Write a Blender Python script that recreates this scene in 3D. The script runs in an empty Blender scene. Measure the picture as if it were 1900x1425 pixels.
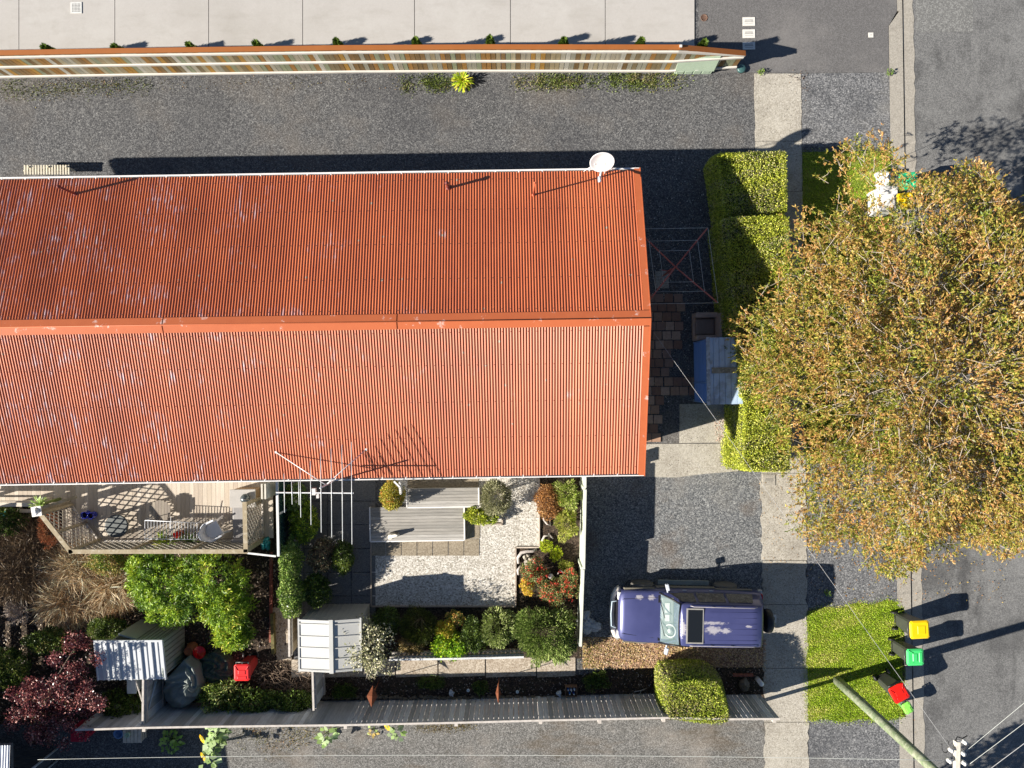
import bpy, math, random
import numpy as np
from mathutils import Vector, Matrix
R = math.radians
random.seed(7)
rng = np.random.default_rng(7)
SC = bpy.context.scene
COL = SC.collection

# ---------------------------------------------------------------- camera
H = 24.0                      # camera height above ground, metres
F = 1380.0                    # focal length in photo pixels (photo 1900 wide)
TH = R(0.87)                  # the house is turned this much against the frame
cam_d = bpy.data.cameras.new('camera')
cam = bpy.data.objects.new('camera', cam_d); COL.objects.link(cam)
cam.location = (0, 0, H); cam.rotation_euler = (0, 0, -TH)
cam_d.sensor_width = 36; cam_d.lens = 36 * F / 1900; cam_d.clip_end = 500
SC.camera = cam
# ---------------------------------------------------------------- world and sun
SUN_AZ, SUN_EL = 15.2, 29.0
w = bpy.data.worlds.new('World'); SC.world = w; w.use_nodes = True
nt = w.node_tree
sky = nt.nodes.new('ShaderNodeTexSky'); sky.sky_type = 'NISHITA'; sky.sun_disc = False
sky.air_density = .75; sky.dust_density = .1; sky.ozone_density = 1.6
sky.sun_elevation = R(SUN_EL); sky.sun_rotation = R(270 - SUN_AZ)
nt.links.new(sky.outputs[0], nt.nodes['Background'].inputs[0])
nt.nodes['Background'].inputs[1].default_value = 0.05
sd = bpy.data.lights.new('sun', 'SUN'); sd.energy = 5.0; sd.angle = R(0.5); sd.color = (1, .93, .82)
sun = bpy.data.objects.new('sun', sd); COL.objects.link(sun)
dv = Vector((math.cos(R(SUN_EL)) * math.cos(R(SUN_AZ)), math.cos(R(SUN_EL)) * math.sin(R(SUN_AZ)), -math.sin(R(SUN_EL))))
sun.rotation_euler = dv.to_track_quat('-Z', 'Y').to_euler()
SC.view_settings.view_transform = 'Standard'; SC.view_settings.look = 'None'
SC.view_settings.exposure = 1.05; SC.view_settings.gamma = 1

def P(px, py, z=0.0):
    """photo pixel + real height -> point in the scene (metres, x along the house)"""
    u, v = px - 950.0, 712.5 - py
    s = (H - z) / F
    return Vector(((u * math.cos(TH) + v * math.sin(TH)) * s, (-u * math.sin(TH) + v * math.cos(TH)) * s, z))

# ---------------------------------------------------------------- materials
def _nodes(name):
    m = bpy.data.materials.new(name); m.use_nodes = True
    t = m.node_tree; return m, t, t.nodes['Principled BSDF']
def _pos(t, sx=1, sy=1, sz=1, obj=False):
    if obj:
        g = t.nodes.new('ShaderNodeTexCoord'); out = g.outputs['Object']
    else:
        g = t.nodes.new('ShaderNodeNewGeometry'); out = g.outputs['Position']
    mp = t.nodes.new('ShaderNodeMapping'); mp.inputs['Scale'].default_value = (sx, sy, sz)
    t.links.new(out, mp.inputs[0]); return mp.outputs[0]
def _noise(t, vec, scale, detail=4, rough=.6):
    n = t.nodes.new('ShaderNodeTexNoise'); n.inputs['Scale'].default_value = scale
    n.inputs['Detail'].default_value = detail; n.inputs['Roughness'].default_value = rough
    t.links.new(vec, n.inputs['Vector']); return n.outputs[0]
def _ramp(t, fac, stops):
    r = t.nodes.new('ShaderNodeValToRGB'); e = r.color_ramp.elements
    while len(e) < len(stops): e.new(.5)
    for i, (p, c) in enumerate(stops):
        e[i].position = p; e[i].color = (c[0], c[1], c[2], 1) if not isinstance(c, (int, float)) else (c, c, c, 1)
    t.links.new(fac, r.inputs[0]); return r.outputs[0]
def _mix(t, fac, a, b, mode='MIX'):
    m = t.nodes.new('ShaderNodeMix'); m.data_type = 'RGBA'; m.blend_type = mode
    for sock, val in ((m.inputs[0], fac), (m.inputs[6], a), (m.inputs[7], b)):
        if isinstance(val, (int, float)): sock.default_value = val
        elif isinstance(val, (tuple, list)): sock.default_value = (val[0], val[1], val[2], 1)
        else: t.links.new(val, sock)
    return m.outputs[2]
def _bump(t, p, h, strength, dist=.02):
    b = t.nodes.new('ShaderNodeBump'); b.inputs['Strength'].default_value = strength
    b.inputs['Distance'].default_value = dist
    t.links.new(h, b.inputs['Height']); t.links.new(b.outputs[0], p.inputs['Normal'])

def plain(name, c, rough=.7, var=.15, scale=6, metal=0, bump=0, obj=False, spec=.5, stretch=(1, 1, 1)):
    """one paint or material with slight dirt and tone variation"""
    m, t, p = _nodes(name)
    v = _pos(t, *stretch, obj=obj)
    n = _noise(t, v, scale, 5, .65)
    d = tuple(x * (1 - var) for x in c); l = tuple(min(1, x * (1 + var)) for x in c)
    t.links.new(_ramp(t, n, [(.3, d), (.7, l)]), p.inputs['Base Color'])
    p.inputs['Roughness'].default_value = rough; p.inputs['Metallic'].default_value = metal
    p.inputs['Specular IOR Level'].default_value = spec
    if bump: _bump(t, p, _noise(t, v, scale * 6, 3), bump)
    return m
def ground(name, stops, cell=26, rough=.9, patches=(), bump=.6, specks=None, mixn=.2, spec=.3):
    """loose or rough ground: stone-sized cells in several tones, broad patches of other colour"""
    m, t, p = _nodes(name)
    v = _pos(t)
    vo = t.nodes.new('ShaderNodeTexVoronoi'); vo.inputs['Scale'].default_value = cell
    t.links.new(v, vo.inputs['Vector'])
    sep = t.nodes.new('ShaderNodeSeparateColor'); t.links.new(vo.outputs['Color'], sep.inputs[0])
    n = _noise(t, v, cell * .35, 4, .7)
    mx = t.nodes.new('ShaderNodeMath'); mx.operation = 'MULTIPLY_ADD'
    t.links.new(sep.outputs[0], mx.inputs[0]); mx.inputs[1].default_value = 1 - mixn
    m2 = t.nodes.new('ShaderNodeMath'); m2.operation = 'MULTIPLY'; m2.inputs[1].default_value = mixn
    t.links.new(n, m2.inputs[0]); t.links.new(m2.outputs[0], mx.inputs[2])
    c = _ramp(t, mx.outputs[0], stops)
    for k, pp in enumerate(patches):
        pc, sc, lo, hi, amt = pp[:5]
        pv = _pos(t, *(pp[5] if len(pp) > 5 else (1, 1, 1))); pv.node.inputs['Location'].default_value = (13.7 * k + 3, 7.1 * k, 0)
        f = _ramp(t, _noise(t, pv, sc, 6, .65), [(lo, 0), (hi, amt)])
        c = _mix(t, f, c, _mix(t, .65, c, pc))
    if specks:
        pc, sc, th = specks
        v2 = t.nodes.new('ShaderNodeTexVoronoi'); v2.inputs['Scale'].default_value = sc
        t.links.new(v, v2.inputs['Vector'])
        c = _mix(t, _ramp(t, v2.outputs['Distance'], [(th, 1), (th + .05, 0)]), c, pc)
    t.links.new(c, p.inputs['Base Color']); p.inputs['Roughness'].default_value = rough
    p.inputs['Specular IOR Level'].default_value = spec
    if bump: _bump(t, p, mx.outputs[0], bump, .025)
    return m
def island(name, cols, rough=.8, grain=(1, 1, 1), gs=20, amt=.35, bump=.2, metal=0):
    """boards, pavers, stones: every loose piece of the mesh gets its own tone, with grain"""
    m, t, p = _nodes(name)
    g = t.nodes.new('ShaderNodeNewGeometry')
    c = _ramp(t, g.outputs['Random Per Island'], [((i + .5) / len(cols), k) for i, k in enumerate(cols)])
    c.node.color_ramp.interpolation = 'CONSTANT'
    for i_, e_ in enumerate(c.node.color_ramp.elements): e_.position = i_ / len(cols)
    v = _pos(t, *grain); n = _noise(t, v, gs, 5, .7)
    c = _mix(t, amt, c, _ramp(t, n, [(.3, .25), (.65, 1)]), 'MULTIPLY')
    t.links.new(c, p.inputs['Base Color']); p.inputs['Roughness'].default_value = rough; p.inputs['Metallic'].default_value = metal
    if bump: _bump(t, p, n, bump, .01)
    return m
def leafmat(name, rough=.45, trans=.25):
    m, t, p = _nodes(name)
    a = t.nodes.new('ShaderNodeAttribute'); a.attribute_name = 'leafcol'
    t.links.new(a.outputs['Color'], p.inputs['Base Color'])
    p.inputs['Roughness'].default_value = rough; p.inputs['Specular IOR Level'].default_value = .35
    tr = t.nodes.new('ShaderNodeBsdfTranslucent'); t.links.new(a.outputs['Color'], tr.inputs[0])
    ms = t.nodes.new('ShaderNodeMixShader'); ms.inputs[0].default_value = trans
    t.links.new(p.outputs[0], ms.inputs[1]); t.links.new(tr.outputs[0], ms.inputs[2])
    t.links.new(ms.outputs[0], t.nodes['Material Output'].inputs[0])
    return m
def glass(name, c=(.05, .07, .07), rough=.05, alpha=1):
    m, t, p = _nodes(name)
    p.inputs['Base Color'].default_value = (*c, 1); p.inputs['Roughness'].default_value = rough
    p.inputs['Alpha'].default_value = alpha; p.inputs['Specular IOR Level'].default_value = .8
    return m

# ---------------------------------------------------------------- mesh building
ORI = {}
def tag(o, label=None, cat=None, group=None, kind=None):
    if label: o['label'] = label
    if cat: o['category'] = cat
    if group: o['group'] = group
    if kind: o['kind'] = kind
    return o
def thing(name, loc, label, cat, group=None, rz=0, local=False):
    o = bpy.data.objects.new(name, None); COL.objects.link(o); o.empty_display_size = .2
    o.location = loc; o.rotation_euler = (0, 0, rz)
    ORI[o.name] = Vector((0, 0, 0)) if local else Vector(loc)
    return tag(o, label, cat, group)
class MB:
    def __init__(s): s.v = []; s.f = []; s.sm = []
    def add(s, vs, fs, smooth=False):
        b = len(s.v); s.v += [tuple(p) for p in vs]; s.f += [tuple(b + i for i in f) for f in fs]; s.sm += [smooth] * len(fs)
    def box(s, c, size, rz=0, M=None, taper=None):
        hx, hy, hz = size[0] / 2, size[1] / 2, size[2] / 2
        tx, ty = taper or (1, 1)
        pts = [Vector((x * (tx if z > 0 else 1), y * (ty if z > 0 else 1), z)) for z in (-hz, hz) for x, y in ((-hx, -hy), (hx, -hy), (hx, hy), (-hx, hy))]
        mat = M if M is not None else Matrix.Rotation(rz, 3, 'Z')
        s.add([mat @ p + Vector(c) for p in pts], [(0, 3, 2, 1), (4, 5, 6, 7), (0, 1, 5, 4), (1, 2, 6, 5), (2, 3, 7, 6), (3, 0, 4, 7)])
    def prism(s, pts, z0, z1=None):
        """outline (list of xy) raised from z0 to z1"""
        n = len(pts)
        a = sum(pts[i][0] * pts[(i + 1) % n][1] - pts[(i + 1) % n][0] * pts[i][1] for i in range(n))
        if a < 0: pts = pts[::-1]
        lo = [(p[0], p[1], z0) for p in pts]; hi = [(p[0], p[1], z1) for p in pts]
        s.add(lo + hi, [tuple(range(n))[::-1], tuple(range(n, 2 * n))] + [(i, (i + 1) % n, n + (i + 1) % n, n + i) for i in range(n)])
    def quad(s, a, b, c, d, th=0):
        """four corners; with th a thin slab below them"""
        if not th: s.add([a, b, c, d], [(0, 1, 2, 3)]); return
        n = (Vector(b) - Vector(a)).cross(Vector(d) - Vector(a)).normalized() * th
        s.add([a, b, c, d] + [Vector(p) - n for p in (a, b, c, d)], [(0, 1, 2, 3), (7, 6, 5, 4), (0, 4, 5, 1), (1, 5, 6, 2), (2, 6, 7, 3), (3, 7, 4, 0)])
    def bar(s, a, b, w, h, up=(0, 0, 1)):
        """rectangular bar from a to b, w across, h along up"""
        a, b = Vector(a), Vector(b); d = b - a; L = d.length
        if L < 1e-5: return
        x = d / L; y = Vector(up).cross(x)
        if y.length < 1e-3: y = Vector((1, 0, 0)).cross(x)
        y.normalize(); z = x.cross(y)
        M = Matrix((x, y, z)).transposed(); s.box((a + b) / 2, (L, w, h), M=M)
    def tube(s, pts, r, n=8, caps=True):
        pts = [Vector(p) for p in pts]; rs = r if isinstance(r, (list, tuple)) else [r] * len(pts)
        vs = []; px = None
        for i, p in enumerate(pts):
            d = (pts[min(i + 1, len(pts) - 1)] - pts[max(i - 1, 0)]).normalized()
            if px is None: px = d.orthogonal().normalized()
            x = (px - d * px.dot(d)); x = x.normalized() if x.length > 1e-4 else d.orthogonal().normalized(); px = x
            y = d.cross(x)
            vs += [p + (x * math.cos(2 * math.pi * k / n) + y * math.sin(2 * math.pi * k / n)) * rs[i] for k in range(n)]
        fs = [(i * n + k, i * n + (k + 1) % n, (i + 1) * n + (k + 1) % n, (i + 1) * n + k) for i in range(len(pts) - 1) for k in range(n)]
        if caps: fs += [tuple(range(n))[::-1], tuple(range((len(pts) - 1) * n, len(pts) * n))]
        s.add(vs, fs, True)
    def lathe(s, c, prof, n=20, M=None, sx=1, sy=1):
        """profile (r, z) turned about the vertical through c"""
        vs = []; c = Vector(c)
        for r, z in prof:
            for k in range(n):
                p = Vector((r * sx * math.cos(2 * math.pi * k / n), r * sy * math.sin(2 * math.pi * k / n), z))
                vs.append((M @ p if M is not None else p) + c)
        fs = [(i * n + k, i * n + (k + 1) % n, (i + 1) * n + (k + 1) % n, (i + 1) * n + k) for i in range(len(prof) - 1) for k in range(n)]
        if prof[0][0] > 1e-4: fs.append(tuple(range(n))[::-1])
        if prof[-1][0] > 1e-4: fs.append(tuple(range((len(prof) - 1) * n, len(prof) * n)))
        s.add(vs, fs, True)
    def blob(s, c, r, seed=0, amt=.18, n=10):
        """rounded irregular lump"""
        rr = random.Random(seed); ph = [rr.uniform(0, 6.28) for _ in range(6)]
        vs = []; c = Vector(c); m = n * 2
        for i in range(n + 1):
            th = math.pi * i / n
            for k in range(m):
                a = 2 * math.pi * k / m
                q = 1 + amt * (math.sin(3 * a + ph[0]) * math.sin(2 * th + ph[1]) + .6 * math.sin(5 * a + ph[2] + 3 * th) * math.sin(th))
                vs.append(c + Vector((r[0] * q * math.sin(th) * math.cos(a), r[1] * q * math.sin(th) * math.sin(a), r[2] * q * math.cos(th))))
        s.add(vs, [(i * m + k, (i + 1) * m + k, (i + 1) * m + (k + 1) % m, i * m + (k + 1) % m) for i in range(n) for k in range(m)], True)
    def build(s, name, mat, parent=None, label=None, cat=None, group=None, kind=None, bevel=0, ori=None):
        off = Vector((0, 0, 0))
        if parent is not None: off = ORI[parent.name]
        elif ori is not None: off = Vector(ori)
        me = bpy.data.meshes.new(name)
        me.from_pydata([(a - off.x, b - off.y, c - off.z) for a, b, c in s.v], [], s.f)
        me.polygons.foreach_set('use_smooth', s.sm); me.validate(); me.update()
        me.materials.append(mat)
        o = bpy.data.objects.new(name, me); COL.objects.link(o)
        if parent is not None: o.parent = parent; ORI[o.name] = off
        elif ori is not None: o.location = off; ORI[o.name] = off
        else: ORI[o.name] = off
        if bevel:
            b = o.modifiers.new('bevel', 'BEVEL'); b.width = bevel; b.segments = 2; b.limit_method = 'ANGLE'; b.angle_limit = R(40)
        return tag(o, label, cat, group, kind)
def copy_tree(o, parent=None):
    c = o.copy(); COL.objects.link(c); c.parent = parent
    for ch in list(o.children): copy_tree(ch, c)
    return c
def sheet(name, pxs, z, mat, th=0.02, z_is=None):
    """a piece of ground drawn by its outline in photo pixels"""
    m = MB(); m.prism([P(x, y, z)[:2] for x, y in pxs], z - th, z)
    return m.build(name, mat, kind='structure')

# ---------------------------------------------------------------- leaves
def leaves(name, pos, axis, nrm, L, W, col, mat, parent=None, origin=None, **kw):
    """N separate leaves: positions, long axes, facing directions, lengths, widths, colours"""
    N = len(pos)
    axis = axis / np.linalg.norm(axis, axis=1, keepdims=True)
    side = np.cross(nrm, axis); side /= (np.linalg.norm(side, axis=1, keepdims=True) + 1e-9)
    up = np.cross(axis, side)
    L = np.broadcast_to(np.asarray(L, float).reshape(-1, 1), (N, 1)); W = np.broadcast_to(np.asarray(W, float).reshape(-1, 1), (N, 1))
    off = np.zeros(3)
    if parent is not None: off = np.array(ORI[parent.name])
    elif origin is not None: off = np.array(origin)
    v = np.empty((N, 4, 3))
    v[:, 0] = pos; v[:, 1] = pos + axis * L * .45 + side * W * .5 + up * W * .12
    v[:, 2] = pos + axis * L; v[:, 3] = pos + axis * L * .45 - side * W * .5 + up * W * .12
    v -= off
    me = bpy.data.meshes.new(name)
    me.vertices.add(N * 4); me.vertices.foreach_set('co', v.reshape(-1))
    me.loops.add(N * 4); me.loops.foreach_set('vertex_index', np.arange(N * 4, dtype=np.int32))
    me.polygons.add(N); me.polygons.foreach_set('loop_start', np.arange(0, N * 4, 4, dtype=np.int32))
    me.polygons.foreach_set('loop_total', np.full(N, 4, dtype=np.int32))
    me.update()
    at = me.attributes.new('leafcol', 'FLOAT_COLOR', 'FACE')
    at.data.foreach_set('color', np.hstack([np.clip(col * 1.3, 0, .9), np.ones((N, 1))]).reshape(-1))
    me.materials.append(mat); me.validate()
    o = bpy.data.objects.new(name, me); COL.objects.link(o)
    if parent is not None: o.parent = parent
    elif origin is not None: o.location = origin
    ORI[o.name] = Vector(off)
    return tag(o, **kw)
def rnd3(N):
    d = rng.normal(size=(N, 3)); return d / np.linalg.norm(d, axis=1, keepdims=True)
def pick(N, pal, wt=None, jit=.18, field=None):
    """colours from a palette; a smooth field makes neighbours alike"""
    pal = np.array(pal, float); wt = np.array(wt if wt else [1] * len(pal), float); cum = np.cumsum(wt / wt.sum())
    u = rng.random(N)
    if field is not None: u = np.clip(.55 * u + .45 * field, 0, .999)
    idx = np.searchsorted(cum, u)
    return pal[np.clip(idx, 0, len(pal) - 1)] * (1 + jit * rng.normal(size=(N, 1)))
def field3(p, s, seed=0):
    r = np.random.default_rng(seed); f = 0
    for k in range(5):
        d = r.normal(size=3) * s * (1 + .6 * k); f = f + np.sin(p @ d + r.random() * 6.28)
    return np.clip(.5 + f / 6, 0, 1)
LEAF = leafmat('leaf'); GLOSS = leafmat('glossy_leaf', .3, .15)
BARK = plain('bark', (.16, .12, .09), .9, .3, 20, bump=.4)
PALEBARK = plain('pale_bark', (.42, .37, .31), .9, .25, 25, bump=.4)
CORE = plain('twig_mass', (.03, .028, .018), 1, .3, 20)

def shrub(name, cx, cy, rx, ry, z, pal, label, cat, wt=None, leaf=(.06, .03), n=None, spiky=0, base=.25, group=None, lumps=7, seed=None, mat=None, stems=5, open_=.0, bark=None, g=None, amt=.16):
    """a bush: cx, cy, rx, ry in photo pixels at mid height; z its height in metres; leaf = length, width"""
    seed = seed if seed is not None else int(cx * 7 + cy)
    rr = np.random.default_rng(seed)
    zc = z * .55; c = P(cx, cy, zc); s = (H - zc) / F
    Rx, Ry, Rz = rx * s, ry * s, z * .5
    th = thing(name, (c.x, c.y, g or 0), label, cat, group)
    surf = 4 * math.pi * (((Rx * Ry) ** 1.6 + (Rx * Rz) ** 1.6 + (Ry * Rz) ** 1.6) / 3) ** (1 / 1.6)
    n = n or int(min(26000, surf * 1.45 / (leaf[0] * leaf[1] * .5)))
    d = rr.normal(size=(n, 3)); d[:, 2] = np.where(d[:, 2] < -.3 * np.abs(d[:, 0]), -d[:, 2], d[:, 2]); d /= np.linalg.norm(d, axis=1, keepdims=True)
    # lumpy outline: clumps with their own reach
    cl = rr.normal(size=(lumps * 4, 3)); cl[:, 2] = np.abs(cl[:, 2]); cl /= np.linalg.norm(cl, axis=1, keepdims=True)
    reach = rr.uniform(-1, 1, lumps * 4)
    dots = d @ cl.T; near = dots.argmax(1)
    rad = 1 + amt * 1.2 * reach[near] - amt * 1.1 * np.minimum((1 - dots.max(1)) * 7, 1.6) + .05 * rr.normal(size=n)
    depth = 1 - (rr.random(n) ** 2.2) * (.42 + open_)
    p = d * (rad * depth)[:, None] * np.array([Rx, Ry, Rz]) + np.array([c.x, c.y, z * .5 + (g or 0)])
    ax = d * .6 + rnd3(n) * .8
    if spiky: ax = d * 1.6 + rnd3(n) * .45 + np.array([0, 0, .35])
    nr = d * .6 + np.array([0, 0, .45]) + rnd3(n) * .95
    f = field3(p, 2.6 / max(.3, max(Rx, Ry)), seed)
    col = pick(n, pal, wt, .3, f)
    Ls = leaf[0] * rr.uniform(.65, 1.3, n); Ws = leaf[1] * rr.uniform(.7, 1.2, n)
    leaves('foliage', p, ax, nr, Ls, Ws, col, mat or LEAF, parent=th)
    m = MB()
    for k in range(stems):
        a = rr.uniform(0, 6.28); q = rr.uniform(.35, .8)
        b = Vector((c.x, c.y, (g or 0) - .02)); e = Vector((c.x + math.cos(a) * Rx * q, c.y + math.sin(a) * Ry * q, (g or 0) + z * rr.uniform(.55, .85)))
        m.tube([b, (b + e) / 2 + Vector((rr.normal() * .04, rr.normal() * .04, .05)), e], [.018 + .01 * z, .012 + .005 * z, .005], 6)
    m.build('stem', bark or BARK, th)
    return th
def hedge(name, pxs, z, pal, label, cat, wt=None, leaf=(.05, .028), dens=1.0, rnd=.06, group=None, mat=None, field=1.5):
    """a clipped hedge: the outline of its top in photo pixels, sides straight down"""
    pts = [P(x, y, z) for x, y in pxs]; c = sum(pts, Vector()) / len(pts)
    th = thing(name, (c.x, c.y, 0), label, cat, group)
    poly = np.array([[p.x, p.y] for p in pts]); k = len(poly)
    inner = [(c.x + (p.x - c.x) * .95 - 0, c.y + (p.y - c.y) * .97) for p in pts]
    def inside(q):
        r = np.zeros(len(q), bool)
        for i in range(k):
            a, b = poly[i], poly[(i + 1) % k]
            cond = ((a[1] > q[:, 1]) != (b[1] > q[:, 1])) & (q[:, 0] < (b[0] - a[0]) * (q[:, 1] - a[1]) / (b[1] - a[1] + 1e-12) + a[0])
            r ^= cond
        return r
    mn, mx = poly.min(0), poly.max(0)
    la = leaf[0] * leaf[1] * .5
    area = float((mx - mn).prod()); n = int(area * 2.0 / la * dens)
    q = rng.random((n, 2)) * (mx - mn) + mn; q = q[inside(q)]
    lump = field3(np.c_[q, np.zeros(len(q))], 3.0, 5)
    p = np.c_[q, z - (rng.random(len(q)) ** 2) * .16 + (lump - .5) * .06]
    nr = np.tile([0, 0, 1.], (len(q), 1)) + rnd3(len(q)) * .95; ax = rnd3(len(q)) + np.array([0, 0, .25])
    P1, N1, A1 = [p], [nr], [ax]
    for i in range(k):
        a, b = poly[i], poly[(i + 1) % k]; e = b - a; L = np.linalg.norm(e)
        if L < .05: continue
        on = np.array([e[1], -e[0]]) / L
        if (on @ ((a + b) / 2 - np.array([c.x, c.y]))) < 0: on = -on
        m_ = int(L * z * 2.0 / la * dens); u = rng.random(m_); h = rng.random(m_)
        bulge = rnd * np.sin(h * math.pi) - .05 * h ** 6
        dep = (rng.random(m_) ** 2) * .14
        p = np.c_[a + e * u[:, None] + on * (bulge - dep)[:, None], h * z]
        P1.append(p); N1.append(np.tile([*on, .3], (m_, 1)) + rnd3(m_) * .6); A1.append(rnd3(m_) + np.array([*(on * .5), .2]))
    p = np.vstack(P1); nr = np.vstack(N1); ax = np.vstack(A1); n = len(p)
    col = pick(n, pal, wt, .3, field3(p, field, 3))
    leaves('foliage', p, ax, nr, leaf[0] * rng.uniform(.7, 1.25, n), leaf[1] * rng.uniform(.7, 1.2, n), col, mat or LEAF, parent=th)
    m = MB(); m.prism([(c.x + (p.x - c.x) * (1 - .1 / max(.3, (p - c).length)), c.y + (p.y - c.y) * (1 - .1 / max(.3, (p - c).length))) for p in pts], 0, z - .17)
    m.build('branches', CORE, th)
    return th

# ================================================================ THE SETTING
G_DARK = ground('dark_gravel', [(.05, (.04, .041, .045)), (.5, (.1, .101, .105)), (.85, (.19, .19, .19)), (1, (.42, .42, .41))], 34,
                patches=[((.2, .17, .14), .33, .5, .7, .6), ((.04, .042, .05), .25, .48, .66, .6), ((.15, .15, .15), 1.1, .52, .7, .4)], specks=((.6, .6, .58), 9, .03))
G_BLUE = ground('grey_gravel', [(.05, (.05, .054, .06)), (.5, (.15, .156, .163)), (.85, (.28, .285, .285)), (1, (.6, .6, .58))], 34,
                patches=[((.14, .1, .07), .7, .54, .68, .7), ((.32, .3, .27), .4, .55, .7, .5)])
G_LIGHT = ground('lane_gravel', [(.05, (.07, .068, .064)), (.5, (.16, .156, .147)), (.85, (.27, .262, .25)), (1, (.5, .48, .46))], 38,
                 patches=[((.12, .085, .05), .7, .54, .66, .7, (.5, 1.3, 1)), ((.34, .3, .26), .5, .52, .68, .6), ((.06, .05, .035), 1.5, .58, .68, .7)])
G_WHITE = ground('white_pebbles', [(.0, (.1, .085, .065)), (.2, (.36, .33, .28)), (.6, (.58, .55, .5)), (1, (.8, .78, .73))], 30, bump=.8)
ASPH = ground('asphalt', [(.0, (.09, .09, .09)), (.5, (.155, .155, .155)), (1, (.24, .24, .235))], 40, bump=.25,
              patches=[((.05, .05, .052), .45, .5, .62, .75), ((.3, .3, .295), .25, .5, .7, .7), ((.07, .07, .07), 1.6, .56, .68, .5), ((.035, .035, .037), .8, .54, .64, .85, (1.0, .28, 1)), ((.33, .33, .32), .8, .58, .68, .5, (1.2, .2, 1))], specks=((.4, .4, .39), 7, .02))
ASPH2 = ground('smooth_asphalt', [(.0, (.09, .087, .087)), (.5, (.13, .126, .126)), (1, (.18, .176, .176))], 45, bump=.15,
               patches=[((.27, .255, .245), .3, .5, .7, .7), ((.08, .08, .085), .6, .55, .7, .4)], specks=((.3, .3, .3), 3.2, .012))
ASPH3 = ground('rough_asphalt', [(.0, (.05, .052, .056)), (.45, (.13, .133, .14)), (.8, (.24, .24, .245)), (1, (.45, .45, .44))], 32, bump=.5,
               patches=[((.05, .052, .06), .5, .5, .65, .6), ((.25, .24, .22), .4, .55, .7, .6)])
CONC = ground('pale_concrete', [(.0, (.39, .375, .355)), (.5, (.435, .415, .395)), (1, (.48, .46, .44))], 60, bump=.08, mixn=.8,
              patches=[((.27, .25, .22), .22, .5, .7, .6), ((.52, .51, .49), .6, .5, .7, .6), ((.3, .28, .25), 1.4, .52, .7, .45, (.5, 1.6, 1)), ((.33, .31, .28), 3.4, .55, .72, .4)])
CONC2 = ground('weathered_concrete', [(.0, (.26, .235, .195)), (.5, (.41, .38, .325)), (1, (.55, .52, .46))], 40, bump=.3,
               patches=[((.14, .12, .1), .7, .48, .68, .6), ((.55, .52, .46), .9, .52, .68, .5)], specks=((.09, .085, .08), 9, .1))
CONC3 = ground('kerb_concrete', [(.0, (.27, .25, .215)), (.5, (.34, .315, .275)), (1, (.43, .4, .35))], 40, bump=.3,
               patches=[((.16, .14, .12), 1.1, .55, .72, .5)], specks=((.1, .09, .08), 9, .05))
SLAB = ground('aggregate_slab', [(.0, (.17, .14, .1)), (.5, (.27, .225, .165)), (1, (.4, .35, .27))], 45, bump=.2)
SLABD = ground('dark_slab', [(.0, (.11, .11, .11)), (.5, (.16, .16, .158)), (1, (.22, .215, .21))], 45, bump=.15, patches=[((.1, .1, .1), .8, .5, .7, .6)])
SOIL = ground('bark_mulch', [(.0, (.012, .009, .007)), (.5, (.05, .034, .024)), (.85, (.1, .07, .05)), (1, (.24, .2, .16))], 30, bump=1,
              patches=[((.02, .03, .01), 1.2, .5, .66, .6)])
LITTER = ground('leaf_litter', [(.0, (.09, .05, .03)), (.35, (.24, .14, .09)), (.75, (.42, .29, .19)), (1, (.6, .5, .36))], 26, bump=1,
                patches=[((.2, .2, .04), .9, .48, .62, .7)])
GRASSM = ground('turf', [(.0, (.08, .1, .01)), (.5, (.17, .22, .02)), (1, (.32, .36, .08))], 40, bump=.6, patches=[((.4, .36, .12), 1.2, .5, .66, .7)])
DARKGAP = plain('joint_filler', (.03, .028, .026), 1)

base = MB(); base.prism([(-140, -140), (140, -140), (140, 140), (-140, 140)], -1, -.12); base.build('ground', ASPH, kind='structure')
# yards west of the kerb
KX = [(1678, 0), (1697, 1425)]        # the line where kerb meets gutter
def kx(y): return 1674.5 + (y) * (21.0 / 1425)
sheet('gravel_yard', [(-900, -900), (kx(-900) - 26, -900), (kx(2300) - 26, 2300), (-900, 2300)], 0, G_DARK, .3)
sheet('gravel_parking', [(1080, 876), (1421, 876), (1421, 1188), (1080, 1182)], .004, G_BLUE)
sheet('gravel_lane', [(372, 1336), (1425, 1330), (1425, 1800), (372, 1800)], .004, G_LIGHT)
# concrete driveway in poured bays
m = MB(); xs = [-900, -545, -370, -195, -20 + 55, 213, 387, 561.5, 769, 947, 1123, 1289]
for a, b in zip(xs, xs[1:]):
    m.prism([P(a + .6, -900, .03)[:2], P(b - .6, -900, .03)[:2], P(b - .6, 122, .03)[:2], P(a + .6, 124, .03)[:2]], -.05, .03)
m.build('concrete_driveway', CONC, kind='structure')
sheet('asphalt_driveway', [(1297, -900), (kx(-900) - 10.5, -900), (kx(21) - 10.5, 21), (kx(48) - 26.5, 48), (1649.5, 134), (1297, 135)], .012, ASPH2)
sheet('driveway_apron', [(1486, 137), (1650, 134), (1653, 272), (1489, 272)], .008, ASPH3)
sheet('lower_driveway_apron', [(1497, 860), (1664, 860), (1666, 1135), (1498, 1128)], .008, ASPH3)
sheet('lane_apron', [(1500, 1320), (1669, 1320), (1676, 1800), (1504, 1800)], .008, ASPH3)
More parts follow.
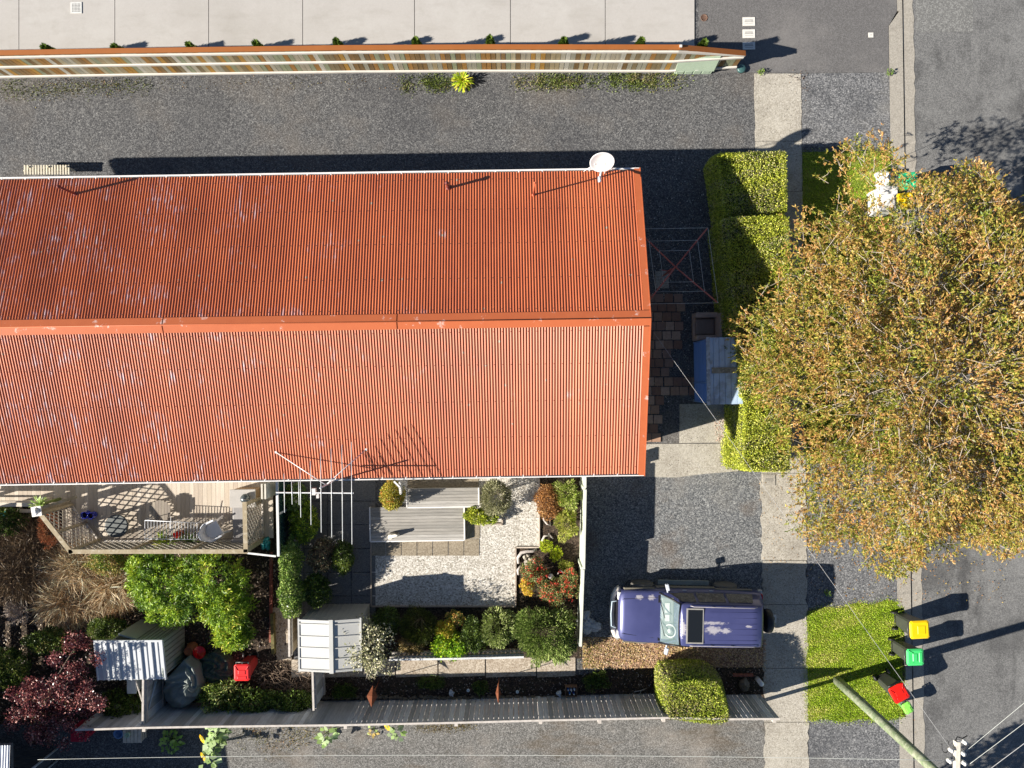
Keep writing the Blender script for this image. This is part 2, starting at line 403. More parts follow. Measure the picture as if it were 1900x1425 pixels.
# footpath, cast in bays, ragged edge
m = MB()
def path_edge(y): return 1400 + (y - 135) * .0155, 1486.5 + (y - 135) * .0105
ys = [136, 262, 355, 470, 590, 705, 820, 878, 1040, 1122, 1240, 1340, 1500, 1650, 1800]
for a, b in zip(ys, ys[1:]):
    L, Rr = [], []
    k = max(2, int((b - a) / 9))
    for i in range(k + 1):
        y = a + .5 + (b - a - 1.0) * i / k; l, r = path_edge(y)
        j = 1.0 if y < 500 else 2.6
        L.append(P(l + random.uniform(-j, j), y, .02)[:2]); Rr.append(P(r + random.uniform(-j, j), y, .02)[:2])
    m.prism(L + Rr[::-1], -.05, .02)
m.build('footpath', CONC2, kind='structure')
# kerb, gutter, road
m = MB(); ys = [-900, -500, -200, 21, 330, 640, 950, 1128, 1330, 1500, 1800]
for a, b in zip(ys, ys[1:]):
    if a == 21:
        m.prism([P(kx(21) - 6, 21, 0)[:2], P(kx(21) - 1, 21, 0)[:2], P(kx(b) - 1, b, 0)[:2], P(kx(b) - 26, b - .6, 0)[:2], P(kx(48) - 26, 48, 0)[:2]], -.12, .014)
    elif b <= 21:
        m.prism([P(kx(a) - 10, a, 0)[:2], P(kx(a) - 1, a, 0)[:2], P(kx(b) - 1, b, 0)[:2], P(kx(b) - 10, b - .6, 0)[:2]], -.12, .014)
    else:
        wl = 13 if a >= 1128 and a < 1330 else 26
        m.prism([P(kx(a) - wl, a, 0)[:2], P(kx(a) - 1, a, 0)[:2], P(kx(b) - 1, b, 0)[:2], P(kx(b) - wl, b - .6, 0)[:2]], -.12, .014)
m.build('kerb', CONC3, kind='structure')
m = MB(); pts = []
for y in range(-900, 1801, 12): pts.append(P(kx(y) + 1 + random.uniform(-.5, .7), y, -.02)[:2])
for y in range(1800, -901, -12): pts.append(P(kx(y) + (19 if y > 20 else 17) + random.uniform(-1.6, 1.6), y, -.06)[:2])
m.prism(pts, -.13, -.02); m.build('gutter', CONC3, kind='structure')
ch = MB(); ch.prism([P(kx(-900) - 2, -900, -.1)[:2], P(kx(-900) + 4, -900, -.1)[:2], P(kx(1800) + 4, 1800, -.1)[:2], P(kx(1800) - 2, 1800, -.1)[:2]], -.14, -.11)
ch.build('drain_channel', DARKGAP, kind='structure')
m = MB(); m.prism([P(kx(-900) + 12, -900, -.03)[:2], P(3200, -900, -.07)[:2], P(3200, 2300, -.07)[:2], P(kx(2300) + 12, 2300, -.03)[:2]], -.118, -.03)
m.build('road', ASPH, kind='structure')
sheet('road_patch', [(1699, -300), (1802, -300), (1806, 58), (1700, 60)], -.026, ground('patched_asphalt', [(0, (.12, .12, .118)), (.5, (.17, .17, .165)), (1, (.3, .3, .29))], 30, bump=.4), .01)
# concrete slabs between house and hedge
m = MB(); m.prism([P(x, y, .02)[:2] for x, y in [(1261, 750), (1362, 748), (1362, 821), (1261, 822)]], -.05, .024)
m.prism([P(x, y, .02)[:2] for x, y in [(1160, 824), (1370, 823), (1370, 874), (1300, 880), (1255, 886), (1160, 884)]], -.05, .02)
m.build('concrete_slab', CONC2, kind='structure')
# brown concrete pavers beside the house
m = MB(); random.seed(3)
rows = [(545, 1212, 3), (562, 1211, 3), (579.5, 1209, 3), (597, 1208, 3), (614.5, 1208, 3), (631.5, 1206, 3), (648.5, 1208, 2), (665.5, 1206, 2), (682.5, 1205, 2), (700, 1205, 5), (717.5, 1206, 5), (735, 1206, 1), (752, 1204, 1), (770, 1203, 1), (787, 1201, 1), (804, 1200, 1)]
for y, x0, k in rows:
    for i in range(k + 3):
        x = x0 - 16 * 3 + 17.2 * i + (6 if (y // 17) % 2 else 0) + random.uniform(-.6, .6)
        c = P(x + 8, y + 8, .03); m.box((c.x, c.y, .01), (.272, .272, .06), rz=random.uniform(-.03, .03))
m.build('paving_blocks', island('brown_paver', [(.28, .16, .11), (.4, .25, .17), (.5, .34, .25), (.33, .21, .16)], gs=12), kind='structure')
# the back garden
sheet('garden_soil', [(-900, 895), (545, 893), (545, 1255), (1080, 1252), (1421, 1182), (1421, 1300), (1421, 1334), (-900, 1350)], .006, SOIL)
sheet('planting_bed', [(690, 1124), (958, 1124), (958, 1014), (1001, 1014), (1001, 885), (1079, 885), (1079, 1222), (690, 1222)], .012, SOIL)
sheet('bark_bed', [(1081, 1182), (1421, 1186), (1421, 1238), (1081, 1240)], .014, LITTER)
sheet('pebble_court', [(688, 1006), (862, 1006), (862, 885), (1000, 885), (1000, 1015), (957, 1015), (957, 1124), (688, 1126)], .02, G_WHITE)
m = MB()
for i, x in enumerate(range(520, 700, 44)):
    for y in range(886, 1130, 44):
        x1, y1 = min(x + 43, 690), y + 43
        m.prism([P(x + .6, y + .6, .03)[:2], P(x1, y + .6, .03)[:2], P(x1, y1, .03)[:2], P(x + .6, y1, .03)[:2]], -.02, .022)
m.build('paving_slabs', SLABD, kind='structure')
m = MB()
for x in [687 + 29 * i for i in range(7)]:
    m.prism([P(x + .5, 1000, .03)[:2], P(x + 28, 1000, .03)[:2], P(x + 28, 1031, .03)[:2], P(x + .5, 1031, .03)[:2]], -.02, .034)
for y in (968, 944): m.prism([P(861, y, .03)[:2], P(890, y, .03)[:2], P(890, y + (31 if y == 968 else 23), .03)[:2], P(861, y + (31 if y == 968 else 23), .03)[:2]], -.02, .034)
m.prism([P(756, 880, .03)[:2], P(888, 880, .03)[:2], P(888, 905, .03)[:2], P(756, 905, .03)[:2]], -.02, .034)
m.build('slab_edging', SLAB, kind='structure')
m = MB()
for a, b in [(540, 600), (600, 733), (734, 812), (813, 900), (901, 995), (996, 1068)]:
    y0 = 1221 if a >= 733 else 1224
    m.prism([P(a + .8, y0, .03)[:2], P(b - .5, y0 - 1, .03)[:2], P(b - .5, 1254, .03)[:2], P(a + .8, 1257, .03)[:2]], -.02, .03)
m.prism([P(504, 1128, .03)[:2], P(541, 1128, .03)[:2], P(541, 1225, .03)[:2], P(514, 1225, .03)[:2]], -.02, .03)
m.build('garden_path', ground('warm_aggregate', [(.0, (.24, .19, .14)), (.5, (.42, .36, .29)), (1, (.58, .52, .44))], 30, bump=.4, patches=[((.2, .14, .09), 1.3, .5, .68, .7)]), kind='structure')
TIM = island('edge_timber', [(.5, .42, .34), (.6, .52, .44), (.4, .33, .27)], gs=8)
m = MB()
for a, b in [((1000.5, 888), (1000.5, 1015)), ((1000, 1015.5), (956, 1015.5)), ((957, 1015), (957, 1124)), ((690, 1125), (957, 1125)), ((932, 900), (932, 975)), ((890, 972), (933, 972)), ((688.5, 1006), (688.5, 1125))]:
    m.bar(P(*a, .04), P(*b, .04), .04, .07)
m.build('bed_edging', TIM, kind='structure')
# lawns
LW1 = [(1489, 282), (1640, 280), (1655, 280), (1660, 860), (1497, 860), (1490, 600)]
LW2 = [(1499, 1135), (1530, 1126), (1560, 1128), (1590, 1118), (1620, 1122), (1645, 1112), (1668, 1118), (1672, 1128), (1676, 1330), (1640, 1338), (1600, 1334), (1565, 1340), (1530, 1334), (1497, 1338), (1493, 1250)]
sheet('lawn_soil', LW1, .012, GRASSM); sheet('verge_soil', LW2, .012, GRASSM)
def poly_pts(pxs, n, z=0):
    q = np.array([[*P(x, y, z)[:2]] for x, y in pxs]); mn, mx = q.min(0), q.max(0)
    out = rng.random((n * 3, 2)) * (mx - mn) + mn; r = np.zeros(len(out), bool); k = len(q)
    for i in range(k):
        a, b = q[i], q[(i + 1) % k]
        r ^= ((a[1] > out[:, 1]) != (b[1] > out[:, 1])) & (out[:, 0] < (b[0] - a[0]) * (out[:, 1] - a[1]) / (b[1] - a[1] + 1e-12) + a[0])
    return out[r][:n]
def grass(name, pxs, n, pal, L=(.022, .05), z=.01, jit=.22, fs=1.6, **kw):
    q = poly_pts(pxs, n, z)
    if 'weeds' in name: fq = field3(np.c_[q, np.zeros(len(q))], 5.5, len(name)); q = q[(fq + .22 * rng.normal(size=len(q))) > .5]; jit = .3
    k = len(q); q = q + rng.normal(size=(k, 2)) * jit * .35
    p = np.c_[q, np.full(k, z)]; ax = rnd3(k) * .75 + np.array([0, 0, .8])
    col = pick(k, pal, None, .2, field3(p, fs, 9))
    return leaves(name, p, ax, rnd3(k) + np.array([0, 0, .4]), rng.uniform(*L, k), .014 * (1 + rng.random(k)), col, LEAF, kind='stuff', **kw)
GR = [(.13, .22, .01), (.22, .35, .015), (.33, .44, .03), (.42, .48, .07), (.52, .47, .17)]
grass('lawn_grass', LW1, 42000, GR[:4], label='mown grass of the upper verge beside the footpath and under the street tree')
grass('verge_grass', LW2, 42000, GR, label='sunlit mown grass of the verge where the wooden power pole stands')
WE = [(.1, .14, .03), (.16, .2, .05), (.25, .22, .1), (.2, .12, .06)]
grass('fence_weeds', [(950, 143), (1100, 140), (1230, 136), (1270, 142), (1278, 160), (1180, 163), (1090, 158), (1010, 164), (955, 160)], 9000, WE[:3], (.05, .13), .0, label='strip of green weeds in gravel below the east half of the tall board fence')
grass('gravel_weeds', [(0, 150), (280, 148), (280, 172), (60, 184), (0, 178)], 2600, WE, (.03, .08), 0, label='sparse weeds and dead leaves in gravel at the west end of the board fence')
grass('sprouting_weeds', [(740, 146), (835, 143), (838, 165), (745, 168)], 2200, WE[:3], (.04, .11), 0, label='clump of low weeds beside the yellow green strappy plant')
grass('fence_foot_weeds', [(280, 150), (740, 143), (740, 160), (280, 166)], 500, WE[2:], (.03, .07), 0, label='thin dry weeds along the middle of the board fence foot')
grass('lane_weeds', [(430, 1346), (600, 1343), (640, 1350), (560, 1385), (450, 1395)], 1500, [(.2, .2, .05), (.3, .25, .1), (.35, .2, .08)], (.03, .09), 0, label='low weeds on gravel below the paling fence between the sunflowers')
grass('lane_moss', [(770, 1343), (880, 1342), (880, 1350), (820, 1356), (770, 1352)], 900, [(.2, .14, .04), (.25, .2, .06), (.14, .12, .04)], (.02, .05), 0, label='brown moss strip under the paling fence')
grass('path_weeds', [(1470, 138), (1498, 138), (1500, 168), (1488, 168), (1478, 145)], 260, [(.2, .14, .1), (.14, .1, .07)], (.03, .08), .02, label='dry brown weeds at the top corner of the footpath')
grass('bed_weeds', [(1081, 1188), (1180, 1195), (1140, 1236), (1081, 1238)], 1800, [(.22, .22, .04), (.3, .28, .07), (.3, .2, .1)], (.02, .06), .014, label='moss and small weeds in the bark bed by the pale green fence')
def litter(name, pxs, n, pal, z, size, label):
    q = poly_pts(pxs, n, z); k = len(q)
    leaves(name, np.c_[q, np.full(k, z + .012) + rng.random(k) * .02], rnd3(k) * np.array([1, 1, .25]), rnd3(k) * .35 + np.array([0, 0, 1.]), rng.uniform(size * .6, size * 1.3, k), rng.uniform(size * .3, size * .6, k), pick(k, pal), LEAF, kind='stuff', label=label)
litter('fallen_leaves', [(1081, 1184), (1421, 1186), (1421, 1238), (1081, 1240)], 3800, [(.45, .28, .18), (.6, .45, .3), (.3, .18, .11), (.5, .38, .15)], .014, .06, 'tan and pinkish dead leaves covering the bark bed below the car')
litter('leaf_scatter', [(545, 1255), (1421, 1240), (1421, 1330), (545, 1330)], 2600, [(.4, .36, .32), (.16, .11, .08), (.1, .07, .05), (.3, .2, .14)], .006, .06, 'bark chips and dead leaves on the dark bed inside the paling fence')
litter('yard_leaves', [(1200, 290), (1345, 290), (1350, 800), (1210, 745)], 600, [(.7, .7, .66), (.5, .48, .45), (.4, .3, .22)], 0, .045, 'pale chips scattered on the dark gravel between house and hedge')
litter('garden_litter', [(0, 940), (520, 1030), (545, 1330), (300, 1340), (0, 1340)], 7000, [(.3, .22, .15), (.12, .08, .055), (.05, .035, .03), (.4, .32, .22)], .006, .09, 'dead leaves and stalks on the dark soil of the west garden')
litter('kerb_leaves', [(1676, 1040), (1684, 1040), (1700, 1400), (1684, 1400)], 120, [(.4, .2, .08), (.3, .25, .1)], -.05, .06, 'few orange dead leaves lying in the gutter')
litter('street_leaves', [(1490, 960), (1880, 960), (1860, 1120), (1500, 1120)], 380, [(.4, .2, .06), (.45, .32, .08), (.3, .15, .06)], .0, .06, 'orange dead leaves scattered on apron and road below the street tree')
litter('footpath_leaves', [(1405, 880), (1500, 880), (1500, 1060), (1418, 1060)], 160, [(.2, .12, .06), (.4, .25, .1)], .02, .05, 'small brown leaves scattered on the footpath beside the street tree')
litter('path_leaves', [(1320, 760), (1362, 760), (1362, 822), (1330, 822)], 340, [(.5, .35, .28), (.4, .25, .2), (.6, .5, .42)], .024, .05, 'pink brown dead leaves on the concrete slab by the hedge')

# ---------------------------------------------------------------- small fittings set in the ground
GREYM = plain('galvanised', (.62, .62, .6), .5, .12, 10)
def plate(name, cx, cy, w, h, z, label, cat, mat, slots, group=None, frame=True):
    c = P(cx, cy, z); t = thing(name, (c.x, c.y, z), label, cat, group); s = (H - z) / F
    m = MB(); m.box((c.x, c.y, z), (w * s, h * s, .02)); m.build('cover', mat, t, bevel=.004)
    m = MB(); slots(m, c, s, z + .011); m.build('marking', plain(name + '_mark', (.12, .12, .12), .8), t)
def grate(m, c, s, z):
    for i in range(6):
        for j in range(6): m.box((c.x + (i - 2.5) * 2.7 * s, c.y + (j - 2.5) * 2.7 * s, z), (1.4 * s, 1.4 * s, .004), rz=.78)
plate('drain_grate', 141.5, 14.5, 21, 21, .04, 'square white drain grate in the concrete driveway', 'drain', GREYM, grate)
def lid(m, c, s, z):
    m.box((c.x, c.y, z), (16 * s, .6 * s, .003)); m.box((c.x, c.y + 3.2 * s, z), (14 * s, .5 * s, .003)); m.box((c.x, c.y - 3.2 * s, z), (14 * s, .5 * s, .003))
    for k in range(7): m.box((c.x + (k - 3) * 2.1 * s, c.y + 1.5 * s, z), (.5 * s, 2.2 * s, .003))
WLID = plain('meter_box_lid', (.66, .64, .6), .6, .08)
plate('meter_box', 1389.5, 40, 23, 16, .022, 'pale meter box cover set in asphalt, topmost of the row of three', 'meter box', WLID, lid, 'meter box covers in the asphalt drive')
plate('meter_box', 1389.5, 62.5, 23, 16, .022, 'pale meter box cover set in asphalt, middle of the row of three', 'meter box', WLID, lid, 'meter box covers in the asphalt drive')
plate('meter_box', 1389.5, 85, 23, 14, .022, 'shaded meter box cover nearest the board fence end', 'meter box', WLID, lid, 'meter box covers in the asphalt drive')
plate('valve_cover', 1616, 65, 9, 9, .018, 'small square pale valve cover alone in the asphalt drive', 'valve cover', WLID, lambda m, c, s, z: m.box((c.x, c.y, z), (3 * s, .6 * s, .003)))
plate('service_cover', 1427, 891, 23, 20, .03, 'rectangular concrete service cover in the footpath by the end of the hedge', 'cover', CONC3, lid)
plate('footpath_cover', 1436, 1148, 9, 15, .03, 'small grey toby cover in the footpath behind the car', 'cover', GREYM, lambda m, c, s, z: m.box((c.x, c.y, z), (3 * s, 6 * s, .003)))
c = P(1306.5, 33, .012); m = MB(); m.lathe((c.x, c.y, .012), [(.115, 0), (.115, .012), (.1, .014), (.098, .006), (0, .006)], 24)
for k in range(-3, 4): m.box((c.x + k * .026, c.y, .02), (.008, .15 * math.cos(k * .35), .006))
m.build('manhole_cover', plain('rusty_iron', (.17, .1, .07), .7, .3, 20), label='round rusty iron manhole cover in the asphalt drive', cat='manhole', ori=(c.x, c.y, 0))

# ================================================================ THE HOUSE
ZE, ZR = 3.1, 4.39
eNW, eNE, eSW, eSE = P(-150, 332.5, ZE), P(1186, 313, ZE), P(-150, 901, ZE), P(1194, 883, ZE)
yN = (P(0, 330, ZE).y + P(1186, 313, ZE).y) / 2; yS = (P(10, 899, ZE).y + P(1194, 883, ZE).y) / 2; yR = (yN + yS) / 2
xE = P(1190, 600, ZE).x - .0; xW = P(-250, 600, ZE).x
xE = (P(1187, 310, ZE).x + P(1196, 885, ZE).x) / 2 - .16
house = thing('house', (xE - 8, yR, 0), 'long low house with weathered red corrugated iron gable roof', 'house')
def roof_mat():
    m, t, p = _nodes('red_roof_paint')
    v = _pos(t); n = _noise(t, v, .6, 5)
    c = _ramp(t, n, [(.3, (.47, .125, .048)), (.7, (.58, .165, .063))])
    ns = _noise(t, _pos(t, 13.1, .8, 0), 1.0, 3, .7); c = _mix(t, _ramp(t, ns, [(.35, .35), (.6, 0)]), c, (.34, .07, .04))
    gg = t.nodes.new('ShaderNodeNewGeometry'); s9 = t.nodes.new('ShaderNodeSeparateXYZ'); t.links.new(gg.outputs['Position'], s9.inputs[0])
    fl = t.nodes.new('ShaderNodeMath'); fl.operation = 'DIVIDE'; fl.inputs[1].default_value = .762; t.links.new(s9.outputs[0], fl.inputs[0])
    f2 = t.nodes.new('ShaderNodeMath'); f2.operation = 'FLOOR'; t.links.new(fl.outputs[0], f2.inputs[0]); wn = t.nodes.new('ShaderNodeTexWhiteNoise'); wn.noise_dimensions = '1D'; t.links.new(f2.outputs[0], wn.inputs['W'])
    c = _mix(t, .8, c, _ramp(t, wn.outputs[0], [(0, (.8, .78, .8)), (1, (1.0, 1.0, 1.0))]), 'MULTIPLY')
    fr = t.nodes.new('ShaderNodeMath'); fr.operation = 'FRACT'; t.links.new(fl.outputs[0], fr.inputs[0]); c = _mix(t, _ramp(t, fr.outputs[0], [(.0, .6), (.03, 0)]), c, (.2, .04, .03))
    # flaked paint: thin streaks running down the slope, gathered in patches, mostly to the west
    v2 = _pos(t, 13.1, 1.6, 0); st = _noise(t, v2, 1.1, 4, .7)
    v3 = _pos(t, .8, .8, 0); pt = _noise(t, v3, 1.1, 4, .65)
    g = t.nodes.new('ShaderNodeNewGeometry'); sx = t.nodes.new('ShaderNodeSeparateXYZ'); t.links.new(g.outputs['Position'], sx.inputs[0])
    mr = t.nodes.new('ShaderNodeMapRange'); mr.inputs[1].default_value = -15; mr.inputs[2].default_value = 4; mr.inputs[3].default_value = .07; mr.inputs[4].default_value = -.2
    t.links.new(sx.outputs[0], mr.inputs[0])
    ad = t.nodes.new('ShaderNodeMath'); ad.operation = 'ADD'; t.links.new(pt, ad.inputs[0]); t.links.new(mr.outputs[0], ad.inputs[1])
    a = t.nodes.new('ShaderNodeMath'); a.operation = 'MULTIPLY'; t.links.new(_ramp(t, st, [(.53, 0), (.6, 1)]), a.inputs[0]); t.links.new(_ramp(t, ad.outputs[0], [(.47, 0), (.62, 1)]), a.inputs[1])
    c = _mix(t, a.outputs[0], c, (.5, .36, .38))
    # bits of lichen
    vo = t.nodes.new('ShaderNodeTexVoronoi'); vo.inputs['Scale'].default_value = 1.9; t.links.new(v, vo.inputs['Vector'])
    nn = _noise(t, v, 40, 3); s2 = t.nodes.new('ShaderNodeMath'); s2.operation = 'MULTIPLY_ADD'; t.links.new(nn, s2.inputs[0]); s2.inputs[1].default_value = .14; t.links.new(vo.outputs['Distance'], s2.inputs[2])
    c = _mix(t, _ramp(t, s2.outputs[0], [(.12, .9), (.145, 0)]), c, (.3, .27, .2))
    t.links.new(c, p.inputs['Base Color']); p.inputs['Roughness'].default_value = .42; p.inputs['Specular IOR Level'].default_value = .45
    return m
ROOF = roof_mat()
REDP = ground('red_flashing_paint', [(0, (.43, .105, .04)), (1, (.53, .145, .055))], 8, rough=.5, bump=0, mixn=.9, patches=[((.75, .6, .55), 3.5, .62, .68, .9)])
WHITE = plain('white_paint', (.78, .76, .74), .45, .06, 3)
def corrugated(m, x0, x1, ya, za, yb, zb, pitch=.0762, amp=.0125, seg=8, rows=10, lap=0):
    nx = int((x1 - x0) / pitch * seg); vs = []; nrm = Vector((0, -(zb - za), (yb - ya))).normalized()
    if nrm.z < 0: nrm = -nrm
    for j in range(rows + 1):
        f = j / rows
        for i in range(nx + 1):
            x = x0 + (x1 - x0) * i / nx; h = amp * math.cos(2 * math.pi * x / pitch)
            vs.append((x, ya + (yb - ya) * f + nrm.y * h, za + (zb - za) * f + nrm.z * h))
    W = nx + 1
    m.add(vs, [(j * W + i, j * W + i + 1, (j + 1) * W + i + 1, (j + 1) * W + i) for j in range(rows) for i in range(nx)], True)
def slope_z(y): return ZE + (ZR - ZE) * (1 - abs(y - yR) / ((yN - yS) / 2))
m = MB(); corrugated(m, xW, xE, yN - .05, slope_z(yN - .05), yR, ZR); m.build('roof_sheet', ROOF, house, label='north slope of red corrugated iron')
m = MB(); corrugated(m, xW, xE, yS + .05, slope_z(yS + .05), yR, ZR); m.build('roof_sheet', ROOF, house, label='south slope of red corrugated iron, sunlit')
# under-roof lining so the roof has depth
m = MB()
for y in (yN - .12, yS + .12): m.quad((xW, y, slope_z(y) - .04), (xE - .02, y, slope_z(y) - .04), (xE - .02, yR, ZR - .05), (xW, yR, ZR - .05), .09 if y < yR else -.09)
m.build('rafter_lining', plain('roof_timber', (.3, .24, .18), .9), house)
m = MB()
for sgn in (1, -1):
    w_ = .2; y = yR + sgn * w_; dz = (ZR - slope_z(y))
    for a, b in [(xW, -9.2), (-9.17, -3.02), (-2.99, xE + .17)]:
        m.quad((a, yR, ZR + .045), (b, yR, ZR + .045), (b, y, ZR - dz + .022), (a, y, ZR - dz + .022), .006 * -sgn)
m.tube([(xW, yR, ZR + .045), (xE + .17, yR, ZR + .045)], .017, 8); m.build('ridge_cap', REDP, house)
m = MB()
for sgn in (1, -1):
    yy = yN if sgn > 0 else yS
    a, b = Vector((xE + .07, yy - .01 * sgn, ZE + .03)), Vector((xE + .07, yR + .22 * sgn, slope_z(yR + .22 * sgn) + .03)); m.bar(a, b, .16, .012)
    a2, b2 = Vector((xE + .16, yy - .01 * sgn, ZE - .06)), Vector((xE + .16, yR, ZR - .06)); m.bar(a2, b2, .022, .2)
m.build('barge_flashing', REDP, house)
for yy, s in ((yN, 1), (yS, -1)):
    m = MB(); y0 = yy + .0 * s
    m.bar((xW, y0 - .055 * s, ZE - .09), (xE + .14, y0 - .055 * s, ZE - .09), .1, .01); m.bar((xW, y0 - .005 * s, ZE - .045), (xE + .14, y0 - .005 * s, ZE - .045), .016, .1)
    m.bar((xW, y0 - .0 * s, ZE + .01), (xE + .14, y0 - .0 * s, ZE + .01), .04 if s > 0 else .028, .012); m.bar((xW, y0 - .1 * s, ZE - .05), (xE + .12, y0 - .1 * s, ZE - .05), .012, .08)
    x = -14.9
    while x < xE: m.bar((x, y0, ZE + .02), (x, y0 - .1 * s, ZE + .005), .03, .006); x += .66
    m.build('gutter', WHITE, house, label='white gutter along the north eave' if s > 0 else 'white gutter along the south eave')
wallm = ground('weatherboard_paint', [(0, (.6, .57, .5)), (1, (.7, .67, .6))], 5, bump=0, rough=.6)
m = MB(); m.box(((xW + xE - .1) / 2, yR, ZE / 2 - .03), (xE - .1 - xW, yN - yS - .95, ZE - .1))
m.add([(xE - .05, yS + .47, ZE - .08), (xE - .05, yN - .47, ZE - .08), (xE - .05, yR, ZR - .17), (xE - .2, yS + .47, ZE - .08), (xE - .2, yN - .47, ZE - .08), (xE - .2, yR, ZR - .17)], [(0, 1, 2), (5, 4, 3), (0, 3, 4, 1), (1, 4, 5, 2), (2, 5, 3, 0)])
m.build('wall', wallm, house)
GL = glass('window_glass')
for x in (-12.5, -8.2, -3.2, 1.2):
    for yy, s in ((yN - .475, 1), (yS + .475, -1)):
        m = MB(); m.box((x, yy, 1.75), (1.5, .08, 1.2)); f = m.build('window', WHITE, house)
        m = MB(); m.box((x, yy + .03 * s, 1.75), (1.32, .05, 1.02)); m.build('pane', GL, f)
m = MB(); x = xW + .3; i = 0
while x < xE:
    for q in (.06, .27, .5, .73, .93):
        for yy in (yN, yS):
            y = yy + (yR - yy) * q; m.lathe((x, y, slope_z(y) + .008), [(.012, 0), (.012, .006), (0, .01)], 5)
    x += .0762 * 3; i += 1
m.build('roofing_screw', plain('screw_head', (.12, .05, .04), .6), house, kind='stuff')
# things on the roof
def on_roof(px, py):
    z = 3.6
    for _ in range(8): z = slope_z(P(px, py, z).y)
    return P(px, py, z)
RUST = plain('dark_red_pipe', (.16, .03, .025), .6, .2, 9)
def flue(px, py, h, r, label, bend=None, hat=True, col=None):
    b = on_roof(px, py); t = thing('flue_pipe', b, label, 'flue', 'flue pipes on the red roof')
    m = MB(); m.tube([b - Vector((0, 0, .05)), b + Vector((0, 0, h))], r, 10); m.build('pipe', col or RUST, t)
    m = MB(); m.lathe(b, [(r * 2.2, -.03), (r * 2, .01), (r * 1.1, .06)], 14); m.build('flashing', col or RUST, t)
    if hat: m = MB(); m.lathe(b + Vector((0, 0, h)), [(r * 1.4, -.03), (r * 1.5, .0), (r * 1.1, .04), (0, .06)], 12); m.build('cowl', col or RUST, t)
flue(140, 360, .78, .035, 'tall dark red flue pipe near the west end of the roof')
flue(832, 349, .52, .04, 'short dark flue pipe on the middle of the north slope')
flue(989.5, 362, 1.25, .022, 'thin red vent pipe between the short flue and the satellite dish', col=plain('red_pipe', (.55, .13, .06), .5))
# satellite dish
b = on_roof(1122, 322); t = thing('satellite_dish', b, 'white oval satellite dish on a bracket at the north eave', 'satellite dish')
DW = plain('dish_white', (.8, .79, .77), .35, .04)
dc = P(1117, 299, 3.8); MD = Matrix.Rotation(R(57), 3, 'X')
m = MB(); m.lathe(dc, [(0, .0), (.12, .006), (.22, .022), (.29, .042), (.325, .055), (.338, .053), (.338, .042), (.29, .027), (.2, .004), (0, -.014)], 32, M=MD); m.build('dish', DW, t)
m = MB(); lo = dc + MD @ Vector((0, -.33, .05)); lnb = P(1112.5, 334, 3.95); m.tube([dc + MD @ Vector((0, -.25, -.0)), lo, lnb], .028, 8); m.build('arm', DW, t)
m = MB(); m.tube([lnb + Vector((0, .09, -.03)), lnb + Vector((0, -.05, .02))], .045, 10); m.build('receiver', plain('pale_receiver', (.62, .68, .76), .35, .1), t)
m = MB(); m.tube([b + Vector((0, 0, -.02)), b + Vector((0, .08, .3)), dc + Vector((0, .02, -.04))], .025, 8); m.build('mast', DW, t)
for q in ((1083, 318), (1127, 318), (1137, 314)): m = MB(); m.tube([P(*q, ZE + .15), dc + Vector(((q[0] - 1113) * .006, -.06, -.04))], .012, 6); m.build('stay', DW, t)
# television antenna
AZ = 4.4; b = P(592, 893, 3.0); b = Vector((P(596, 896, AZ).x, yS - .03, 2.6))
t = thing('tv_antenna', (b.x, b.y, 2.6), 'large rooftop television antenna with long white rods over the south eave', 'antenna')
AL = plain('weathered_aluminium', (.72, .74, .74), .4, .1, 8, metal=.2)
m = MB(); m.tube([(b.x, b.y, 1.9), (b.x, b.y, AZ + .1)], .022, 8); m.box((b.x, b.y + .15, 2.2), (.05, .4, .05)); m.build('mast', AL, t)
m = MB(); m.bar(P(512, 914, AZ), P(656, 915, AZ), .03, .03); m.build('boom', AL, t)
for x, y0, y1 in [(514.5, 897, 1010), (527, 879, 951), (541, 892, 936), (554, 892, 937), (557, 869, 960), (576, 855, 974), (595, 841, 988), (614.5, 832, 997), (634.5, 825, 1004), (652, 820, 1010)]:
    if x == 514.5: continue
    m = MB(); m.tube([P(x, y0, AZ + .02), P(x + 1.2, y1, AZ + .02)], .0095, 6); m.build('rod', AL, t)
m = MB()
for q in ((512, 839), (679, 834)): e = on_roof(*q); m.tube([e, Vector((b.x, b.y, 3.9))], .014, 6); m.box(e, (.06, .06, .03))
m.build('stay', AL, t)
m = MB(); m.box(P(583, 912, 3.6), (.1, .18, .14)); m.box(P(590, 920, 3.6), (.07, .12, .1)); m.build('amplifier_box', plain('grey_box', (.6, .58, .56), .6), t)

t = thing('slatted_rack', P(87, 318, .8), 'cream slatted rack standing under the north eave near the west end', 'rack')
for k in range(17): p = P(46 + k * 5.1, 315, .45); m = MB(); m.box((p.x, p.y - .0, .45), (.045, .3, .025)); m.build('slat', plain('cream_slat', (.62, .57, .45), .7), t) if k == 0 else None
SL_ = bpy.data.materials['cream_slat']
for k in range(1, 17): p = P(46 + k * 5.1, 315, .45); m = MB(); m.box((p.x, p.y - .0, .45), (.045, .3, .025)); m.build('slat', SL_, t)
for px in (52, 88, 122): p = P(px, 309.5, .5); m = MB(); m.box((p.x, p.y, .26), (.05, .05, .52)); m.build('leg', SL_, t)
m = MB(); m.bar(P(44, 317, .42), P(130, 316, .42), .04, .05); m.build('rail', SL_, t)

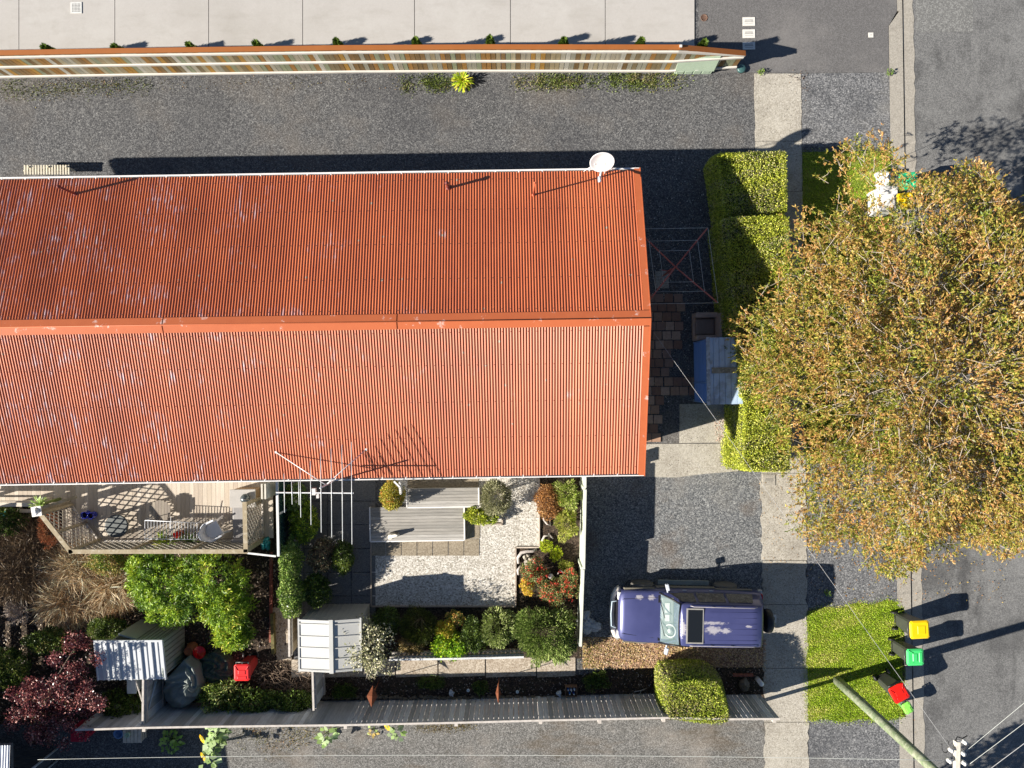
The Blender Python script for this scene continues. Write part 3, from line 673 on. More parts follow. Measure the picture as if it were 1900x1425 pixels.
# neighbour's house corner, bottom left
nb = P(104, 1391, 0); t = thing('neighbouring_house', (nb.x - 4, nb.y - 4, 0), 'corner of the neighbouring dark house with white corrugated roof at bottom left', 'house')
NW = ground('dark_weatherboard', [(0, (.045, .055, .07)), (1, (.07, .085, .1))], 6, bump=0)
m = MB(); m.box((nb.x - 4, nb.y - 4, 1.25), (8, 8, 2.5))
for k in range(15): m.box((nb.x - 4, nb.y + .006, .12 + k * .165), (8, .02, .012))
m.build('wall', NW, t)
rc = P(18, 1383, 2.75); m = MB()
m.box((rc.x - 4, rc.y - 5.2, 2.66), (8, 10.4, .12)); m.build('roof', NW, t)
m = MB(); corrugated(m, rc.x - 8, rc.x, rc.y, 2.745, rc.y - 8, 3.3, amp=.01, rows=4); m.build('roof_sheet', plain('pale_blue_iron', (.6, .63, .7), .5, .1), t)
m = MB(); m.tube([(nb.x + .03, nb.y + .03, 0), (nb.x + .03, nb.y + .03, 2.6)], .035, 8); m.tube([(nb.x + .03, nb.y - .35, 0), (nb.x + .03, nb.y - .35, 2.6)], .03, 8); m.build('downpipe', plain('pale_blue_pipe', (.5, .56, .62), .5), t)

# ================================================================ FENCES
def boards(m, tops, gap=.006, bw=.1, th=.018, z0=0, jitter=.012, zt=None, lean=0):
    """upright boards along a line of (photo px, py, top height) points"""
    random.seed(int(tops[0][0] * 3 + 11))
    for (ax, ay, az), (bx, by, bz) in zip(tops, tops[1:]):
        A, B = P(ax, ay, az), P(bx, by, bz); A2, B2 = Vector((A.x, A.y, 0)), Vector((B.x, B.y, 0)); L = (B2 - A2).length
        n = max(1, round(L / (bw + gap))); d = (B2 - A2) / L; rz = math.atan2(d.y, d.x); st = L / n
        for i in range(n):
            f = (i + .5) / n; c = A2 + (B2 - A2) * f; top = az + (bz - az) * f + random.uniform(-jitter, jitter) * .6
            m.box((c.x, c.y, (z0 + top) / 2), (st - gap * random.uniform(.6, 1.6), th, top - z0), rz=rz + random.uniform(-.01, .01))
def rail_line(m, tops, dz, w, h, off=0):
    for (ax, ay, az), (bx, by, bz) in zip(tops, tops[1:]):
        A, B = P(ax, ay, az), P(bx, by, bz); d = Vector((B.x - A.x, B.y - A.y, 0)).normalized(); nn = Vector((-d.y, d.x, 0)) * off
        m.bar(A + nn + Vector((0, 0, dz)) - d * .0, B + nn + Vector((0, 0, dz)), w, h)
# tall north fence
F1 = [(-300, 104, 1.84), (0, 98.5, 1.84), (200, 95, 1.84), (640, 89, 1.84), (900, 87.5, 1.84), (1262, 88, 1.84), (1383, 99, 1.15)]
c = P(600, 130, 0); t = thing('board_fence', (c.x, c.y, 0), 'tall board fence with rusty orange capping and three white rails along the concrete driveway', 'fence')
PAL = island('fence_board', [(.2, .12, .04), (.38, .3, .17), (.48, .44, .34), (.36, .18, .04), (.3, .32, .2), (.55, .52, .44), (.24, .18, .09), (.42, .37, .27), (.45, .24, .04), (.36, .34, .26), (.26, .15, .05), (.44, .38, .24)], grain=(12, 12, 1), gs=1.6, amt=.45)
m = MB(); boards(m, [(x, y, z - .03) for x, y, z in F1], gap=.013, bw=.14, th=.02, z0=.04); m.build('paling_panel', PAL, t)
WR = ground('whitewashed_rail', [(0, (.55, .52, .48)), (1, (.78, .75, .7))], 6, bump=0, mixn=.9, rough=.7)
def below(F, dz): return [(950 + (x - 950) * (H - z) / (H - z - dz) * 1.0, 0, 0) for x, y, z in F]
def rail_at(mb, F, z, w, h, off):
    pts = []
    for x, y, zt in F:
        p = P(x, y, zt); pts.append(Vector((p.x, p.y, min(z, zt - .08))))
    for A, B in zip(pts, pts[1:]):
        d = (B - A); d.z = 0; d.normalize(); nn = Vector((d.y, -d.x, 0)) * off
        mb.bar(A + nn, B + nn, w, h)
for z in (1.62, .95, .24):
    m = MB(); rail_at(m, F1, z, .05, .085, .037); m.build('rail', WR, t)
m = MB()
for A, B in zip(F1, F1[1:]):
    a, b = P(*A), P(*B); m.bar(a + Vector((0, 0, .012)), b + Vector((0, 0, .012)), .15, .03)
ORANGE = ground('rusty_orange_cap', [(0, (.28, .09, .02)), (1, (.37, .13, .035))], 5, bump=0, mixn=.9, rough=.6, patches=[((.3, .12, .04), 3, .55, .7, .6)])
m.build('cap', ORANGE, t)
for px in (0, 180, 360, 600, 752, 900, 1060, 1262, 1375):
    m = MB(); y = np.interp(px, [f[0] for f in F1], [f[1] for f in F1]); z = float(np.interp(px, [f[0] for f in F1], [f[2] for f in F1]))
    p = P(px, y, z); m.box((p.x, p.y + .07, z / 2 - .03), (.09, .09, z - .02)); m.build('post', PAL, t)
m = MB(); p = P(1263.5, 85, 1.9); m.box((p.x, p.y, 1.88), (.07, .07, .05)); m.build('post_cap', GREYM, t)
# utility cabinet and bollard at the fence end
MINT = plain('pale_green_paint', (.45, .56, .43), .5, .05, 4)
bk0, bk1, fr0, fr1 = P(1263, 106, 1.05), P(1335, 106, 1.05), P(1266, 130, .3), P(1336, 130, .3)
fr0.x = bk0.x + .03; fr1.x = bk1.x + .0
t = thing('utility_cabinet', ((bk0.x + bk1.x) / 2, fr0.y, 0), 'pale green utility cabinet with sloping lid in front of the board fence end', 'cabinet')
m = MB(); m.add([(bk0.x, bk0.y, 0), (bk1.x, bk1.y, 0), (fr1.x, fr1.y, 0), (fr0.x, fr0.y, 0), tuple(bk0), tuple(bk1), tuple(fr1), tuple(fr0)], [(0, 1, 2, 3), (4, 7, 6, 5), (0, 4, 5, 1), (1, 5, 6, 2), (2, 6, 7, 3), (3, 7, 4, 0)]); m.build('body', MINT, t)
m = MB(); d_ = Vector((.03, 0, 0)); up_ = Vector((0, 0, .03)); m.quad(fr0 - d_ + up_ + Vector((0, -.03, -.05)), fr1 + d_ + up_ + Vector((0, -.03, -.05)), bk1 + d_ + up_, bk0 - d_ + up_, .025); m.build('lid', MINT, t)
for k in range(4): m = MB(); m.box((bk0.x + .18 + k * .28, fr0.y - .012, .13), (.22, .02, .2)); m.build('door', MINT, t)
m = MB(); q_ = fr0.lerp(fr1, .55); m.box((q_.x, q_.y - .0, q_.z + .045), (.1, .05, .015)); m.build('label_plate', WHITE, t)
p = P(1376, 127, .1); t = thing('round_cover', (p.x, p.y, 0), 'low round dark green cover at the shaded east end of the board fence', 'cover')
m = MB(); m.lathe((p.x, p.y, 0), [(.12, 0), (.12, .08)], 18); m.build('post', plain('dark_teal', (.04, .1, .1), .5), t)
m = MB(); m.lathe((p.x, p.y, 0), [(.14, .08), (.14, .11), (.1, .13), (0, .14)], 18); m.build('cap', plain('teal_cap', (.05, .12, .12), .4), t)

# south paling fence
FS = [(140, 1354, 1.7), (265, 1350, 1.7), (385, 1348, 1.7), (640, 1345, 1.72), (850, 1340.5, 1.72), (1000, 1336.5, 1.72), (1240, 1331.5, 1.72), (1350, 1334, 1.72), (1447, 1333.5, 1.72)]
GREYW = island('grey_paling', [(.5, .5, .5), (.62, .63, .64), (.54, .54, .54), (.72, .73, .74), (.56, .55, .54), (.42, .42, .41)], grain=(14, 14, 1.2), gs=2, amt=.45)
c = P(790, 1320, 0); t = thing('paling_fence', (c.x, c.y, 0), 'long weathered grey paling fence across the bottom, beside the gravel lane', 'fence')
m = MB(); boards(m, FS[:4], gap=.004, bw=.14); boards(m, FS[3:], gap=.016, bw=.14); m.build('paling_panel', GREYW, t)
RAILB = plain('bleached_rail', (.5, .46, .42), .85, .2, 8)
for z in (1.38, .35): m = MB(); rail_at(m, FS, z, .045, .09, .034); m.build('rail', RAILB, t)
m = MB()
for A, B in zip(FS, FS[1:]): m.bar(P(*A) + Vector((0, 0, .012)), P(*B) + Vector((0, 0, .012)), .06, .02)
m.build('cap', RAILB, t)
for px, py in [(846, 1340), (1003, 1336), (1113, 1335), (1232, 1332), (1438, 1333), (640, 1345), (265, 1350)]:
    p = P(px, py, 1.45); m = MB(); m.box((p.x, p.y - .1, .7), (.1, .1, 1.4)); m.build('post', RAILB, t)
def side_fence(pts, label, mat=GREYW, name='paling_fence', bw=.14, gap=.006, top=None, railoff=.034, group=None):
    c = P(*pts[0]); t = thing(name, (c.x, c.y, 0), label, 'fence', group)
    m = MB(); boards(m, pts, gap=gap, bw=bw); m.build('paling_panel', mat, t)
    for z in (pts[0][2] - .15, .25): m = MB(); rail_at(m, pts, z, .045, .09, railoff); m.build('rail', RAILB, t)
    m = MB()
    for A, B in zip(pts, pts[1:]): m.bar(P(*A) + Vector((0, 0, .012)), P(*B) + Vector((0, 0, .012)), .06, .02)
    m.build('cap', top or RAILB, t); return t
side_fence([(265, 1346, 1.5), (266, 1256, 1.5)], 'short grey paling fence running up to the ribbed white lean-to shed')
side_fence([(582, 1318, 1.4), (580, 1246, 1.4)], 'short grey paling fence below the white garden shed')
BRW = island('brown_paling', [(.3, .22, .13), (.38, .3, .19), (.24, .18, .11)], grain=(14, 14, 1.2), gs=2)
side_fence([(537, 1218, 1.1), (536, 1122, 1.1)], 'narrow brown timber fence at the left side of the white garden shed', mat=BRW)
# low picket fence behind the shrubs
side_fence([(722, 1224, .75), (845, 1222, .75), (972, 1219, .75)], 'low grey picket fence under the row of garden shrubs', gap=.045, bw=.095, railoff=-.03, name='picket_fence', top=GREYW)
# pale green north-south fence
PG = ground('pale_green_board', [(0, (.5, .55, .45)), (1, (.62, .66, .56))], 4, bump=0, mixn=.9, rough=.6)
c = P(1076, 1040, 0); t = thing('board_fence', (c.x, c.y, 0), 'pale green painted fence between the pebble garden and the car park gravel', 'fence')
FG = [(1085.5, 880, 1.42), (1085.5, 905, 1.42)], [(1086, 908, 1.34), (1083, 1056, 1.34)], [(1082, 1057, 1.24), (1077, 1199, 1.2)]
m = MB()
for seg in FG: boards(m, list(seg), gap=-.002, bw=.19, th=.025, jitter=.002)
m.build('board_panel', PG, t)
m = MB()
for seg in FG: A, B = seg; m.bar(P(*A) + Vector((0, 0, .018)), P(*B) + Vector((0, 0, .018)), .075, .036)
m.build('cap', plain('pale_cap', (.66, .68, .6), .6, .08, 4), t)
for seg in FG: pass
for px, py, z in [(1084, 906, 1.3), (1081, 1056, 1.22), (1076, 1196, 1.15)]: m = MB(); p = P(px, py, z); m.box((p.x, p.y, z / 2), (.09, .09, z)); m.build('post', PG, t)

# ================================================================ EAST YARD
# rotary clothesline
t0 = P(1254, 495, 2.0); t = thing('rotary_clothesline', (t0.x, t0.y, 0), 'rotary clothesline with four red arms in the shade beside the house', 'clothesline')
RR = plain('red_oxide_tube', (.5, .13, .11), .5, .2, 8)
m = MB(); m.tube([(t0.x, t0.y, .02), (t0.x, t0.y, 2.0)], .03, 10); m.build('pole', RR, t)
ends = [P(1313, 423, 2.15), P(1332, 562, 2.15), P(1213, 555, 2.15), P(1196, 460, 2.15)]
ends[2] = t0 * 2 - ends[0]; ends[3] = t0 * 2 - ends[1]; ends[2].z = ends[3].z = 2.15
for e in ends: m = MB(); m.tube([t0 + Vector((0, 0, -.05)), e], .022, 8); m.build('arm', RR, t)
m = MB()
for q in (1, .68, .42):
    pts = [t0 + (e - t0) * q for e in ends]
    for i in range(4): m.tube([pts[i] + Vector((0, 0, .02)), pts[(i + 1) % 4] + Vector((0, 0, .02))], .006, 4)
m.build('line', plain('wire_line', (.6, .6, .6), .5), t)
m = MB(); m.tube([(t0.x, t0.y, 1.0), (t0.x, t0.y, 1.35)], .05, 10); m.bar((t0.x, t0.y, 1.1), (t0.x - .25, t0.y + .05, 1.1), .02, .02); m.build('winder', RR, t)
m = MB(); p = P(1228.5, 519, .03); m.box((p.x, p.y, .02), (.44, .55, .05)); m.build('concrete_base', CONC2, t, bevel=.01)
# armchair
a = P(1317, 606, .4); t = thing('armchair', (a.x, a.y, 0), 'brown fabric armchair left outside against the hedge', 'armchair')
FAB = ground('brown_fabric', [(0, (.4, .28, .23)), (1, (.54, .4, .33))], 30, bump=.3, mixn=.8)
m = MB(); m.box((a.x - .05, a.y, .2), (.9, .88, .25)); m.build('base', FAB, t, bevel=.04)
m = MB(); m.box((a.x - .17, a.y - .01, .4), (.6, .52, .17)); m.build('seat_cushion', ground('dark_brown_fabric', [(0, (.2, .15, .13)), (1, (.3, .23, .2))], 30, bump=.3, mixn=.8), t, bevel=.05)
m = MB(); m.box((a.x + .32, a.y + .0, .52), (.32, .84, .75), M=Matrix.Rotation(R(8), 3, 'Y')); m.build('backrest', FAB, t, bevel=.08)
for s in (1, -1): m = MB(); m.box((a.x - .13, a.y + s * .36, .42), (.72, .17, .4)); m.build('armrest', FAB, t, bevel=.06)
DW_ = plain('dark_wood', (.06, .04, .03))
for dx in (-.4, .3):
    for dy in (-.36, .36): m = MB(); m.box((a.x + dx, a.y + dy, .04), (.05, .05, .08)); m.build('foot', DW_, t)
# tin shed
def roofed(name, corners, zr, base_in, label, cat):
    pass
zs = 1.85
r = [P(1313, 628, zs), P(1372, 626, zs), P(1377, 748, zs), P(1320, 749, zs)]
cx, cy = sum(p.x for p in r) / 4, sum(p.y for p in r) / 4
t = thing('tin_shed', (cx, cy, 0), 'small weathered white and pale blue tin shed beside the hedge', 'shed')
BLW = island('shade_tinted_pale_blue_panel', [(.2, .38, .78), (.25, .43, .8)], grain=(1, 1, 8), gs=3, amt=.2, rough=.4)  # pale blue paint, deepened with the blue cast of skylit shade
TINW = ground('shade_tinted_peeling_white_roof', [(0, (.34, .46, .64)), (.6, (.45, .57, .74)), (1, (.58, .68, .8))], 6, bump=.1, mixn=.9, rough=.55, patches=[((.22, .24, .27), 2.6, .5, .62, .85), ((.25, .22, .2), 1.4, .62, .74, .7)])  # peeling white, with the sky's blue shade cast painted into its tones
x0, x1 = min(r[0].x, r[3].x), r[2].x; y0, y1 = r[2].y, r[0].y
m = MB(); m.box(((x0 + x1) / 2, (y0 + y1) / 2, zs / 2 - .02), (x1 - x0 - .06, y1 - y0 - .06, zs - .06)); m.build('wall', BLW, t)
m = MB()
for k in range(12): m.box((x0 + .025, (y0 + y1) / 2, .1 + k * .15), (.02, y1 - y0 - .08, .02))
for yy in (y0 + .03, y0 + .62, y1 - .03): m.box((x0 + .02, yy, zs / 2), (.03, .04, zs - .05))
m.build('cladding_rib', BLW, t)
m = MB()
for k in range(6):
    w_ = (x1 - x0 + .04) / 6; xx = x0 - .02 + w_ * (k + .5)
    m.box((xx, (y0 + y1) / 2, zs + .01), (w_ - .012, y1 - y0 + .05, .03))
m.box(((x0 + x1) / 2 - .0, (y0 + y1) / 2, zs - .012), (x1 - x0, y1 - y0, .012)); m.build('roof', TINW, t)
m = MB(); p = P(1346, 687, zs + .04); m.box((p.x + .02, p.y, zs + .045), (.86, .17, .04)); m.build('ridge_board', ground('mossy_board', [(0, (.16, .15, .12)), (1, (.4, .38, .33))], 14, bump=.2), t)
m = MB(); m.box((x0 + .0, (y0 + y1) / 2, zs + .02), (.1, y1 - y0 + .08, .05)); m.build('edge_flashing', ground('worn_edge', [(0, (.25, .28, .34)), (1, (.6, .66, .74))], 16, bump=.3), t)

# ================================================================ GARDEN SHEDS
def tin_box(name, x0, x1, y0, y1, z, mat, t, nribs=10, open_=False):
    m = MB(); m.box(((x0 + x1) / 2, (y0 + y1) / 2, z / 2), (x1 - x0, y1 - y0, z)); m.build('wall', mat, t)
    m = MB()
    for k in range(nribs + 1):
        x = x0 + (x1 - x0) * k / nribs
        for y in (y0, y1): m.box((x, y, z / 2), (.022, .024, z - .01))
    for k in range(int((y1 - y0) / .17)):
        y = y0 + .1 + .17 * k
        for x in (x0, x1): m.box((x, y, z / 2), (.024, .022, z - .01))
    m.build('cladding_rib', mat, t)
zs = 1.7
A, B, C_, D = P(553.5, 1150, zs), P(668.5, 1147, zs), P(671, 1243, zs), P(556.5, 1244, zs)
x0, x1, y1, y0 = (A.x + D.x) / 2, (B.x + C_.x) / 2, (A.y + B.y) / 2, (C_.y + D.y) / 2
t = thing('garden_shed', ((x0 + x1) / 2, (y0 + y1) / 2, 0), 'white metal garden shed with low gabled roof beside the pebble court', 'shed')
SHW = plain('shed_cream', (.38, .38, .35), .5, .08, 4)
tin_box('w', x0 + .05, x1 - .05, y0 + .05, y1 - .05, zs - .03, SHW, t, 11)
SHR = plain('shed_white_roof', (.5, .5, .48), .35, .05, 2)
xm = P(615, 1200, 1.85).x
for sx, nm in ((x0, 'west'), (x1, 'east')):
    m = MB(); a, b = (sx, zs), (xm, 1.86)
    if sx < xm: m.quad((a[0], y0, a[1]), (b[0], y0, b[1]), (b[0], y1, b[1]), (a[0], y1, a[1]), .02)
    else: m.quad((b[0], y0, b[1]), (a[0], y0, a[1]), (a[0], y1, a[1]), (b[0], y1, b[1]), .02)
    m.build('roof_panel', SHR, t)
    m = MB()
    for k, q in enumerate((.0, .08, .32, .54, .75, .97, 1)):
        y = y0 + (y1 - y0) * (1 - q) + (0 if 0 < k < 6 else (-.02 if k == 0 else .02)); m.bar((a[0], y, a[1] + .014), (b[0], y, b[1] + .014), .028 if 0 < k < 6 else .05, .03)
    m.build('roof_rib', SHR, t)
m = MB(); m.bar((xm, y0 - .03, 1.885), (xm, y1 + .03, 1.885), .12, .03); m.build('ridge_cap', SHR, t)
for x in (x0, x1): m = MB(); m.bar((x, y0 - .03, zs + .005), (x, y1 + .03, zs + .005), .05, .05); m.build('edge_trim', SHR, t)
m = MB()
for x in (xm - .02,): m.add([(x0 + .06, y1 - .04, zs - .03), (x1 - .06, y1 - .04, zs - .03), (xm, y1 - .04, 1.83), (x0 + .06, y1 - .06, zs - .03), (x1 - .06, y1 - .06, zs - .03), (xm, y1 - .06, 1.83)], [(0, 2, 1), (3, 4, 5), (0, 1, 4, 3), (1, 2, 5, 4), (2, 0, 3, 5)])
m.build('gable', SHW, t)
# ribbed lean-to shed on the left
zs = 1.6
A, B, C_, D = P(176, 1190, zs), P(301, 1189, zs), P(308, 1260, zs - .1), P(183, 1262, zs - .1)
t = thing('lean_to_shed', (A.x + 1, A.y - .5, 0), 'green grey lean-to shed with ribbed white roof among the west garden plants', 'shed')
GRNW = plain('shed_green_grey', (.34, .37, .33), .5, .1, 4)
gx0, gx1 = A.x + .42, B.x - .04; gy1, gy0 = A.y - .03, D.y + .08
m = MB()
m.box((gx1, (gy0 + gy1) / 2, .78), (.04, gy1 - gy0, 1.5)); m.box(((gx0 + gx1) / 2 + .45, gy1, .78), (gx1 - gx0 - .9, .04, 1.56)); m.box(((gx0 + gx1) / 2, gy0, .74), (gx1 - gx0, .04, 1.44)); m.box((gx0, (gy0 + gy1) / 2, .76), (.04, gy1 - gy0, 1.48))
m.build('wall', GRNW, t)
m = MB()
for k in range(8): m.box((gx1 + .025, gy0 + .08 + k * .155, .76), (.016, .02, 1.48))
for k in range(8): m.box((gx1 - .1 - k * .14, gy1 + .025, .78), (.02, .016, 1.5))
m.build('cladding_rib', plain('green_grey_rib', (.16, .18, .15), .6), t)
m = MB(); m.box((gx0 + .55, gy1 + .06, .72), (.75, .05, 1.4), rz=-.3); m.build('sliding_door', GRNW, t)
SHR2 = plain('lean_to_white_roof', (.54, .56, .58), .4, .06, 3)
m = MB(); m.quad(tuple(D), tuple(C_), tuple(B), tuple(A), .025); m.build('roof', SHR2, t)
m = MB()
for k in range(13):
    f = k / 12; a = A + (B - A) * f; b = D + (C_ - D) * f; h = .05 if k % 2 == 0 else .022
    m.bar(a + Vector((0, 0, h / 2)), b + Vector((0, 0, h / 2)), .035, h)
m.build('roof_rib', SHR2, t)
m = MB(); m.bar(A + Vector((-.02, .01, .02)), B + Vector((.02, .01, .02)), .06, .07); m.bar(B + Vector((.01, 0, .01)), C_ + Vector((.01, 0, .01)), .04, .06); m.build('edge_trim', SHR2, t)
# stray timber and step ladder by the lean-to
t = thing('leaning_pole', P(283, 1290, 0), 'thin pale blue aluminium pole leaning on the grey paling fence beside the tarpaulin', 'pole')
m = MB(); m.tube([P(274, 1320, 1.25), P(290, 1264, .9)], .018, 6); m.tube([P(276, 1318, 1.2), P(288, 1262, .88)], .012, 6); m.build('pole', plain('pale_blue_metal', (.55, .63, .72), .4), t)
t = thing('timber_brace', P(260, 1280, 0), 'thin bare timber pole against the back of the short fence under the white lean-to roof', 'timber')
m = MB(); m.tube([P(252, 1263, 1.4), P(264, 1302, 1.2)], .02, 6); m.build('pole', RAILB, t)
p = P(245, 1273, .8); t = thing('storage_box', (p.x, p.y, 0), 'pale blue upright box in shade under the white lean-to roof', 'box')
m = MB(); m.box((p.x, p.y, .4), (.26, .42, .8)); m.build('body', plain('blue_grey_plastic', (.32, .38, .42), .5), t, bevel=.02)
m = MB(); m.box((p.x, p.y, .82), (.29, .45, .04)); m.build('lid', plain('blue_grey_lid', (.4, .46, .5), .5), t, bevel=.01)

# ================================================================ DECK AND LATTICE
DZ = .25
DECKW = island('deck_board', [(.5, .43, .35), (.58, .51, .43), (.54, .47, .39), (.46, .39, .32)], grain=(14, 1.2, 1), gs=1.6, amt=.25)
c = P(250, 950, DZ); t = thing('timber_deck', (c.x, c.y, 0), 'pale timber deck with upright boards along the house wall at left', 'deck')
m = MB(); p0, p1 = P(-120, 936, DZ), P(505, 936, DZ); bx = p0.x
yTop = yS + .5
while bx < p1.x:
    yb = P(0, 936, DZ).y if bx < P(95, 0, DZ).x else P(0, 1006, DZ).y - .0
    m.box((bx + .07, (yTop + yb) / 2, DZ - .02), (.134, yTop - yb, .04)); bx += .14
m.build('decking', DECKW, t)
m = MB(); m.bar(P(-120, 937, DZ - .12), P(92, 937, DZ - .12), .04, .22); m.bar(P(92, 1004, DZ - .12), P(500, 1004, DZ - .12), .04, .2); m.build('bearer', RAILB, t)
# handrail at the far left
t = thing('deck_railing', P(30, 937, 0), 'low timber deck railing ending at the white topped post', 'railing')
OLD = ground('lichened_timber', [(0, (.26, .2, .12)), (.6, (.38, .32, .22)), (1, (.55, .5, .42))], 14, bump=.3, mixn=.6, rough=.9)
PALE = plain('pale_timber', (.56, .5, .42), .8, .2, 7)
m = MB(); m.bar(P(-120, 937, 1.1), P(70, 936, 1.1), .12, .04); m.build('top_rail', PALE, t)
m = MB()
for z in (.5, .8): m = MB(); m.bar(P(-120, 930, z), P(70, 930, z), .03, .08); m.build('lower_rail', PALE, t)
for px in (-60, 66): m = MB(); m.box((P(px, 932, 1).x, P(px, 932, 1).y, .55), (.09, .09, 1.1)); m.build('post', PALE, t)
m = MB(); m.bar(P(37, 948, .3), P(66, 948, .3), .1, .05); m.build('step_board', PALE, t)
# wide flat rails under the eave that throw the stripes
def lattice(m, A, B, z0, z1, pitch=.155, w=.034, th=.01):
    d = Vector((B.x - A.x, B.y - A.y, 0)); L = d.length; d /= L; n = Vector((-d.y, d.x, 0)); h = z1 - z0
    for sgn, off in ((1, .006), (-1, -.006)):
        s = -h
        while s < L + h:
            a = (s, 0) if sgn > 0 else (s, h); b = (s + h, h) if sgn > 0 else (s + h, 0)
            # clip to 0..L
            t0 = max(0, (0 - a[0]) / h); t1 = min(1, (L - a[0]) / h)
            if t1 > t0 + .02:
                p = Vector((A.x, A.y, 0)) + d * (a[0] + h * t0) + Vector((0, 0, z0 + a[1] + (b[1] - a[1]) * t0)) + n * off
                q = Vector((A.x, A.y, 0)) + d * (a[0] + h * t1) + Vector((0, 0, z0 + a[1] + (b[1] - a[1]) * t1)) + n * off
                m.bar(p, q, th, w, up=n.cross(q - p) if False else (0, 0, 1))
            s += pitch * 1.414
def lattice_panel(a, b, ztop, label, posts=(0, .5, 1), z0=DZ, capw=.13, capm=OLD, name='lattice_screen'):
    A, B = P(*a, ztop), P(*b, ztop); t = thing(name, (A.x, A.y, 0), label, 'screen')
    m = MB(); lattice(m, A, B, z0 + .04, ztop - .03); m.build('lattice', plain('grey_lattice', (.4, .36, .3), .85, .15, 9), t)
    d = (B - A).normalized()
    m = MB(); m.bar(A - d * .06 + Vector((0, 0, .0)), B + d * .06, capw, .035); m.build('top_rail', capm, t)
    m = MB(); m.bar(Vector((A.x, A.y, z0 + .05)), Vector((B.x, B.y, z0 + .05)), .05, .07); m.build('bottom_rail', RAILB, t)
    for q in posts: p = A + (B - A) * q; m = MB(); m.box((p.x, p.y, (z0 + ztop) / 2 - .03), (.085, .085, ztop - z0 - .05), rz=math.atan2(d.y, d.x)); m.build('post', OLD, t)
    return t
ZL = 1.85
lattice_panel((74, 952), (131, 1024), ZL, 'diagonal lattice screen at the west corner of the deck', (.02, .5, .98))
lattice_panel((131, 1023.5), (456, 1023), ZL, 'long lattice screen along the front of the deck', (.0, .33, .67, 1))
lattice_panel((456, 1021), (454, 935), ZL, 'lattice gate standing across the east end of the deck', (.02, .98))
p = P(67, 949, 1.9); t = thing('corner_post', (p.x, p.y, 0), 'tall deck post with a square white cap at the west corner', 'post')
m = MB(); m.box((p.x, p.y, .93), (.12, .12, 1.86)); m.build('post', OLD, t)
m = MB(); m.box((p.x, p.y, 1.88), (.29, .29, .03), rz=.15); m.lathe((p.x, p.y, 1.895), [(.13, 0), (.07, .05), (.06, .07), (0, .08)], 4); m.build('cap', WHITE, t); 
# top beam from post cap running back to the deck lattice
t = thing('timber_beam', P(105, 935, 1.8), 'timber beam sloping from the white capped post towards the house', 'beam')
m = MB(); m.bar(P(72, 944, 1.84), P(142, 922, 1.0), .09, .1); m.build('beam', OLD, t)
# white framed screen at the end
t = thing('glass_screen', P(524, 965, 0), 'white framed dark glass screen east of the deck lattice', 'screen')
WF = plain('white_frame', (.74, .74, .72), .45, .06, 3)
a, b = P(514, 885, 1.75), P(517, 1032, 1.75)
m = MB(); m.bar(a, b, .07, .07); m.bar(Vector((a.x, a.y, .15)), Vector((b.x, b.y, .15)), .06, .06)
for q in (0, .47, .985): p = a + (b - a) * q; m.box((p.x, p.y, .9), (.06, .06, 1.7))
m.build('frame', WF, t)
m = MB(); m.quad((a.x, a.y, .18), (b.x, b.y, .18), (b.x, b.y, 1.7), (a.x, a.y, 1.7), .01); m.build('pane', glass('dark_teal_glass', (.02, .05, .05), .15), t)
t = thing('handrail', P(485, 1029, 0), 'narrow white rail from the lattice gate to the white framed screen', 'rail')
m = MB(); m.bar(P(459, 1026, 1.72), P(512, 1032, 1.74), .05, .05); m.build('rail', WF, t)
t = thing('wall_boards', P(502, 900, 0), 'cream upright boards at the east end of the deck under the eave', 'boards')
m = MB()
for px in (508, 502): m.box((P(px, 905, 1.2).x, P(px, 905, 1.2).y, 1.0), (.05, .45, 2.0))
m.build('board', plain('cream_board', (.6, .56, .48), .7), t); 
# furniture on the deck
p = P(216, 976, .72); t = thing('round_table', (p.x, p.y, DZ), 'round outdoor table with pale stone patterned top on the deck', 'table')
m = MB(); m.lathe((p.x, p.y, .72), [(0, -.03), (.33, -.03), (.345, -.015), (.345, 0), (0, 0)], 32); m.build('tabletop', ground('stone_pattern', [(0, (.4, .45, .44)), (.3, (.75, .8, .78)), (1, (.88, .88, .86))], 9, bump=0, mixn=.2, rough=.15, spec=.8), t)
m = MB(); m.lathe((p.x, p.y, .72), [(.33, -.035), (.36, -.035), (.36, .008), (.33, .008)], 32); m.build('rim', plain('dark_metal', (.08, .09, .09), .5), t)
for k in range(3):
    a = 2.1 * k + .4; m = MB(); m.tube([(p.x + .08 * math.cos(a), p.y + .08 * math.sin(a), .7), (p.x + .3 * math.cos(a), p.y + .3 * math.sin(a), DZ)], .014, 6); m.build('leg', plain('dark_leg', (.08, .09, .09), .5), t)
p = P(297, 948, .6); t = thing('round_table', (p.x, p.y, DZ), 'low round table of bare wooden slats behind the white rack', 'table')
m = MB()
for k in range(7):
    x = -.33 + .094 * (k + .5); hl = math.sqrt(max(.01, .34 ** 2 - x * x)); m.box((p.x + x, p.y, .6), (.088, 2 * hl, .025))
m.build('tabletop', island('grey_slat', [(.3, .26, .21), (.36, .31, .25), (.27, .23, .19)], grain=(10, 1, 1), gs=4), t)
for k in range(3):
    a = 2.1 * k; m = MB(); m.tube([(p.x + .1 * math.cos(a), p.y + .1 * math.sin(a), .59), (p.x + .22 * math.cos(a), p.y + .22 * math.sin(a), DZ)], .02, 6); m.build('leg', RAILB, t)
BLUE = plain('cobalt_glaze', (.004, .012, .25), .08, .1, 3, spec=.9)
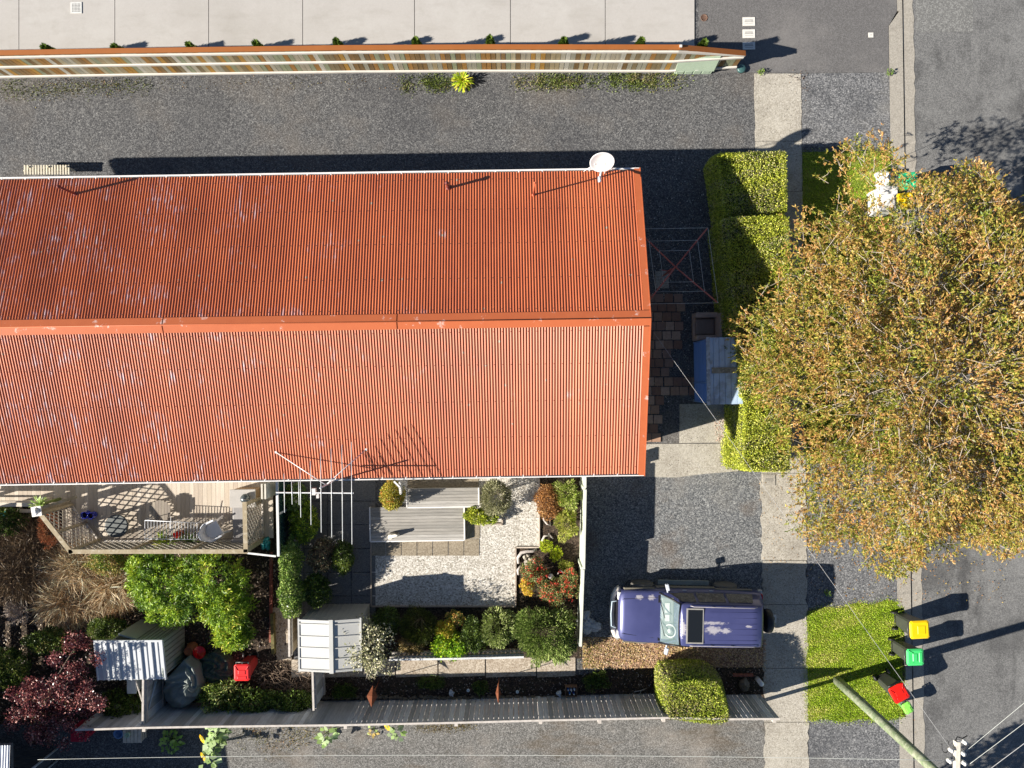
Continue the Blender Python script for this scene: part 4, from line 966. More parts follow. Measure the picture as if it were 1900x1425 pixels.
for dx, dy, r_, lb in ((157, 956, .12, 'cobalt blue glazed pot on the deck, the left of the touching pair'), (168, 957, .115, 'cobalt blue glazed pot on the deck, the right of the touching pair')):
    p = P(dx, dy, .55); t = thing('plant_pot', (p.x, p.y, DZ), lb, 'pot', 'blue glazed pots')
    m = MB(); m.lathe((p.x, p.y, DZ), [(r_ * .7, 0), (r_, .12), (r_ * 1.05, .22), (r_ * .85, .3), (r_ * .95, .33), (r_ * .8, .33), (r_ * .75, .2), (0, .18)], 20); m.build('pot', BLUE, t)
    m = MB(); m.lathe((p.x, p.y, DZ), [(r_ * .76, .24), (0, .26)], 16); m.build('soil', SOIL, t)
# white wire rack (bed frame / airer)
t = thing('drying_rack', P(317, 982, DZ), 'white metal rack with parallel bars lying flat over the deck', 'rack')
WM = plain('white_metal', (.78, .79, .82), .35, .05, 3)
z = .95; m = MB(); cs = [P(269, 965.5, z), P(366, 970, z), P(365, 1001, z), P(269, 1000, z)]
for i in range(4): m.tube([cs[i], cs[(i + 1) % 4]], .012, 8)
m.tube([P(317, 958, z + .05), P(317, 1003, z - .02)], .012, 8); m.build('frame', WM, t)
m = MB()
for k in range(1, 17): f = k / 17; m.tube([cs[0] + (cs[1] - cs[0]) * f, cs[3] + (cs[2] - cs[3]) * f], .0085, 6)
m.build('bar', WM, t)
for a in (P(271, 966, z), P(365, 971, z), P(364, 1000, z), P(271, 999, z)): m = MB(); m.tube([a, Vector((a.x * .995, a.y + .05, DZ))], .011, 6); m.build('leg', WM, t)
t = thing('flower_pot', P(331, 989, .5), 'small pot of bright red geranium flowers under the white rack', 'flower pot')
p = P(331, 991, .5); m = MB(); m.lathe((p.x, p.y, DZ), [(.08, 0), (.11, .2), (.1, .2), (0, .17)], 14); m.build('pot', plain('terracotta_small', (.4, .14, .07), .8), t)
n = 260; q = rnd3(n) * .1 * rng.random((n, 1)) ** .4 + np.array([p.x, p.y, .62]); leaves('blossom', q, rnd3(n), rnd3(n) + np.array([0, 0, .6]), .035, .03, pick(n, [(.7, .015, .01), (.8, .05, .03)]), LEAF, parent=t)
# moulded plastic chair, turned
p = P(400, 982, .5); rz = R(28)
t = thing('plastic_chair', (p.x, p.y, DZ), 'white moulded plastic garden chair on the deck', 'chair', rz=rz, local=True)
WP = plain('white_plastic', (.74, .77, .84), .35, .04, 3)
def lm(f, name, mat, bevel=.01): m = MB(); f(m); return m.build(name, mat, t, bevel=bevel)
lm(lambda m: m.box((0, 0, .42), (.46, .46, .03)), 'seat', WP, .012)
def bk(m):
    n = 9; r0 = .27
    for j in range(2): pass
    vs = []; 
    for i in range(n):
        a = R(-75 + 150 * i / (n - 1)) + math.pi
        for rr_, zz in ((.25, .43), (.31, .86 if 2 < i < 6 else .8 - .03 * abs(i - 4)), (.335, .86 if 2 < i < 6 else .8 - .03 * abs(i - 4)), (.275, .43)): vs.append((rr_ * math.cos(a) + .02, rr_ * math.sin(a), zz))
    m.add(vs, [(i * 4 + k, (i + 1) * 4 + k, (i + 1) * 4 + (k + 1) % 4, i * 4 + (k + 1) % 4) for i in range(n - 1) for k in range(4)], True)
lm(bk, 'backrest', WP, 0)
for s in (1, -1): lm(lambda m: (m.bar((-.1, s * .29, .64), (.24, s * .27, .62), .06, .025), m.bar((.2, s * .27, .62), (.24, s * .25, .42), .05, .03)), 'armrest', WP)
for sx in (1, -1):
    for sy in (1, -1): lm(lambda m: m.bar((sx * .2, sy * .2, .42), (sx * .3, sy * .27, 0), .07, .04), 'leg', WP)
# grey bench and cabinet
p = P(443, 968, .5); t = thing('garden_bench', (p.x, p.y, DZ), 'long grey bench seat at the east end of the deck partly under the lattice gate', 'bench')
GP = plain('grey_plastic', (.26, .25, .25), .55, .1, 4)
m = MB(); m.box((p.x, p.y, .5), (.36, 1.1, .1)); m.build('seat', GP, t, bevel=.03)
m = MB(); m.box((p.x, p.y - .62, .55), (.44, .2, .16)); m.build('end_cushion', GP, t, bevel=.05)
m = MB(); m.box((p.x, p.y + .4, .36), (.3, .06, .2)); m.box((p.x, p.y - .4, .36), (.3, .06, .2)); m.build('leg', GP, t)
p = P(450, 925, .95); t = thing('cabinet', (p.x, p.y, DZ), 'wooden cabinet with pale speckled top against the house on the deck', 'cabinet')
m = MB(); m.box((p.x, p.y, .58), (.72, .5, .66)); m.build('body', plain('brown_board', (.3, .2, .11), .7), t)
m = MB(); m.box((p.x, p.y, .93), (.8, .56, .05)); m.build('top', CONC, t, bevel=.01)
p = P(453, 926, 1.15); t = thing('cooking_pot', (p.x, p.y, .955), 'dark rounded cooking pot standing on the speckled cabinet top', 'pot')
m = MB(); m.lathe((p.x, p.y, .955), [(.12, 0), (.15, .08), (.13, .18), (.06, .22), (0, .23)], 18); m.build('body', plain('dark_steel', (.12, .14, .15), .3, .1, metal=.6), t)
m = MB(); m.tube([(p.x - .12, p.y, 1.14), (p.x, p.y, 1.24), (p.x + .12, p.y, 1.14)], .01, 6); m.build('handle', GP, t)
p = P(491, 1010, .4); t = thing('bag', (p.x, p.y, .0), 'teal blue net bag lying between the lattice gate and the glass screen', 'bag')
m = MB(); m.blob((p.x, p.y, .3), (.16, .18, .14), 4, .3); m.build('bag', plain('teal_plastic', (.02, .28, .3), .4, .4, 12), t)
p = P(3, 952, .1); t = thing('bowl', (p.x, p.y, 0), 'turquoise rimmed bowl in the shade at the left edge below the deck', 'bowl')
m = MB(); m.lathe((p.x, p.y, 0), [(.1, 0), (.17, .14), (.15, .14), (.08, .04), (0, .03)], 20); m.build('bowl', plain('turquoise', (.05, .45, .42), .4), t)

# central stepped platforms
PLW = island('silver_board', [(.31, .295, .27), (.4, .38, .35), (.46, .44, .41), (.36, .34, .31)], grain=(1.1, 12, 1), gs=1.8, amt=.45)
for nm, x0, x1, y0, y1, z, lb in (('w', 687, 861, 939, 1005, .2, 'lower silver grey timber platform step with white edging where the cat sits'), ('u', 755, 888, 905, 942, .38, 'upper silver grey timber platform beside the house')):
    a, b = P(x0, y1, z), P(x1, y0, z); t = thing('timber_platform', ((a.x + b.x) / 2, (a.y + b.y) / 2, 0), lb, 'platform', 'timber platforms')
    m = MB(); yy = a.y; n = max(1, round((b.y - a.y) / .098)); st = (b.y - a.y) / n
    for k in range(n): m.box(((a.x + b.x) / 2, a.y + st * (k + .5), z - .015), (b.x - a.x, st - .007, .03))
    m.build('decking', PLW, t)
    m = MB(); 
    for q, r_ in (((a.x, a.y), (b.x, a.y)), ((b.x, a.y), (b.x, b.y)), ((a.x, a.y), (a.x, b.y))): m.bar((*q, z - .07), (*r_, z - .07), .04, .16)
    m.box(((a.x + b.x) / 2, (a.y + b.y) / 2, z / 2 - .04), (b.x - a.x - .06, b.y - a.y - .06, z - .1)); m.build('edge_board', WHITE, t)
# little white gate
t = thing('garden_gate', P(748, 905, 0), 'small white picket gate post beside the red green bush', 'gate')
m = MB()
a, b = P(741, 896, 1.3), P(743, 916, 1.3)
for q in np.linspace(0, 1, 6): p = a + (b - a) * float(q); m.box((p.x, p.y, .68), (.03, .05, 1.25))
m.build('picket', WHITE, t)
m = MB(); m.bar(a + Vector((0, 0, -.02)), b + Vector((0, 0, -.02)), .06, .05); m.bar(Vector((a.x, a.y, .3)), Vector((b.x, b.y, .3)), .05, .05); m.bar(P(731, 893, 1.3), P(742, 904, 1.3), .05, .05); m.build('rail', WHITE, t)

# the cat on the lower platform
p = P(733, 992, .3); t = thing('cat', (p.x, p.y, .2), 'white and grey cat sitting on the lower timber platform', 'cat', rz=R(10), local=True)
CW = plain('white_fur', (.72, .68, .6), .9, .08, 40); CG = plain('grey_fur', (.12, .11, .1), .9, .3, 30)
def skin(name, pts, edges, mat, parent):
    me = bpy.data.meshes.new(name); me.from_pydata([q[:3] for q in pts], edges, []); o = bpy.data.objects.new(name, me); COL.objects.link(o); o.parent = parent
    sk = o.modifiers.new('skin', 'SKIN'); ly = me.skin_vertices[0] if me.skin_vertices else None
    if ly is None: bpy.context.view_layer.objects.active = o
    for i, q in enumerate(pts): me.skin_vertices[0].data[i].radius = (q[3], q[3]); me.skin_vertices[0].data[i].use_root = (i == 0)
    sb = o.modifiers.new('sub', 'SUBSURF'); sb.levels = 2; sb.render_levels = 2; me.materials.append(mat); ORI[o.name] = Vector((0, 0, 0)); return o
def meta(name, balls, mat, parent, res=.012):
    """one continuous skin over overlapping lumps: (x, y, z, rx, ry, rz)"""
    mbd = bpy.data.metaballs.new(name); mbd.resolution = res; mbd.render_resolution = res; mbd.threshold = .4
    for x, y, z, rx, ry, rz in balls:
        e = mbd.elements.new(type='ELLIPSOID'); e.co = (x, y, z); r0 = max(rx, ry, rz); e.radius = r0 * 1.7; e.size_x, e.size_y, e.size_z = rx / r0, ry / r0, rz / r0
    mo = bpy.data.objects.new(name, mbd); COL.objects.link(mo); bpy.context.view_layer.update()
    me = bpy.data.meshes.new_from_object(mo.evaluated_get(bpy.context.evaluated_depsgraph_get())); bpy.data.objects.remove(mo); bpy.data.metaballs.remove(mbd)
    me.name = name; me.materials.clear(); me.materials.append(mat)
    for pl in me.polygons: pl.use_smooth = True
    o = bpy.data.objects.new(name, me); COL.objects.link(o); o.parent = parent; ORI[o.name] = Vector((0, 0, 0)); return o
def cat_mat():
    m, tt, pp = _nodes('cat_fur'); v = _pos(tt, obj=True); n_ = _noise(tt, v, 9, 3); sx = tt.nodes.new('ShaderNodeSeparateXYZ'); tt.links.new(v, sx.inputs[0])
    a = tt.nodes.new('ShaderNodeMath'); a.operation = 'MULTIPLY_ADD'; tt.links.new(n_, a.inputs[0]); a.inputs[1].default_value = .08; tt.links.new(sx.outputs[1], a.inputs[2])
    tt.links.new(_ramp(tt, a.outputs[0], [(.055, (.72, .68, .6)), (.075, (.13, .12, .1))]), pp.inputs['Base Color']); pp.inputs['Roughness'].default_value = .95; return m
meta('body', [(-.1, -.0, .09, .1, .085, .09), (-.02, .0, .11, .085, .075, .11), (.04, 0, .16, .06, .06, .09), (.085, -.005, .235, .052, .05, .05), (.128, -.008, .222, .026, .024, .02), (.06, -.035, .05, .024, .022, .06), (.06, .03, .05, .024, .022, .06), (.085, -.035, .015, .032, .02, .016), (.085, .03, .015, .032, .02, .016), (-.08, -.07, .04, .07, .03, .04), (-.08, .06, .04, .07, .03, .04), (-.19, -.03, .03, .06, .02, .02), (-.22, -.08, .025, .03, .04, .018), (-.17, -.12, .022, .05, .02, .016)], cat_mat(), t)
m = MB()
for s in (1, -1): m.add([(.07, s * .045, .265), (.1, s * .02, .275), (.06, s * .018, .275), (.075, s * .038, .315)], [(0, 1, 3), (1, 2, 3), (2, 0, 3), (0, 2, 1)])
m.build('ear', CG, t)
m = MB()
for s in (1, -1): m.lathe((.126, s * .022 - .008, .246), [(.007, 0), (.006, .004), (0, .006)], 8, M=Matrix.Rotation(R(70), 3, 'Y'))
m.lathe((.15, -.008, .226), [(.007, 0), (0, .005)], 8, M=Matrix.Rotation(R(80), 3, 'Y')); m.build('face_features', plain('black_eye', (.01, .01, .01), .2), t)

# ================================================================ VEHICLE
def section(hw, zs_):
    return hw, zs_
ca = P(1275, 1143, 0.7)
CAR = thing('parked_car', (0, 0, 0), 'dark blue four wheel drive with sunroof and faded paint parked on the gravel', 'car', local=True)
y_c = (712.5 - 1134) / 57.5 - .0
front = P(1137, 1137, .5)
CAR.location = (front.x, front.y + .03, 0.004); CAR.rotation_euler = (0, 0, R(-2.0))
def car_paint():
    m, t, p = _nodes('blue_violet_paint'); v = _pos(t, obj=True); sx = t.nodes.new('ShaderNodeSeparateXYZ'); t.links.new(v, sx.inputs[0])
    c = _ramp(t, _noise(t, v, 1.2, 4), [(.3, (.058, .066, .18)), (.7, (.078, .086, .22))])
    def blob(cx, cy, rx, ry):
        mp = t.nodes.new('ShaderNodeMapping'); tc = t.nodes.new('ShaderNodeTexCoord'); mp.inputs['Location'].default_value = (-cx / rx, -cy / ry, 0); mp.inputs['Scale'].default_value = (1 / rx, 1 / ry, 0)
        t.links.new(tc.outputs['Object'], mp.inputs[0]); ln = t.nodes.new('ShaderNodeVectorMath'); ln.operation = 'LENGTH'; t.links.new(mp.outputs[0], ln.inputs[0])
        a = t.nodes.new('ShaderNodeMath'); a.operation = 'MULTIPLY_ADD'; t.links.new(_noise(t, _pos(t, 2.2, 5, 1, obj=True), 5, 5, .7), a.inputs[0]); a.inputs[1].default_value = 2.6; t.links.new(ln.outputs['Value'], a.inputs[2])
        return _ramp(t, a.outputs[0], [(.0, 1), (1, 0)]) if False else _ramp2(t, a.outputs[0])
    def _ramp2(t, f):
        mr = t.nodes.new('ShaderNodeMapRange'); mr.inputs[1].default_value = 1.75; mr.inputs[2].default_value = 2.2; mr.inputs[3].default_value = .85; mr.inputs[4].default_value = 0
        t.links.new(f, mr.inputs[0]); return mr.outputs[0]
    for q in ((2.85, -.1, .3, .15), (3.2, -.12, .2, .1), (3.9, .02, .12, .05), (.75, .62, .14, .09), (1.12, .62, .14, .1), (1.95, -.1, .1, .3), (2.8, .1, .5, .06)): c = _mix(t, blob(*q), c, (.55, .52, .55))
    t.links.new(c, p.inputs['Base Color']); p.inputs['Roughness'].default_value = .38; p.inputs['Metallic'].default_value = .25
    p.inputs['Coat Weight'].default_value = .5; p.inputs['Coat Roughness'].default_value = .2; return m
PAINT = car_paint(); CLAD = plain('grey_cladding', (.2, .18, .14), .5, .1, 5); CHR = plain('silver_bumper', (.62, .58, .52), .35, .08, 4)
BLK = plain('black_trim', (.015, .015, .017), .5); TYRE = plain('tyre_rubber', (.13, .122, .11), .9, .2, 20)
CGL = glass('tinted_glass', (.03, .028, .022), .04)
def loft(m, secs, cap=True, smooth=True):
    """secs: list of (x, [(y, z), ...]) half profiles, mirrored"""
    k = len(secs[0][1]); vs = []
    for x, pr in secs:
        xs_ = [x] * k if not isinstance(x, (list, tuple)) else x
        vs += [(xs_[i], pr[i][0], pr[i][1]) for i in range(k)] + [(xs_[i], -pr[i][0], pr[i][1]) for i in range(k - 1, -1, -1)]
    n = 2 * k; fs = [(i * n + j, i * n + j + 1, (i + 1) * n + j + 1, (i + 1) * n + j) for i in range(len(secs) - 1) for j in range(n - 1)]
    fs += [(i * n + n - 1, i * n, (i + 1) * n, (i + 1) * n + n - 1) for i in range(len(secs) - 1)]
    if cap: fs += [tuple(range(n))[::-1], tuple(range((len(secs) - 1) * n, len(secs) * n))]
    m.add(vs, fs, smooth)
m = MB()
def bp(w_, zt, crown=.0, wt=None): wt = wt or w_ - .06; return [(w_ * .9, .42), (w_, .5), (w_ + .005, .72), (w_, zt - .12), (w_ - .03, zt - .04), (wt - .04, zt), (wt * .55, zt + crown), (0.001, zt + crown * 1.2)]
loft(m, [(.12, bp(.66, .82, .02)), (.2, bp(.74, .9, .03)), (.32, bp(.79, .945, .035)), (.7, bp(.815, .975, .04)), (1.2, bp(.825, 1.0, .035)), (1.45, bp(.83, 1.03, .01)), (1.6, bp(.83, 1.04, 0)), (2.6, bp(.84, 1.05, 0)), (3.7, bp(.835, 1.05, 0)), (4.3, bp(.81, 1.05, 0)), (4.5, bp(.79, 1.04, 0)), (4.56, bp(.76, .98, 0))])
m.build('body', PAINT, CAR)
# cabin: lower edge at the belt, roof above
m = MB()
def cp(wb, wt, zt, zb=1.04): return [(wb, zb), (wb - .0 + (wt - wb) * .5, (zb + zt) / 2), (wt, zt - .05), (wt - .035, zt), (wt * .5, zt + .025), (0.001, zt + .03)]
loft(m, [(1.86, cp(.8, .62, 1.66)), (1.95, cp(.8, .635, 1.69)), (2.2, cp(.8, .65, 1.71)), (3.2, cp(.8, .655, 1.72)), (4.0, cp(.79, .645, 1.71)), (4.27, cp(.78, .63, 1.69)), (4.36, cp(.775, .62, 1.62)), (4.46, cp(.77, .6, 1.35))])
m.build('cabin', PAINT, CAR)
m = MB(); m.tube([(1.36, .77, 1.0), (1.62, .71, 1.36), (1.86, .625, 1.66)], .028, 6); m.tube([(1.36, -.77, 1.0), (1.62, -.71, 1.36), (1.86, -.625, 1.66)], .028, 6); m.tube([(1.86, .62, 1.67), (1.82, .3, 1.69), (1.81, 0, 1.695), (1.82, -.3, 1.69), (1.86, -.62, 1.67)], .02, 6)
m.build('windscreen_pillar', BLK, CAR)
WSG = glass('windscreen_glass', (.35, .5, .48), .03, .28)
m = MB(); ws = []
for i in range(9):
    y = -.75 + 1.5 * i / 8; b = 1 - (y / .8) ** 2 * .3
    ws.append(((1.37 + (1 - b) * .1, y, 1.015), (1.84, y * .8, 1.67)))
m.add([p for q in ws for p in q], [(2 * i, 2 * i + 1, 2 * i + 3, 2 * i + 2) for i in range(8)], True); m.build('windscreen', WSG, CAR)
for s in (1, -1):
    for xa, xb, xc, xd in ((1.62, 2.38, 2.36, 1.93), (2.46, 3.3, 3.26, 2.44), (3.38, 4.2, 4.06, 3.34)):
        m = MB(); off = .012
        lo, hi = 1.075, 1.6; wl, wh = .8 - .15 * .05 + off, .8 - (.145) * .88 + off
        m.quad((xa, s * wl, lo), (xb, s * wl, lo), (xc, s * wh, hi), (xd, s * wh, hi)); g = m.build('side_window', CGL, CAR)
m = MB(); m.quad((4.49, -.6, 1.1), (4.49, .6, 1.1), (4.42, .52, 1.52), (4.42, -.52, 1.52)); m.build('rear_window', CGL, CAR)
m = MB(); m.box((2.29, 0, 1.748), (.52, 1.06, .012)); m.build('sunroof_frame', plain('sunroof_trim', (.3, .29, .27), .5), CAR, bevel=.005)
m = MB(); m.box((2.29, 0, 1.757), (.43, .97, .01)); m.build('sunroof', glass('black_glass', (.012, .014, .016), .15), CAR)
for s in (1, -1):
    m = MB(); m.tube([(2.15, s * .6, 1.735), (2.25, s * .585, 1.785), (4.05, s * .575, 1.785), (4.15, s * .59, 1.73)], .014, 6)
    for x in (2.8, 3.4): m.box((x, s * .58, 1.76), (.05, .03, .05))
    m.build('roof_rail', plain('rail_grey', (.35, .33, .36), .4), CAR)
m = MB()
for y in (-.42, -.25, -.08, .08, .25, .42): m.box((3.42, y, 1.745 - abs(y) * .02), (1.4, .014, .012))
m.build('roof_rib', PAINT, CAR)
m = MB(); m.bar((.22, .54, .97), (1.38, .64, 1.016), .01, .008); m.bar((.22, -.52, .97), (1.38, -.64, 1.016), .01, .008); m.bar((1.36, -.7, 1.028), (1.36, .7, 1.028), .07, .008); m.build('bonnet_seam', BLK, CAR)
for a, b in (((1.38, .55, 1.05), (1.5, .05, 1.2)), ((1.4, -.02, 1.05), (1.5, -.5, 1.19))): m = MB(); m.bar(a, b, .02, .015); m.build('wiper', BLK, CAR)
m = MB(); m.tube([(0.2, .8, .53), (.09, .72, .53), (.0, .5, .52), (-.03, 0, .52), (.0, -.5, .52), (.09, -.72, .53), (.2, -.8, .53)], .085, 8); m.build('bumper', CHR, CAR)
m = MB(); m.tube([(.1, .42, .75), (-.06, .38, .7), (-.08, 0, .7), (-.06, -.38, .7), (.1, -.42, .75)], .022, 6); m.tube([(-.06, .3, .7), (-.06, .3, .45)], .02, 6); m.tube([(-.06, -.3, .7), (-.06, -.3, .45)], .02, 6); m.build('nudge_bar', plain('pale_blue_bar', (.45, .55, .62), .35), CAR)
m = MB(); m.box((.1, 0, .72), (.05, .9, .16)); m.build('grille', BLK, CAR)
for s in (1, -1):
    m = MB(); m.box((.17, s * .6, .76), (.14, .24, .16)); m.build('headlight', plain('headlight_lens', (.7, .7, .68), .15), CAR, bevel=.02)
    m = MB(); m.box((.78, s * .83, .76), (1.0, .07, .1)); m.box((3.72, s * .84, .76), (1.15, .07, .1)); m.build('wheel_arch', CLAD, CAR, bevel=.03)
    m = MB(); m.box((2.24, s * .85, .6), (1.85, .04, .2)); m.build('side_cladding', CLAD, CAR, bevel=.015)
    m = MB(); m.box((2.24, s * .93, .36), (1.62, .16, .05)); m.build('side_step', plain('step_grey', (.26, .29, .26), .6), CAR, bevel=.015)
    for x in (2.15, 2.98): m = MB(); m.box((x, s * .842, .93), (.12, .025, .03)); m.build('door_handle', plain('handle_grey', (.6, .6, .6), .4), CAR)
    m = MB(); m.box((1.58, s * .98, 1.12), (.1, .2, .14), rz=s * .25); m.bar((1.6, s * .8, 1.08), (1.58, s * .93, 1.1), .05, .04); m.build('wing_mirror', plain('mirror_silver', (.6, .64, .72), .25), CAR, bevel=.02)
    for x in (.92, 3.57):
        m = MB(); Mx = Matrix.Rotation(R(90), 3, 'X'); m.lathe((x, s * .8, .36), [(.2, -.12), (.34, -.12), (.365, -.08), (.37, 0), (.365, .08), (.34, .12), (.2, .12)], 28, M=Mx); wh = m.build('wheel', TYRE, CAR)
        m = MB(); sg = .09 * s
        m.lathe((x, s * .8 + sg, .36), [(0, 0), (.06, .015), (.075, -.01), (.2, -.01), (.215, .02), (.215, -.02), (0, -.02)], 24, M=Matrix.Rotation(R(-90 * s), 3, 'X')); rim = m.build('rim', plain('alloy', (.5, .48, .44), .4, .1, metal=.3), wh)
        m = MB()
        for k in range(5): a = 1.257 * k; m.lathe((x + .13 * math.cos(a), s * (.8 + .103), .36 + .13 * math.sin(a)), [(.034, 0), (.034, .006), (0, .008)], 8, M=Matrix.Rotation(R(-90 * s), 3, 'X'))
        m.build('rim_hole', BLK, wh)
m = MB(); Mx = Matrix.Rotation(R(90), 3, 'Y'); m.lathe((4.74, -.05, .92), [(.0, -.12), (.3, -.12), (.35, -.09), (.365, 0), (.35, .09), (.3, .12), (0, .13)], 28, M=Mx); m.build('spare_wheel', plain('spare_cover', (.018, .018, .022), .4), CAR)
m = MB(); m.box((4.62, 0, .52), (.14, 1.6, .18)); m.build('rear_bumper', plain('rear_bumper_grey', (.4, .42, .45), .4), CAR, bevel=.04)
for s in (1, -1): m = MB(); m.box((4.54, s * .7, .88), (.05, .14, .26)); m.build('tail_light', plain('red_lens', (.4, .02, .02), .2), CAR, bevel=.01)
m = MB(); m.box((1.62, 0, .98), (.4, 1.3, .16)); m.build('dashboard', plain('dash_grey', (.25, .27, .27), .6), CAR, bevel=.04)
m = MB()
for k in range(24):
    a0, a1 = 2 * math.pi * k / 24, 2 * math.pi * (k + 1) / 24
    m.bar((1.68 + .15 * math.cos(a0), -.36 + .19 * math.sin(a0), 1.12 + .09 * math.cos(a0)), (1.68 + .15 * math.cos(a1), -.36 + .19 * math.sin(a1), 1.12 + .09 * math.cos(a1)), .025, .025)
m.lathe((1.68, -.36, 1.12), [(.07, -.02), (.07, .02), (0, .03)], 14); m.build('steering_wheel', plain('pale_wheel', (.75, .75, .72), .4), CAR)
for s in (.36, -.36): m = MB(); m.box((2.1, s, .9), (.45, .46, .2)); m.box((2.35, s, 1.15), (.14, .46, .5), M=Matrix.Rotation(R(12), 3, 'Y')); m.build('seat', plain('seat_grey', (.3, .3, .28), .8), CAR, bevel=.05)
m = MB(); m.box((1.6, .33, 1.07), (.14, .3, .01)); m.box((1.6, .02, 1.07), (.14, .2, .01)); m.build('dash_paper', plain('paper', (.75, .74, .7), .8), CAR)

# ================================================================ WHEELIE BINS
def bin_(px, py, lw, ld, h, rz, lidc, label, bodyc=(.05, .055, .045), z=0, group='wheelie bins on the verge', pattern=1, hinge=-1):
    """px, py: middle of the lid; local x runs from the hinge side to the front"""
    c = P(px, py, h + z); t = thing('wheelie_bin', (c.x, c.y, z), label, 'wheelie bin', group, rz=rz, local=True)
    BM = plain('bin_body_%d' % int(px), bodyc, .5, .1, 4); LM = plain('bin_lid_%d' % int(px), lidc, .32, .05, 3, spec=.5)
    m = MB(); hb = h - .07; x1, y1 = ld / 2 - .03, lw / 2 - .03; bx, by = x1 * .68, y1 * .82; bxo = -.05
    def ring(hx, hy, z_, ox): 
        k = .05; return [(ox + sx * (hx - (k if e else 0)), sy * (hy - (0 if e else k)), z_) for sx, sy, es in ((1, 1, (0, 1)), (-1, 1, (1, 0)), (-1, -1, (0, 1)), (1, -1, (1, 0))) for e in es]
    R0 = [ring(bx, by, .05, bxo), ring(x1, y1, hb, 0), ring(x1 + .02, y1 + .02, hb, 0), ring(x1 + .02, y1 + .02, hb + .04, 0)]
    m.add([p for r_ in R0 for p in r_], [(i * 8 + k, i * 8 + (k + 1) % 8, (i + 1) * 8 + (k + 1) % 8, (i + 1) * 8 + k) for i in range(3) for k in range(8)] + [tuple(range(8))[::-1], tuple(range(24, 32))]); m.build('body', BM, t)
    m = MB(); L0 = [ring(ld / 2, lw / 2, h - .035, 0), ring(ld / 2, lw / 2, h - .005, 0), ring(ld / 2 - .05, lw / 2 - .05, h + .025, 0)]
    m.add([p for r_ in L0 for p in r_], [(i * 8 + k, i * 8 + (k + 1) % 8, (i + 1) * 8 + (k + 1) % 8, (i + 1) * 8 + k) for i in range(2) for k in range(8)] + [tuple(range(8))[::-1], tuple(range(16, 24))])
    if pattern == 1:
        m.box((.04, 0, h + .03), (ld * .42, lw * .48, .018), taper=(.9, .9))
    else:
        m.box((-.02, 0, h + .03), (ld * .3, lw * .5, .022), taper=(.75, .85)); m.box((ld * .28, 0, h + .03), (ld * .2, lw * .62, .018), taper=(.8, .9))
        for s in (1, -1): m.bar((-ld * .42, s * lw * .42, h + .03), (-ld * .15, s * lw * .26, h + .035), .02, .02)
    m.build('lid', LM, t, bevel=.008)
    m = MB(); m.tube([(-ld / 2 - .05, -lw * .4, h - .03), (-ld / 2 - .05, lw * .4, h - .03)], .018, 8)
    for s in (1, 0, -1): m.bar((-ld / 2 - .05, s * lw * .38, h - .03), (-ld / 2 + .03, s * lw * .38, h - .03), .03, .03)
    m.build('handle', plain('handle_dark', (.06, .06, .06), .4) if pattern else BM, t)
    for s in (1, -1):
        m = MB(); m.lathe((-ld / 2 + .02, s * (lw / 2 - .02), .1), [(0, -.025), (.1, -.025), (.1, .025), (0, .025)], 18, M=Matrix.Rotation(R(90), 3, 'X')); m.build('wheel', BLK, t)
    m = MB(); m.tube([(-ld / 2 + .02, -lw / 2, .1), (-ld / 2 + .02, lw / 2, .1)], .012, 6); m.build('axle', BLK, t)
    return t
bin_(1706.5, 1168.5, .56, .6, 1.06, R(2), (.85, .55, .005), 'wheelie bin with bright yellow lid on the kerb')
bin_(1698.5, 1219.5, .52, .53, 1.06, R(1), (.06, .58, .16), 'black wheelie bin with green lid standing on the kerb just below the yellow one', pattern=2)
bin_(1669, 1286, .52, .54, 1.0, R(-62), (.72, .015, .008), 'dark wheelie bin with red lid turned askew on the verge', pattern=2)
t = bin_(1684.5, 1314, .3, .36, .6, R(-62), (.25, .68, .1), 'small food caddy with lime green lid behind the red lidded bin', group=None, bodyc=(.1, .3, .08)); t['category'] = 'caddy'
bin_(1686, 336, .54, .56, 1.06, R(5), (.02, .5, .22), 'wheelie bin with dark green lid half hidden by the top of the street tree', pattern=2)
bin_(1681, 372, .5, .52, 1.06, R(8), (.85, .55, .005), 'wheelie bin with yellow lid mostly covered by the street tree leaves')
bin_(449, 1248, .5, .52, .95, R(-90), (.72, .03, .03), 'red lidded bin standing alone in the west garden', group=None, bodyc=(.4, .03, .03), pattern=2)
p = P(146, 1362, .6); t = thing('storage_bin', (p.x, p.y, 0), 'crimson plastic bin outside the end of the paling fence near the dark house', 'bin')
CRM = plain('crimson_plastic', (.5, .02, .05), .4, .08, 4)
m = MB(); m.box((p.x, p.y, .3), (.42, .42, .58)); m.build('body', CRM, t, bevel=.02)
m = MB(); m.box((p.x, p.y, .61), (.48, .46, .05)); m.bar((p.x - .02, p.y + .2, .645), (p.x - .02, p.y - .12, .645), .05, .03); m.build('lid', CRM, t, bevel=.01)
# white board dumped by the bins under the tree
p = P(1650, 368, .9); t = thing('white_appliance', (p.x, p.y, 0), 'white upright box shaped appliance dumped on the lawn under the street tree', 'appliance')
m = MB(); m.box((p.x, p.y, .45), (.55, .75, .9)); m.build('body', WHITE, t, bevel=.02)
m = MB(); m.box((p.x - .29, p.y, .5), (.03, .68, .7)); m.build('door', WHITE, t, bevel=.01)
p = P(1646, 328, .5); t = thing('white_bag', (p.x, p.y, 0), 'crumpled white bag on the lawn between the white appliance and green bin', 'bag')
m = MB(); m.blob((p.x, p.y, .22), (.24, .26, .24), 3, .3); m.build('bag', plain('white_sack', (.75, .75, .75), .5, .05), t)

